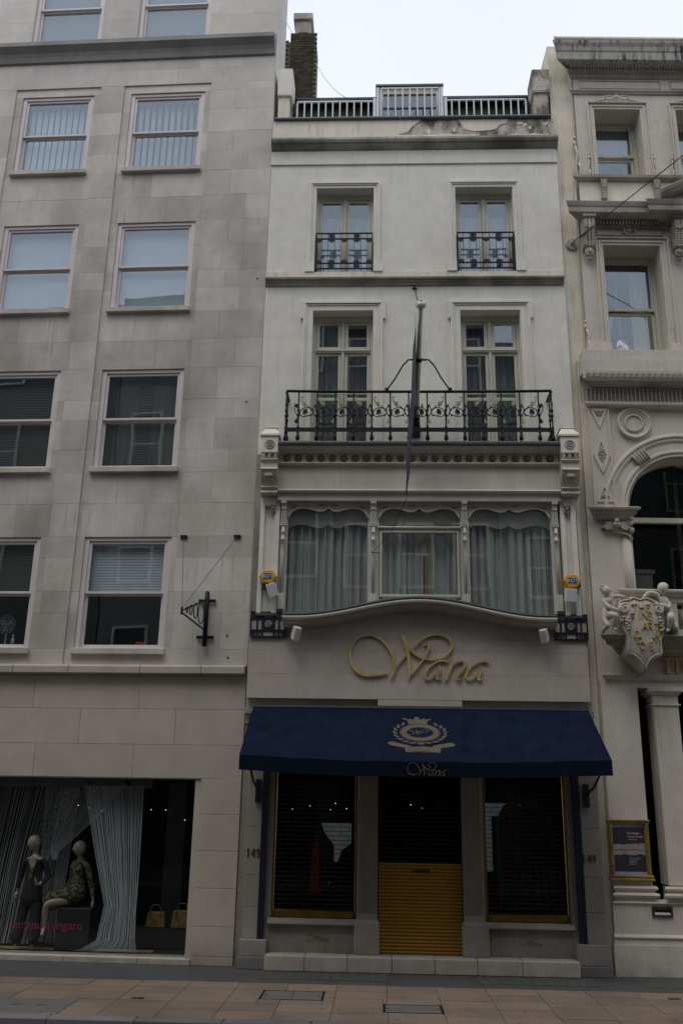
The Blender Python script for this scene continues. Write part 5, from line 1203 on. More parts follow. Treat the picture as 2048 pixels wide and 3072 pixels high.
w_ = frame_mb(-.03, 1.11, 14.3, 15.18, .07, .28, .34, wt=.12).build('window', 'frame_white', dm); pane(w_, .04, 1.04, 14.38, 15.05, .31)
MB().box(.52, .56, .29, .33, 14.38, 15.05).build('glazing_bar', 'frame_white', w_)
MB().box(-.03, 1.11, .7, .72, 14.3, 15.18).build('dormer_back', 'room', dm)
for x in (-1.62, 2.74): MB().tube([(x, .5, 15.0), (x, .45, 14.9), (x, .3, 14.85), (x, .25, 14.28)], .04, 8).build('downpipe', 'iron', dm, smooth=True)
# parapet end blocks
for k, (a, b, zt) in enumerate(((-1.93, -1.66, 15.42), (2.8, 3.12, 15.32))):
    t = T('parapet_pier', f'weathered rendered block standing on the {["left","right"][k]} end of the parapet', 'parapet block', 'W', ((a+b)/2, .1, 14.28))
    MB().box(a+.02, b-.04, .0, .5, 14.28, 14.76).box((a+b)/2-.03, (a+b)/2+.0, -.012, 0, 14.28, 14.76).build('base', 'stucco_cream' if k == 0 else 'peel', t, bev=.01)
    MB().box(a, b, -.03, .5, 14.8, zt).loft([[(a, -.03, 14.76), (b, -.03, 14.76), (b, .5, 14.76), (a, .5, 14.76)], [(a, -.05, 14.8), (b+.01, -.05, 14.8), (b+.01, .5, 14.8), (a, .5, 14.8)]]).build('top', 'stucco' if k == 0 else 'peel', t, bev=.02)
# chimney
CY = 5.0
chx0, chx1 = -2.34, -1.68
ch = T('chimney', 'tall stock brick chimney stack with square pot rising behind the townhouse', 'chimney', 'W', ((chx0+chx1)/2, CY, 14.5))
CZ0, CZ1 = 16.5, 21.3
MB().box(chx0+.01, chx1-.01, CY+.01, CY+.9, 12, CZ1).box(chx0-.6, chx0+.01, CY+.25, CY+.9, 12, CZ1-.05).build('core', 'brickmortar', ch)
bl, bh = .155, .072
me_s = MB().box(0, bl-.012, 0, .05, 0, bh-.012).mesh('brick', 'brick'); me_h = MB().box(0, bl/2-.012, 0, .05, 0, bh-.012).mesh('brick', 'brick')
z = 18.35; r = 0; cnt = 0
while z < CZ1-.02 and cnt < 292:
    x = chx0
    if r % 2: inst('brick', me_h, ch, (x, CY-.004, z)); cnt += 1; x += bl/2
    while x+bl <= chx1+.005: inst('brick', me_s, ch, (x, CY-.004-random.uniform(0, .003), z)); cnt += 1; x += bl
    if chx1-x > .04: inst('brick', me_h, ch, (x, CY-.004, z)); cnt += 1
    z += bh; r += 1
mb = MB(); z = 17.5
while z < CZ1:
    x = chx0-.6+(bl/2 if int(z/bh) % 2 else 0)
    while x+bl <= chx0: mb.box(x, x+bl-.012, CY+.245, CY+.26, z, z+bh-.012); x += bl
    z += bh
mb.build('side_brickwork', 'brick', ch, kind='stuff')
pc = (chx0+chx1)/2-.02
MB().box(pc-.2, pc+.2, CY+.02, CY+.5, CZ1, CZ1+.42).box(pc-.25, pc+.25, CY-.05, CY+.6, CZ1+.42, CZ1+.62).box(pc-.13, pc+.13, CY-.0, CY+.03, CZ1+.02, CZ1+.34).build('pot', 'stucco_carved', ch, bev=.01)
MB().tube([(chx0-.5, CY-.1, 20.3), (chx0-.1, CY-.1, 20.05), (chx0+.02, CY-.1, 19.9), (chx0+.02, CY-.1, 17.3)], .05, 8).build('pipe', 'iron', ch, smooth=True)
def sag(a, b, s, n=16): a, b = Vector(a), Vector(b); return [a.lerp(b, i/n)-Vector((0, 0, s*4*(i/n)*(1-i/n))) for i in range(n+1)]
single(MB().tube(sag((-1.65, 4.9, 20.2), (-.1, .6, 15.25), .45), .008, 5), 'aerial_cable', 'wirepale', 'thin pale cable sagging from the chimney to the dormer roof', 'cable', 'W', (-.1, .6, 15.25))
single(MB().tube(sag((-2.9, 5.2, 22.9), (-2.3, 5, 21.3), .05), .008, 5), 'aerial_cable', 'wirepale', 'short pale cable from the stone building down to the chimney top', 'cable', 'W', (-2.3, 5, 21.3))
MB().box(X0, X1, .3, 6, 0, 14.2)

# ================================================================== THE GALLERY BUILDING (right)
RB = T('gallery_building', 'ornate painted Victorian gallery building with arched window, carved brackets and cornices', 'building', 'R')
XE = 5.6
R3 = [(.76, 1.6, 12.92, 14.415), (2.25, 3.09, 12.92, 14.415), (3.74, 4.58, 12.92, 14.415)]
R2 = [(.725, 1.71, 9.4, 11.525), (2.36, 3.345, 9.4, 11.525)]
MB().box(-.0, .5, .09, 2.6, 0, 15.95).box(.5, XE, 3.4, 4.0, 0, 15.5).build('party_wall', 'stucco_cream', RB)
ARCX, ARCZ, ARR = 1.69, 6.69, .87
RH = [(.71, 1.9, .95, 3.9), (2.35, 3.6, .95, 3.9)]
wall_grid(MB(), .386, XE, 11.6, 15.7, R3, 0, .45).build('upper_wall', 'stucco_warm', RB)
MB().box(.386, .42, .0, .1, 12.9, 15.7).box(.3, .34, .0, .1, 9.3, 12.9).build('wall_return', 'stucco_warm', RB)
wall_grid(MB(), .3, XE, 9.3, 11.6, R2, 0, .45).build('middle_wall', 'stucco_warm', RB)
# wall around the arch: strips following the curve
mb = MB(); n = 36
aw_ = [(ARCX+ARR*math.cos(R(180-180*i/n)), ARCZ+ARR*math.sin(R(180-180*i/n))) for i in range(n+1)]
for (x0, z0), (x1, z1) in zip(aw_[:-1], aw_[1:]):
    mb.add([(x0, 0, z0), (x1, 0, z1), (x1, 0, 8.5), (x0, 0, 8.5)], [(0, 1, 2, 3)]); mb.add([(x0, 0, z0), (x1, 0, z1), (x1, .4, z1), (x0, .4, z0)], [(0, 1, 2, 3)])
for a, b in ((.17, ARCX-ARR), (ARCX+ARR, XE)): mb.box(a, b, 0, .4, 4.0, 8.5)
mb.box(ARCX-ARR, ARCX+ARR, 0, .4, 4.0, 5.1)
mb.box(.17, XE, .02, .4, 8.5, 9.3)
mb.build('arch_wall', 'stucco_warm', RB)
wall_grid(MB(), .14, XE, .9, 4.0, RH, 0, .4).build('lower_wall', 'stucco_warm', RB)
MB().box(.14, .17, .0, .12, .0, 9.3).build('wall_return', 'stucco_warm', RB)
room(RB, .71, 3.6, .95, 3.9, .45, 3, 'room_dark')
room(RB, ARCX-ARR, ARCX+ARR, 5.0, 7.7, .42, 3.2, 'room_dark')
for a, b, c, d in R3[:2]+R2: room(RB, a, b, c, d, .47, 2.6)
# top cornice
MB().mould([(0, 15.22), (-.1, 15.24), (-.3, 15.25), (-.32, 15.27), (-.33, 15.42), (-.345, 15.44), (-.36, 15.52), (-.39, 15.58), (-.4, 15.63), (-.36, 15.66), (-.2, 15.75), (.3, 15.9), (.3, 15.22)], .386, XE, ret0=True).build('top_cornice', 'stain_top', RB)
MB().mould([(-.2, 15.752), (-.34, 15.68), (-.37, 15.7), (-.37, 15.735), (-.1, 15.86), (.3, 16.0), (.3, 15.7)], .386, XE, ret0=True).build('cornice_capping', 'stucco_cream', RB)
MB().mould([(0, 15.10), (-.03, 15.11), (-.05, 15.16), (-.08, 15.18), (-.09, 15.22), (0, 15.22)], .386, XE, ret0=True).build('bed_mould', 'stucco_carved', RB)
mb = MB(); x = .3
while x < XE: mb.box(x, x+.028, -.135, -.09, 15.17, 15.245); x += .052
mb.build('dentil_course', 'stucco_carved', RB, kind='stuff')
mb = MB(); x = .39
while x < XE: mb.box(x, x+.035, -.065, -.03, 15.115, 15.15); x += .085
mb.build('small_dentil_course', 'stucco_carved', RB, kind='stuff')
MB().mould([(0, 14.75), (-.035, 14.755), (-.05, 14.78), (-.07, 14.79), (-.075, 14.815), (-.06, 14.83), (0, 14.84)], .386, XE, ret0=True).build('string_moulding', 'stucco_carved', RB)
for a, b in ((.52, 2.03), (2.2, 3.7)):
    frame_mb(a, b, 14.885, 15.075, .018, -.018, .0).build('frieze_panel', 'stucco_carved', RB)
def surroundR(a, b, c, d, w_, base=None):
    mb = MB(); zb = c+(base or 0)
    for i0, i1, y in ((.001, w_*.35, -.02), (w_*.35, w_*.6, -.04), (w_*.6, w_*.85, -.03), (w_*.85, w_, -.07)):
        mb.prism_xz([(a-i1, zb), (a-i1, d+i1), (b+i1, d+i1), (b+i1, zb), (b+i0, zb), (b+i0, d+i0), (a-i0, d+i0), (a-i0, zb)], y, 0)
    if base: mb.box(a-w_-.02, a-.001, -.085, 0, c, zb).box(b+.001, b+w_+.02, -.085, 0, c, zb)
    mb.build('window_surround', 'stucco_warm', RB, bev=.004)
def sashR(a, b, c, d, blind_to, k):
    y = .36
    wd = frame_mb(a, b, c, d, .05, y, y+.12, wb=.06, wt=.08).build('window', 'frame_white', RB, bev=.004)
    mid = (c+d)/2
    frame_mb(a+.05, b-.05, mid, d-.08, .05, y+.02, y+.06, wb=.06).build('sash', 'frame_white', wd, bev=.003)
    frame_mb(a+.05, b-.05, c+.06, mid-.01, .05, y+.07, y+.11, wb=.07).build('sash', 'frame_white', wd, bev=.003)
    for x in (a+.2, b-.2): MB().box(x-.03, x+.03, y+.005, y+.022, mid+.005, mid+.018).build('sash_lift', 'frame_white', wd)
    pane(wd, a+.09, b-.09, mid+.05, d-.12, y+.04); pane(wd, a+.09, b-.09, c+.12, mid-.05, y+.09)
for k, (a, b, c, d) in enumerate(R3):
    surroundR(a, b, c, d, .13)
    if k > 1: continue
    sashR(a, b, c, d, 0, k)
    single(MB().box(a+.06, b-.06, .56, .565, (c+d)/2, d), 'roller_blind', 'blind', f'pale half-drawn roller blind in the {["first","second"][k]} small top window of the gallery building', 'blind', 'R', (a, .56, d))
    cx = (a+b)/2; mb = MB(); z0 = d+.135
    for s in (-1, 1):
        mb.tube([(cx+s*(.05+.09*(1-q/14)*math.cos(q*.55)+.08), -.06, z0+.075+.07*(1-q/16)*math.sin(q*.55)) for q in range(13)], .014, 6)
        mb.ell((cx+s*.27, -.05, z0+.035), (.06, .02, .02), 8, 6).ell((cx+s*.36, -.05, z0+.02), (.05, .02, .015), 8, 6)
        for q in range(3): mb.ell((cx+s*(.2+.05*q), -.055, z0+.06-.014*q), (.03, .02, .02), 8, 5)
    for q in range(-2, 3): mb.ell((cx+q*.022, -.06, z0+.12-abs(q)*.012), (.012, .02, .05), 6, 6)
    mb.build('crest', 'stucco_warm', RB, smooth=True)
    for s, q in ((-1, a-.13), (1, b+.13)):
        mb = MB(); x = q+s*.03
        mb.ell((x, -.03, 13.42), (.02, .02, .035), 8, 6).ell((x, -.035, 13.34), (.03, .025, .05), 8, 6)
        mb.tube([(x, -.03, 13.3), (x+s*.012, -.03, 13.2), (x+s*.028, -.03, 13.1), (x+s*.04, -.03, 12.98), (x+s*.02, -.03, 12.95), (x, -.03, 13.0), (x+s*.005, -.03, 13.08)], .015, 6)
        mb.build('side_scroll', 'stucco_warm', RB, smooth=True)
mb = MB(); x = .37
mb.ell((x, -.0, 13.78), (.03, .03, .04), 8, 6).ell((x-.01, -.0, 13.66), (.035, .03, .06), 8, 6)
mb.tube([(x, -.01, 13.6), (x+.03, -.02, 13.45), (x+.01, -.01, 13.3), (x-.01, -.0, 13.1), (x+.01, -.0, 12.95), (x+.06, -.02, 12.95), (x+.065, -.02, 13.12), (x+.045, -.02, 13.22)], .018, 6).build('side_scroll', 'stucco_warm', RB, smooth=True)
# sill band with little brackets, second cornice
MB().mould([(0, 12.82), (-.1, 12.83), (-.13, 12.85), (-.14, 12.9), (-.12, 12.915), (0, 12.93)], .386, XE, ret0=True).build('sill_band', 'stucco_carved', RB)
MB().mould([(0, 12.4), (-.04, 12.4), (-.04, 12.82), (0, 12.82)], .386, XE).build('sill_apron', 'stucco_cream', RB)
for x in (.75, 1.69, 2.24, 3.18):
    b_ = MB().prism_yz([(-.04, 12.42), (-.07, 12.43), (-.08, 12.6), (-.12, 12.74), (-.125, 12.82), (-.04, 12.82)], x, x+.11).build('bracket', 'stucco_carved', RB, bev=.004)
    mb = MB()
    for q in range(9): mb.box(x+.025, x+.085, -.1-.02*(q > 5), -.06, 12.45+q*.035, 12.465+q*.035)
    mb.build('leaf_strip', 'stucco_warm', b_)
C2 = [(0, 11.93), (-.06, 11.94), (-.1, 11.97), (-.27, 11.99), (-.29, 12.01), (-.295, 12.1), (-.31, 12.12), (-.33, 12.18), (-.335, 12.2), (-.28, 12.24), (-.1, 12.34), (0, 12.4)]
MB().mould(C2, .386, XE, ret0=True).build('middle_cornice', 'stucco_carved', RB)
mb = MB(); x = .62
while x < XE:
    if not (1.84 < x < 2.1): mb.box(x, x+.03, -.13, -.06, 11.885, 11.955)
    x += .055
mb.build('dentil_course', 'stucco_carved', RB, kind='stuff')
MB().box(.58, XE, -.07, 0, 11.86, 11.93).build('bed_mould', 'stucco_carved', RB)
# pediment over the next window
mb = MB(); px0, pxc, pxe = 1.70, 2.85, 4.0
for s, xa in ((1, px0), (-1, pxe)):
    P = [(0, 0), (-.3, .0), (-.33, .04), (-.36, .06), (-.38, .12), (-.34, .15), (0, .22)]
    mb.loft([[(xa, y, 12.3+dz) for y, dz in P], [(pxc, y, 12.3+.62+dz) for y, dz in P]])
mb.build('pediment_rake', 'stucco_carved', RB)
MB().mould([(y-.08, z) for y, z in C2[:-1]]+[(0, 12.38)], px0+.12, pxe-.12, ret0=True, ret1=True).prism_xz([(px0+.2, 12.3), (pxe-.2, 12.3), (pxc, 12.85)], -.12, 0).build('pediment_base', 'stucco_carved', RB)
def consoleR(a, b, zt, zb, lab):
    pr = [(0, zt), (-.24, zt), (-.25, zt-.04), (-.2, zt-.06), (-.23, zt-.12), (-.22, zt-.22), (-.16, zt-.32), (-.13, zt-.42), (-.15, zt-.5), (-.12, zt-.56), (0, zt-.58)]
    c = MB().prism_yz(pr, a+.015, b-.015).box(a, b, -.27, 0, zt-.04, zt+.015).build('console', 'stucco_carved', RB, bev=.004)
    mb = MB()
    for q in range(11):
        t = q/10; y = -.235+.1*t if t > .3 else -.235; z = zt-.1-.42*t
        for xx in (a+.055, b-.055): mb.ell((xx, y, z), (.03, .03, .019), 8, 5)
        mb.box((a+b)/2-.012, (a+b)/2+.012, y-.012, y+.04, z-.02, z+.02)
    mb.build('beading', 'stucco_warm', c, smooth=False)
    mb = MB(); cx = (a+b)/2; z0 = zt-.58
    for q in range(12):
        an = R(q*30); mb.ell((cx+.055*math.cos(an), -.1, z0-.075+.06*math.sin(an)), (.03, .035, .03), 6, 5)
    mb.ell((cx, -.12, z0-.07), (.035, .045, .05), 8, 6).ell((cx, -.08, z0-.18), (.05, .03, .04), 8, 6)
    mb.build('leaf_drop', 'stucco_carved', c, smooth=True)
consoleR(.345, .575, 11.98, 0, ''); consoleR(1.9, 2.1, 11.98, 0, '')
frame_mb(.62, 1.79, 11.72, 11.9, .02, -.025, 0).build('frieze_panel', 'stucco_carved', RB)
mb = MB(); mb.ring_y(1.2, 11.81, .085, .11, -.06, 0, 20); mb.cyl_y(1.2, 11.81, [(.03, -.06), (.035, -.02)], 10)
for q in range(6): mb.ell((1.2+.052*math.cos(R(q*60)), -.04, 11.81+.052*math.sin(R(q*60))), (.024, .02, .024), 8, 5)
mb.build('roundel', 'stucco_carved', RB)
for k, (a, b, c, d) in enumerate(R2):
    surroundR(a, b, c, d, .14, base=.2)
    sashR(a, b, c, d, 0, k)
    if k == 0:
        single(drape(a+.05, a+.28, 9.45, 10.5, .62, .02, .07, 91, 6, -.2), 'curtain', 'curtain_pale', 'white swept-back curtain at the left of the tall gallery window', 'curtain', 'R', (a, .6, 9.45), smooth=True)
        single(drape(b-.38, b-.03, 9.45, 11.4, .62, .03, .09, 92, 8, 0), 'curtain', 'curtain_cream', 'yellow-green curtain at the right of the tall gallery window', 'curtain', 'R', (b-.3, .6, 9.45), smooth=True)
        single(MB().tube([(1.08, .6, 11.2), (1.07, .6, 10.6), (1.1, .6, 10.3), (1.09, .6, 10.1), (1.2, .6, 9.9), (1.22, .6, 9.7), (1.27, .6, 9.5)], .009, 5), 'light_cord', 'wirepale', 'pale kinked cord hanging inside the tall gallery window', 'cord', 'R', (1.08, .6, 10))
mb = MB(); x = .33
mb.ell((x, -.0, 10.02), (.02, .03, .04), 8, 6).ell((x-.005, -.0, 9.93), (.035, .035, .05), 8, 6)
mb.tube([(x+.01, -.01, 9.88), (x+.04, -.02, 9.75), (x+.01, -.01, 9.62), (x+.0, -.0, 9.45), (x+.03, -.0, 9.4), (x+.065, -.02, 9.45), (x+.06, -.02, 9.58), (x+.03, -.02, 9.66)], .018, 6).build('side_scroll', 'stucco_warm', RB, smooth=True)
MB().box(.34, .72, -.03, 0, 9.4, 9.62).build('dado_block', 'stucco_warm', RB, bev=.004)
flr_ = flood('white box floodlight sitting on the sill of the tall gallery window', (0, 0, 0), (.2, .12, .16), (-.5, .25, .5))
flr_.location = wpt('R', (.86, .0, 9.5)); 
# entablature over the arch storey
MB().box(.19, XE, -.22, 0, 9.215, 9.4).build('sill_block', 'stucco_warm', RB, bev=.005)
MB().box(.17, XE, -.25, 0, 8.985, 9.2).build('blocking_course', 'stucco_warm', RB, bev=.005)
MB().mould([(0, 8.84), (-.24, 8.845), (-.255, 8.855), (-.26, 8.975), (-.24, 8.984), (0, 8.984)], .19+.22, XE, ret0=True).build('guilloche_band', 'stucco_warm', RB)
mb = MB(); mb.ring_y(0, 0, .03, .042, -.012, 0, 16); mb.ring_y(0, 0, .012, .02, -.014, 0, 10)
mb.tube([(.05, -.004, .045), (.062, -.004, .0), (.05, -.004, -.045)], .008, 5)
GU = mb.mesh('guilloche', 'stucco_warm')
for i in range(46): inst('guilloche', GU, RB, (.24+i*.099, -.262, 8.915))
MB().mould([(0, 8.79), (-.06, 8.795), (-.08, 8.81), (-.15, 8.815), (-.17, 8.838), (0, 8.84)], .24+.15, XE, ret0=True).build('bed_mould', 'stucco_carved', RB)
MB().box(.225, XE, -.025, 0, 8.5, 8.79).build('frieze_ground', 'stucco_carved', RB)
mb = MB(); mb.box(-.012, .012, -.03, 0, 0, .25).box(-.035, -.012, -.024, 0, .225, .25).box(.012, .035, -.024, 0, .225, .25)
for q in range(5): mb.ell((.0+.033, -.012, .03+q*.04), (.012, .014, .018), 6, 5)
FL = mb.mesh('flute', 'stucco_carved')
for i in range(74): inst('flute', FL, RB, (.255+i*.0665, -.025, 8.525))
MB().mould([(0, 8.425), (-.05, 8.43), (-.08, 8.45), (-.12, 8.455), (-.13, 8.49), (-.11, 8.505), (0, 8.51)], .2+.1, XE, ret0=True).build('architrave_ledge', 'stucco_warm', RB)
# diamond pilaster
dp = MB().box(.255, .6, -.045, 0, 6.69, 8.43).build('pilaster', 'stucco_warm', RB, bev=.004)
cx = .428
def zr(py): return 8.449-(py-1222)/174.0
def rim(P, w2, y0, y1):
    """border of a convex polygon, w2 wide"""
    c = (sum(p[0] for p in P)/len(P), sum(p[1] for p in P)/len(P)); mb = MB()
    Q = []
    for x, z in P:
        L = math.hypot(x-c[0], z-c[1]); Q.append((x+(c[0]-x)*w2/L, z+(c[1]-z)*w2/L))
    n = len(P)
    for i in range(n):
        j = (i+1) % n; mb.prism_xz([P[i], P[j], Q[j], Q[i]], y0, y1)
    return mb
hx = .1
for nm_, P, P2 in (('top_triangle', [(cx-.14, zr(1230)), (cx+.14, zr(1230)), (cx, zr(1292))], [(cx-.1, zr(1234)), (cx+.1, zr(1234)), (cx, zr(1262))]),
               ('diamond', [(cx-.14, zr(1371)), (cx, zr(1318)), (cx+.14, zr(1371)), (cx, zr(1429))], [(cx-.09, zr(1371)), (cx, zr(1338)), (cx+.09, zr(1371)), (cx, zr(1399))]),
               ('bottom_triangle', [(cx-.14, zr(1510)), (cx, zr(1455)), (cx+.14, zr(1510))], [(cx-.1, zr(1506)), (cx, zr(1477)), (cx+.1, zr(1506))])):
    e = rim(P, .075, -.066, -.045).build('raised_panel', 'stucco_warm', dp, bev=.003)
    mb = MB(); c = (sum(p[0] for p in P2)/len(P2), sum(p[1] for p in P2)/len(P2))
    mb.ell((c[0], -.055, c[1]), (.02, .02, .02), 8, 6)
    for q in range(8):
        an = R(q*45+10); mb.ell((c[0]+.042*math.cos(an), -.052, c[1]+(.062 if nm_ == 'diamond' else .035)*math.sin(an)), (.017, .014, .017), 6, 5)
    if nm_ == 'diamond':
        for s in (-1, 1): mb.ell((c[0], -.052, c[1]+s*.1), (.014, .014, .02), 6, 5)
    mb.build('carving', 'stucco_carved', dp, smooth=True)
MB().box(cx-.165, cx-.14, -.06, -.045, 6.75, 8.4).box(cx+.14, cx+.165, -.06, -.045, 6.75, 8.4).build('edge_fillet', 'stucco_warm', dp)
MB().cyl_y(.99, 8.165, [(.27, 0), (.272, -.05), (.255, -.065), (.235, -.05), (.225, -.03), (.2, -.03), (.185, -.012), (.155, -.012), (.15, -.045), (.135, -.05), (.125, -.02), (.001, -.02)], 32).build('roundel', 'stucco_warm', RB, smooth=False)
MB().arc_mould(ARCX, ARCZ, [(1.29, 0), (1.29, -.05), (1.26, -.07), (1.235, -.07), (1.22, -.04), (1.19, -.05), (1.17, -.045), (1.15, -.02), (1.02, -.02), (1.0, -.05), (.97, -.05), (.955, -.02), (.93, -.03), (.91, -.03), (.9, -.0), (.87, 0), (.87, .1), (1.2, .1)], 48).build('archivolt', 'stucco_warm', RB, smooth=False)
an = R(126)
for an_ in (126, 54):
    mb = MB()
    for q in range(-2, 3):
        a2 = R(an_+q*2.6); mb.tube([(ARCX+r*math.cos(a2), -.06, ARCZ+r*math.sin(a2)) for r in (.98, 1.05, 1.12, 1.18)], [.02, .026, .026, .02], 6)
    mb.build('arch_clasp', 'stucco_carved', RB, smooth=True)
MB().box(ARCX-ARR, ARCX+ARR, .12, .2, 6.52, 6.6).build('window_bar', 'stucco_carved', RB)
MB().box(ARCX-.03, ARCX+.03, .32, .36, 5.0, 7.6).build('inner_mullion', 'room_dark', RB)
aw2 = [(ARCX+ARR*.99*math.cos(R(180-180*i/30)), ARCZ+ARR*.99*math.sin(R(180-180*i/30))) for i in range(31)]
MB().prism_xz([(ARCX-ARR*.99, 5.0)]+aw2+[(ARCX+ARR*.99, 5.0)], .3, .306).build('arched_pane', 'glass_shop', RB)
single(MB().box(.9, 1.35, .8, .95, 5.2, 5.9).box(.86, 1.39, .77, .98, 5.86, 5.92), 'display_plinth', 'opp_stone', 'dim grey moulded plinth standing inside the arched gallery window', 'plinth', 'R', (1.1, .8, 5.2))
# impost with winged ornament
MB().mould([(0, 6.5), (-.08, 6.505), (-.1, 6.53), (-.11, 6.56), (-.14, 6.58), (-.15, 6.62), (-.19, 6.64), (-.2, 6.67), (-.17, 6.69), (.4, 6.7), (.4, 6.5)], .3, .74, ret0=True, ret1=True).build('impost', 'stucco_carved', RB)
mb = MB(); cx = .56
mb.ell((cx, -.12, 6.41), (.06, .05, .05), 10, 8).ell((cx, -.15, 6.46), (.035, .03, .04), 8, 6)
for s in (-1, 1):
    for q in range(4): mb.prism_xz([(cx+s*.05, 6.46-q*.02), (cx+s*(.14+.0*q), 6.47-q*.035), (cx+s*(.22-.02*q), 6.36-.012*q), (cx+s*(.1), 6.4-.02*q)], -.08-.006*q, 0)
mb.ell((.8, -.08, 6.52), (.03, .05, .045), 8, 6).ell((.8, -.08, 6.43), (.03, .05, .04), 8, 6).ell((.81, -.06, 6.33), (.04, .06, .05), 8, 6)
mb.tube([(.5, -.02, 6.31), (.6, -.05, 6.3), (.72, -.06, 6.27), (.82, -.03, 6.2)], .018, 6)
mb.build('winged_ornament', 'stucco_carved', RB, smooth=False)
MB().lathe([(.1, 5.1), (.1, 6.28)], .73, .07, 16).build('rounded_jamb', 'stucco_warm', RB, smooth=True)
# balustrade, cornice shelf, cherubs and shield
bl_ = T('balustrade', 'carved white stone balustrade below the arched gallery window', 'balustrade', 'R', (1.4, -.35, 4.6))
MB().mould([(-.12, 5.2), (-.36, 5.205), (-.38, 5.22), (-.38, 5.25), (-.42, 5.265), (-.43, 5.3), (-.4, 5.315), (-.12, 5.32)], .44, XE).box(.44, 2.9, -.34, -.14, 5.13, 5.2).build('coping', 'stucco_warm', bl_, bev=.004)
MB().box(.46, .9, -.26, -.2, 4.68, 5.13).box(1.2, 1.3, -.33, -.15, 4.68, 5.13).box(1.2, 3.0, -.36, -.12, 4.61, 4.72).build('pedestal', 'stucco_warm', bl_)
bp_ = MB().lathe([(.04, 0), (.045, .02), (.045, .06), (.03, .08), (.028, .1), (.06, .2), (.062, .24), (.045, .3), (.028, .36), (.03, .38), (.045, .39), (.048, .41)], 0, 0, 12).mesh('baluster', 'stucco_warm', smooth=True)
for i in range(8): inst('baluster', bp_, bl_, (1.43+i*.17, -.25, 4.72))
SH = [(0, 4.15), (-.06, 4.17), (-.08, 4.2), (-.1, 4.21), (-.15, 4.24), (-.17, 4.3), (-.19, 4.32), (-.2, 4.36), (-.3, 4.38), (-.32, 4.4), (-.33, 4.47), (-.38, 4.5), (-.42, 4.56), (-.44, 4.6), (-.42, 4.62), (0, 4.62)]
SH = [(y, 4.62-(4.62-z)*.55) for y, z in SH]
MB().mould(SH, .2+.33, 4.6, ret0=True).build('balcony_cornice', 'stucco_carved', RB)
ch1 = T('stone_cherub', 'carved stone cherub kneeling at the left of the gallery shield, curly haired', 'carved figure', 'R', (.2, -.4, 4.62), group='stone cherubs holding the shield')
def zx(X, Y): return .0675+X/1217.0, 5.489-Y/1170.0
def cj(X, Y, y, r): x, z = zx(X, Y); return (x, y, z, r)
skin('body', {'pel': cj(150, 690, -.4, .062), 'wa': cj(185, 590, -.41, (.068, .06)), 'ch': cj(220, 480, -.42, (.082, .062)), 'sh': cj(225, 410, -.42, (.065, .05)), 'nk': cj(215, 350, -.43, .035),
  'ls': cj(140, 440, -.43, .042), 'le': cj(195, 560, -.5, .036), 'lf': cj(290, 600, -.52, .032), 'lw': cj(375, 620, -.5, .022), 'rs': cj(300, 360, -.42, .036), 're': cj(410, 350, -.45, .034), 'rw': cj(520, 375, -.47, .022),
  'lh': cj(125, 790, -.46, .05), 'lk': cj(170, 895, -.52, .045), 'lc': cj(110, 940, -.42, .035), 'lt': cj(95, 1010, -.36, .025), 'rh': cj(225, 700, -.5, .05), 'rk': cj(300, 700, -.57, .05), 'rc': cj(300, 820, -.5, .042), 'ra': cj(270, 920, -.46, .028), 'rt': cj(310, 965, -.52, .024)},
  [('pel','wa'),('wa','ch'),('ch','sh'),('sh','nk'),('sh','ls'),('ls','le'),('le','lf'),('lf','lw'),('sh','rs'),('rs','re'),('re','rw'),('pel','lh'),('lh','lk'),('lk','lc'),('lc','lt'),('pel','rh'),('rh','rk'),('rk','rc'),('rc','ra'),('ra','rt')], 'stucco_warm', ch1)
hx_, hz_ = zx(185, 265); head_mb((hx_, -.46, hz_), .088, yaw=.7).build('head', 'stucco_warm', ch1, smooth=True)
rnd = random.Random(21); mb = MB()
for q in range(46):
    a = rnd.uniform(0, 6.28); e = rnd.uniform(-.1, 1.45); x = .07*math.cos(a)*math.cos(e); y = .08*math.sin(a)*math.cos(e)+.015
    if y < -.03 and e < .6: continue
    mb.ell((hx_+x, -.455+y, hz_+.02+.075*math.sin(e)), (.019, .019, .016), 6, 5)
mb.build('hair', 'stucco_carved', ch1, smooth=True)
wx_, wz_ = zx(385, 622); hand(ch1, (wx_, -.5, wz_), (1, -.1, -.1), (0, 0, 1), 'stucco_warm', .75, .5)
wx_, wz_ = zx(525, 376); hand(ch1, (wx_, -.47, wz_), (1, 0, -.5), (0, -1, 0), 'stucco_warm', .75, .6)
ch2 = T('stone_cherub', 'carved stone cherub leaning over the right of the gallery shield, head bowed', 'carved figure', 'R', (1.15, -.4, 4.62), group='stone cherubs holding the shield')
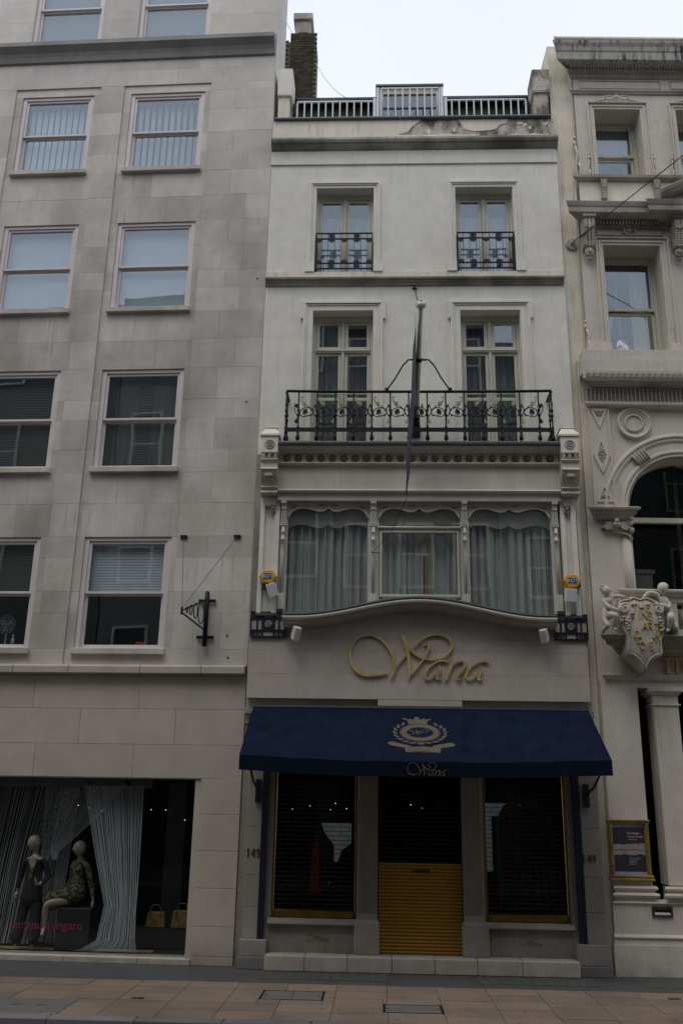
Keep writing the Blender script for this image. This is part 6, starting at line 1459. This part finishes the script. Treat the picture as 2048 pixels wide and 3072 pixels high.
skin('body', {'pel': cj(1340, 690, -.38, .062), 'wa': cj(1300, 600, -.4, (.066, .06)), 'ch': cj(1240, 480, -.42, (.08, .06)), 'sh': cj(1215, 400, -.43, (.065, .05)), 'nk': cj(1205, 330, -.44, .036),
  'ls': cj(1310, 440, -.43, .042), 'le': cj(1290, 560, -.48, .036), 'lf': cj(1210, 530, -.5, .032), 'lw': cj(1130, 495, -.5, .022), 'rs': cj(1130, 300, -.42, .036), 're': cj(980, 275, -.43, .034), 'rf': cj(900, 330, -.46, .03), 'rw': cj(840, 385, -.47, .022),
  'lh': cj(1375, 800, -.42, .05), 'lk': cj(1390, 905, -.46, .045), 'lt': cj(1440, 960, -.34, .03), 'rh': cj(1300, 710, -.48, .05), 'rk': cj(1265, 720, -.55, .05), 'rc': cj(1270, 820, -.5, .042), 'ra': cj(1250, 930, -.46, .028), 'rt': cj(1210, 975, -.5, .024)},
  [('pel','wa'),('wa','ch'),('ch','sh'),('sh','nk'),('sh','ls'),('ls','le'),('le','lf'),('lf','lw'),('sh','rs'),('rs','re'),('re','rf'),('rf','rw'),('pel','lh'),('lh','lk'),('lk','lt'),('pel','rh'),('rh','rk'),('rk','rc'),('rc','ra'),('ra','rt')], 'stucco_warm', ch2)
hx_, hz_ = zx(1210, 215); head_mb((hx_, -.47, hz_), .09, yaw=-.5).build('head', 'stucco_warm', ch2, smooth=True)
mb = MB(); mb.ell((hx_+.015, -.45, hz_+.03), (.08, .085, .072), 14, 8)
mb.build('hair', 'stucco_warm', ch2, smooth=True)
wx_, wz_ = zx(1120, 492); hand(ch2, (wx_, -.5, wz_), (-1, -.1, .1), (0, 0, -1), 'stucco_warm', .75, .5)
wx_, wz_ = zx(835, 388); hand(ch2, (wx_, -.47, wz_), (-1, 0, -.7), (0, -1, 0), 'stucco_warm', .75, .6)
sd_ = T('carved_shield', 'carved stone cartouche shield with gold letters The Fine Art Society Ltd', 'shield', 'R', (.65, -.4, 4.6))
out = [(400,420),(470,400),(560,400),(640,352),(700,375),(760,400),(830,375),(900,362),(1000,400),(1110,425),(1170,520),(1215,650),(1218,800),(1190,930),(1150,1050),(1110,1100),(1105,1200),(1118,1370),(1040,1400),(930,1440),(850,1520),(810,1600),(785,1690),(755,1600),(680,1500),(560,1410),(468,1385),(500,1230),(495,1120),(480,1040),(420,930),(385,800),(378,640),(385,520)]
def dome(px, pz):
    u = (px-.70)/.36; v = (pz-4.72)/.7; return .13*max(0, 1-u*u)*max(0, 1-min(1, abs(v))**2.4)
c0 = zx(790, 900); rings = []
for s in (1.0, .985, .93, .8, .6, .35, .02):
    rg = []
    for X, Y in out:
        x, z = zx(X, Y); x = c0[0]+(x-c0[0])*s; z = c0[1]+(z-c0[1])*s
        yy = -.40 - (0 if s > .99 else .03 if s > .94 else .02+dome(x, z)); rg.append((x, yy, z))
    rings.append(rg)
back = [(x, -.2 if z > 4.35 else -.03, z) for x, y, z in rings[0]]
MB().loft([back]+rings).build('body', 'stucco_warm', sd_, smooth=True)
MB().tube([(x, y-.012, z) for x, y, z in rings[2]], .013, 6, closed=True).build('rim', 'stucco_warm', sd_, smooth=True)
for X, s in ((480, 1), (1090, -1)):
    x, z = zx(X, 585)
    MB().tube([(x+s*.07*(1-q/30)*math.cos(q*.42+1), -.52, z+.075*(1-q/30)*math.sin(q*.42+1)) for q in range(24)], .019, 6).cyl_y(x, z, [(.085, -.3), (.085, -.5), (.065, -.505)], 18).build('volute', 'stucco_warm', sd_, smooth=True)
mb = MB()
for X, Y in ((520,760),(500,800),(530,820),(490,860),(520,900),(510,950),(450,740),(430,800),(1100,740),(1130,790),(1090,800),(1140,840),(1110,880),(1150,920),(1120,950),(1100,960)):
    x, z = zx(X, Y); mb.ell((x, -.46-dome(x, z), z), (.026, .03, .02), 8, 5)
x0, z0 = zx(690, 410); mb.tube([(x0+.04*(1-q/22)*math.cos(q*.5), -.44, z0+.03*(1-q/22)*math.sin(q*.5)) for q in range(16)], .012, 5)
mb.build('scroll_leaves', 'stucco_warm', sd_, smooth=True)
GL = {'T': [[(0, 1), (.8, 1)], [(.4, 1), (.4, 0)]], 'H': [[(0, 0), (0, 1)], [(.7, 0), (.7, 1)], [(0, .5), (.7, .5)]], 'E': [[(0, 0), (0, 1)], [(0, 1), (.6, 1)], [(0, .5), (.5, .5)], [(0, 0), (.6, 0)]],
      'F': [[(0, 0), (0, 1)], [(0, 1), (.6, 1)], [(0, .5), (.45, .5)]], 'I': [[(.3, 0), (.3, 1)]], 'N': [[(0, 0), (0, 1)], [(0, 1), (.7, 0)], [(.7, 0), (.7, 1)]], 'A': [[(0, 0), (.38, 1)], [(.38, 1), (.76, 0)], [(.15, .38), (.62, .38)]],
      'R': [[(0, 0), (0, 1)], [(0, 1), (.4, 1), (.58, .88), (.58, .65), (.4, .52), (0, .52)], [(.3, .52), (.65, 0)]], 'S': [[(.6, .85), (.45, 1), (.2, 1), (.05, .85), (.1, .65), (.5, .42), (.62, .2), (.45, 0), (.2, 0), (0, .16)]],
      'O': [[(.36, 1), (.1, .85), (0, .5), (.1, .15), (.36, 0), (.62, .15), (.72, .5), (.62, .85), (.36, 1)]], 'C': [[(.65, .82), (.45, 1), (.2, .93), (.03, .65), (.03, .35), (.2, .07), (.45, 0), (.65, .18)]],
      'Y': [[(0, 1), (.36, .48)], [(.72, 1), (.36, .48)], [(.36, .48), (.36, 0)]], 'L': [[(0, 1), (0, 0)], [(0, 0), (.55, 0)]], 'D': [[(0, 0), (0, 1)], [(0, 1), (.35, 1), (.62, .75), (.62, .25), (.35, 0), (0, 0)]]}
def glyph(parent, ch, X, Y, h, w_, rot=0, yb=None, mat='gold', wt=.0095):
    """centre X,Y in the shield's carving grid"""
    cx, cz = zx(X, Y); mb = MB(); ca, sa = math.cos(rot), math.sin(rot)
    for s in GL[ch]:
        P = []
        for a, b in s:
            a = (a-.36)*w_; b = (b-.5)*h; P.append((cx+a*ca-b*sa, cz+a*sa+b*ca, wt))
        yy = yb if yb is not None else -.43-dome(cx, cz)
        mb.ribbon(P, yy-.01, yy+.03, 3)
    return mb.build('letter', mat, parent)
for ch_, X, Y, rt in [('T',650,575,.12),('H',775,575,0),('E',905,575,-.05),('F',620,735,.15),('I',720,715,.08),('N',815,710,0),('E',930,720,-.03),('A',795,900,-.1),('R',905,895,.0),('T',1025,905,.0)]:
    glyph(sd_, ch_, X, Y, .105, .105, rt)
for ch_, X, Y, rt in [('S',640,1035,-.5),('O',690,1135,-.45),('C',730,1235,-.2),('I',805,1245,-.0),('E',910,1230,.15),('T',980,1135,.35),('Y',1030,1060,.3)]:
    glyph(sd_, ch_, X, Y, .1, .095, rt, wt=.0085)
for ch_, X in (('L',710),('T',780),('D',850)): glyph(sd_, ch_, X, 1440, .07, .06, 0, yb=-.44, wt=.009, mat='gold')
tf = T('fascia_lettering', 'raised gilt capital letters beginning TH on the gallery fascia right of the shield', 'lettering', 'R', (1.3, -.02, 4.2))
def capital(ch, x0, z0, h, w_, wt):
    mb = MB()
    for s in GL[ch]:
        P = [(x0+a*w_, z0+b*h, wt if abs(s[0][0]-s[-1][0]) < .1 else wt*.45) for a, b in s]; mb.ribbon(P, -.05, -.0, 3)
        for a, b in (s[0], s[-1]):
            if abs(s[0][0]-s[-1][0]) < .1 and b in (0, 1): mb.box(x0+a*w_-wt*.9, x0+a*w_+wt*.9, -.048, 0, z0+b*h-(.012 if b else 0), z0+b*h+(0 if b else .012))
    if ch == 'T':
        for s in (0, .8): mb.prism_xz([(x0+s*w_, z0+h), (x0+s*w_+(.03 if s == 0 else -.03), z0+h), (x0+s*w_-(.012 if s == 0 else -.012), z0+h-.04)], -.048, 0)
    mb.build('letter', 'gold', tf)
capital('T', 1.095, 4.115, .215, .21, .034); capital('H', 1.325, 4.115, .215, .19, .034); capital('E', 1.56, 4.115, .215, .2, .034)
MB().mould([(0, 4.0), (-.03, 4.005), (-.04, 4.02), (-.06, 4.03), (-.065, 4.05), (-.08, 4.06), (-.085, 4.075), (0, 4.08)], .26, XE, ret0=True).build('string_moulding', 'stucco_warm', RB)
# square column in the lower opening
c_ = MB().box(.93, 1.295, -.02, .34, 1.16, 3.66).build('column', 'stucco_warm', RB, bev=.008)
MB().box(.905, 1.32, -.045, .36, 3.64, 3.665).box(.93, 1.295, -.02, .34, 3.665, 3.79).loft([[(.915, -.035, 3.79), (1.31, -.035, 3.79), (1.31, .36, 3.79), (.915, .36, 3.79)], [(.875, -.08, 3.84), (1.345, -.08, 3.84), (1.345, .38, 3.84), (.875, .38, 3.84)]]).box(.86, 1.36, -.095, .39, 3.84, 3.895).build('capital', 'stucco_warm', c_, bev=.005)
MB().mould([(-.02, 1.15), (-.07, 1.15), (-.085, 1.12), (-.08, 1.1), (-.04, 1.08), (-.04, 1.065), (-.09, 1.055), (-.1, 1.03), (-.09, 1.0), (-.05, .995), (-.05, .95), (.34, .95), (.34, 1.15)], .93, 1.295, ret0=True, ret1=True).build('column_base', 'stucco_warm', c_)
MB().mould([(0, 1.16), (-.04, 1.15), (-.06, 1.12), (-.05, 1.1), (-.02, 1.08), (-.02, 1.065), (-.06, 1.055), (-.075, 1.03), (-.06, 1.0), (-.025, .995), (-.025, .95), (.3, .95), (.3, 1.16)], .2, .71, ret0=True, ret1=True).build('pier_base', 'stucco_warm', RB)
MB().mould([(0, .9), (-.03, .905), (-.05, .93), (-.04, .945), (0, .955), (.35, .955), (.35, .9)], .17, XE, ret0=True).build('plinth_moulding', 'stucco_warm', RB)
MB().box(.13, XE, -.02, .5, .53, .905).box(.1, XE, -.045, .5, 0, .39).prism_yz([(-.02, .53), (-.045, .5), (-.05, .49), (-.04, .47), (-.025, .46), (-.03, .39), (.3, .39), (.3, .53)], .115, XE).build('plinth', 'stucco_warm', RB)
pf = T('poster_frame', 'gilt framed exhibition poster hung on the gallery pier by the pavement', 'poster', 'R', (.42, 0, 1.22))
mb = MB(); mb.box(.13, .185, -.05, 0, 1.27, 2.0).box(.64, .7, -.05, 0, 1.27, 2.0)
mb.box(.11, .72, -.07, 0, 2.0, 2.03).box(.12, .71, -.055, 0, 1.97, 2.0).box(.11, .72, -.065, 0, 1.245, 1.29).box(.1, .73, -.08, 0, 1.215, 1.247); mb.build('frame', 'picture_frame', pf, bev=.006)
mb = MB()
for i in range(20): mb.ell((.13+i*.03, -.07, 1.268), (.011, .01, .014), 6, 5); 
for i in range(24): mb.ell((.158, -.052, 1.31+i*.029), (.014, .01, .011), 6, 5).ell((.67, -.052, 1.31+i*.029), (.014, .01, .011), 6, 5)
mb.build('carved_beading', 'picture_frame', pf, smooth=True)
MB().box(.185, .64, -.02, -.008, 1.29, 1.975).build('sheet', 'posterband', pf)
MB().box(.187, .638, -.0215, -.02, 1.335, 1.925).build('print', 'poster', pf)
rnd = random.Random(4); xs6 = [.188+.45*i/20 for i in range(21)]
MB().prism_xz([(x, 1.56+rnd.uniform(-.01, .01)) for x in xs6]+[(x, 1.69+rnd.uniform(-.012, .012)+(.015 if x > .4 else 0)) for x in reversed(xs6)], -.0225, -.0215).build('picture', 'posterart', pf)
MB().box(.19, .63, -.0232, -.0226, 1.618, 1.626).build('shadow_line', 'black', pf)
for txt, sz, z in (('Bram Bogart', .034, 1.835), ('Paintings 1951-2006', .027, 1.79), ('1 to 23 March 2006', .015, 1.755), ('The Fine Art Society', .019, 1.505), ('148 New Bond Street', .013, 1.482), ('London W1S 2JT', .013, 1.464), ('+44 (0)20 7629 5116', .013, 1.446), ('art@faslondon.com', .013, 1.428)):
    text_thing('print_line', txt, sz, 'R', (.40, -.0225, z), 'white', parent=pf, extr=.0004)
lb = T('letter_box', 'brass letter slot with white paper showing in the gallery plinth', 'letter box', 'R', (.8, -.03, .82))
frame_mb(.66, .945, .755, .89, .03, -.05, -.02, wt=.045).build('frame', 'brassdark', lb, bev=.005)
MB().box(.69, .915, -.025, -.02, .785, .845).build('slot', 'black', lb)
single(MB().prism_xz([(.7, .783), (.915, .783), (.9, .812), (.69, .814)], -.046, -.03), 'paper', 'white', 'white paper sticking out of the gallery letter slot', 'paper', 'R', (.8, -.04, .79))
text_thing('plate_text', 'LETTERS', .035, 'R', (.803, -.0515, .852), 'brass', parent=lb, extr=.001, align='CENTER')
# wire plate and overhead span wire
wp = T('wire_anchor', 'round painted wall plate holding the overhead wire on the gallery building', 'wall plate', 'R', (.2, .08, 11.62))
MB().cyl_y(.215, 11.59, [(.115, .09), (.115, .06), (.105, .05), (.04, .045), (.03, .0), (.012, -.02)], 24).build('plate', 'stucco_warm', wp, smooth=False)
mb = MB()
for q in range(4): mb.cyl_y(.215+.085*math.cos(R(45+q*90)), 11.59+.085*math.sin(R(45+q*90)), [(.012, .045), (.01, .04)], 8)
mb.build('bolt', 'stucco_carved', wp)
single(MB().tube([(.215, -.02, 11.59), (.45, -.3, 11.66), (3.6, -4.2, 12.75)], .009, 5).tube([(.3, -.12, 11.6), (.42, -.26, 11.65)], .017, 6), 'span_wire', 'wire', 'dark span wire running from the round wall plate up to the right over the street', 'wire', 'R', (.215, 0, 11.6))

# ================================================================== GROUND
rd = struct(MB().box(-60, 60, -13.2, -3.55, -.4, -.13), 'road', 'road')
pv = struct(MB().box(-60, 60, -3.4, .6, -.4, -.006), 'pavement', 'asphalt')
PYB = -1.22
struct(MB().box(-60, 60, -1.22, .4, -.006, .0), 'asphalt_strip', 'asphalt')
covers = [(-1.36, -.62, -2.28, -1.72), (.07, .73, -2.86, -2.4), (-4.55, -3.35, -3.28, -2.6)]
cw, rh = .61, .435
rnd = random.Random(12)
def cut(rects, q):
    out = []
    for a, b, c, d in rects:
        if b <= q[0] or a >= q[1] or d <= q[2] or c >= q[3]: out.append((a, b, c, d)); continue
        if a < q[0]: out.append((a, q[0], c, d))
        if b > q[1]: out.append((q[1], b, c, d))
        m0, m1 = max(a, q[0]), min(b, q[1])
        if c < q[2]: out.append((m0, m1, c, q[2]))
        if d > q[3]: out.append((m0, m1, q[3], d))
    return out
def slabs():
    for i in range(-11, 13):
        for j in range(5):
            y1 = PYB-j*rh; rects = [(i*cw+.12, (i+1)*cw+.12, y1-rh, y1)]
            for q in covers: rects = cut(rects, q)
            for a, b, c, d in rects:
                if b-a < .02 or d-c < .02: continue
                h = rnd.uniform(-.0012, .0018)
                MB().box(a+.004, b-.004, c+.004, d-.004, -.03, h).build('paving_slab', 'paving', pv)
slabs()
MB().box(-60, -6.6, -3.4, PYB, -.03, 0).box(8.0, 60, -3.4, PYB, -.03, 0).build('far_paving', 'paving', pv)
kb = struct(MB().box(-60, 60, -3.565, -3.39, -.4, -.02), 'kerb', 'kerb')
x = -7.0
while x < 8: MB().box(x+.004, x+.9, -3.58, -3.385, -.15, .0).build('kerb_stone', 'kerb', kb, bev=.012); x += .904
for k, (a, b, c, d) in enumerate(covers):
    lab = ['steel framed two-part cover plate in the slabs left of centre', 'single long cover plate in the slabs right of centre near the kerb', 'grey concrete cover slab by the kerb at the left corner'][k]
    t = T('inspection_cover', lab, 'cover', 'W', ((a+b)/2, (c+d)/2, 0))
    if k < 2:
        MB().box(a, b, c, c+.015, -.03, .003).box(a, b, d-.015, d, -.03, .003).box(a, a+.02, c, d, -.03, .003).box(b-.02, b, c, d, -.03, .003).build('frame', 'iron', t)
        if k == 0: MB().box(a+.025, (a+b)/2-.004, c+.02, d-.02, -.03, .001).build('plate', 'cover', t); MB().box((a+b)/2+.004, b-.025, c+.02, d-.02, -.03, .001).build('plate', 'cover', t)
        else: MB().box(a+.03, b-.03, c+.02, d-.02, -.03, .001).build('plate', 'cover', t)
        for xx in (a+.05, b-.05): MB().box(xx-.012, xx+.012, (c+d)/2-.012, (c+d)/2+.012, 0, .0035).build('key_hole', 'iron', t)
    else:
        MB().box(a+.005, b-.005, c, d-.005, -.03, .001).build('plate', 'cover', t)
        for xx in (a+.3, b-.3, (a+b)/2): MB().box(xx-.05, xx+.05, (c+d)/2-.012, (c+d)/2+.012, 0, .0025).build('key_hole', 'iron', t)
for k, (x, y, lab) in enumerate([(-2.72, -2.42, 'small black square drain plate among the slabs on the left'), (3.55, -1.62, 'small black plate in the slabs at the right edge'), (4.1, -1.6, 'second small black plate at the far right corner')]):
    single(MB().box(x-.07, x+.07, y-.045, y+.045, -.02, .004), 'drain_plate', 'iron', lab, 'drain plate', 'W', (x, y, 0), bev=.003)
def lights_grid(a, b, y0, y1, nx_, rows_, lab, cs=.018, rs=.045):
    t = T('pavement_light', lab, 'pavement light', 'W', ((a+b)/2, (y0+y1)/2, 0))
    MB().box(a, b, y0, y1, .0, .004).build('frame', 'asphalt', t)
    mb = MB()
    for j in range(rows_):
        for i in range(nx_):
            x = a+.06+(b-a-.12)*i/(nx_-1); y = y0+.05+(y1-y0-.1)*j/(rows_-1); mb.box(x-rs, x+rs, y-cs, y+cs, .0035, .0075)
    mb.build('glass_prism', 'prism', t, kind='stuff')
lights_grid(-1.5, .15, -.92, -.34, 11, 6, 'row of worn glass pavement lights below the left shop window', .022, .045)
lights_grid(1.3, 2.85, -.92, -.34, 11, 6, 'row of worn glass pavement lights below the right shop window', .022, .045)
lights_grid(3.42, 5.4, -.9, -.2, 30, 8, 'fine grid of pale pavement lights in front of the gallery', .02, .022)

mb = MB(); rnd = random.Random(77)
for q in range(150):
    x = rnd.uniform(-5, 5.5); y = rnd.uniform(-3.35, -.35); r_q = rnd.uniform(.006, .016)
    mb.loft([[(x+r_q*rnd.uniform(.8, 1.2)*math.cos(a*1.047), y+r_q*rnd.uniform(.8, 1.2)*math.sin(a*1.047), .0022) for a in range(6)], [(x+r_q*.8*math.cos(a*1.047), y+r_q*.8*math.sin(a*1.047), .0042) for a in range(6)]])
single(mb, 'chewing_gum', 'asphalt', 'flattened dark gum spots scattered over the paving slabs', 'gum spots', 'W', (0, -2, 0), kind='stuff')
single(MB().cyl_y(0, 0, [(.03, -.01), (.034, 0)], 8), 'x', 'black', 'x', 'x', 'W', (0, 0, 0)) if 0 else None
# ================================================================== far side of the street (seen only in the glass)
YO = -15.7
struct(MB().box(-60, 60, -15.7, -13.2, -.4, .0), 'opposite_pavement', 'paving')
def opp(x0, x1, h, mat, lab, seed, nf, wn, roof):
    t = T('opposite_building', lab, 'building', 'W', ((x0+x1)/2, YO, 0)); rnd = random.Random(seed)
    MB().box(x0, x1, YO-8, YO, 0, h).build('wall', mat, t)
    MB().box(x0-.1, x1+.1, YO, YO+.35, h-.5, h-.1).box(x0, x1, YO, YO+.15, 3.9, 4.2).build('cornice', 'opp_stone', t)
    if roof: MB().box(x0+.3, x1-.3, YO-7.5, YO-1.2, h, h+1.7).build('roof', 'opp_roof', t)
    fh = (h-4.8)/nf; ww = (x1-x0)/wn
    fr_ = frame_mb(-.6, .6, 0, fh*.62, .09, -.03, .06); fr_.box(-.6, .6, -.03, .05, fh*.3, fh*.3+.07); fm = fr_.mesh('window', 'frame_white'); pm = MB().box(-.55, .55, .0, .02, .05, fh*.6).mesh('pane', 'opp_glass')
    for f in range(nf):
        for i in range(wn):
            x = x0+ww*(i+.5); z = 4.7+f*fh+fh*.2
            w_ = inst('window', fm, t, (x, YO+.04, z)); OFF[w_.name] = Vector((x, YO+.04, z)); inst('pane', pm, w_, (x, YO+.04, z))
    for i in range(max(1, wn//2)):
        a = x0+(x1-x0)*i/max(1, wn//2)+.4; b = x0+(x1-x0)*(i+1)/max(1, wn//2)-.4
        MB().box(a, b, YO+.01, YO+.05, .5, 3.5).build('shop_window', 'opp_glass', t)
opp(-30, -10.5, 20, 'opp_brick', 'red brick block across the street, far left', 1, 4, 7, False)
opp(-10.45, -1.5, 20.3, 'opp_stone', 'stone fronted house across the street, left of centre', 2, 4, 4, False)
opp(-1.45, 3.9, 19.2, 'opp_brick', 'brick house directly across the street', 3, 4, 3, False)
opp(3.95, 16, 18.2, 'opp_stone', 'stone fronted house across the street, right of centre', 4, 4, 4, False)
opp(16.05, 32, 17.5, 'opp_brick', 'red brick block across the street, far right', 5, 4, 6, False)
def nxt(b, x0, x1, h, mat, lab):
    t = T('neighbour_building', lab, 'building', b, ((x0+x1)/2, 0, 0))
    MB().box(x0, x1, 0, 8, 0, h).build('wall', mat, t); MB().box(x0, x1, -.2, 0, h-.6, h-.2).build('cornice', 'opp_stone', t)
nxt('L', -26, -12.01, 17, 'opp_brick', 'plain brick building further left beyond the stone block')
nxt('R', XE+.01, 22, 16, 'opp_stone', 'plain stone building further right beyond the gallery')
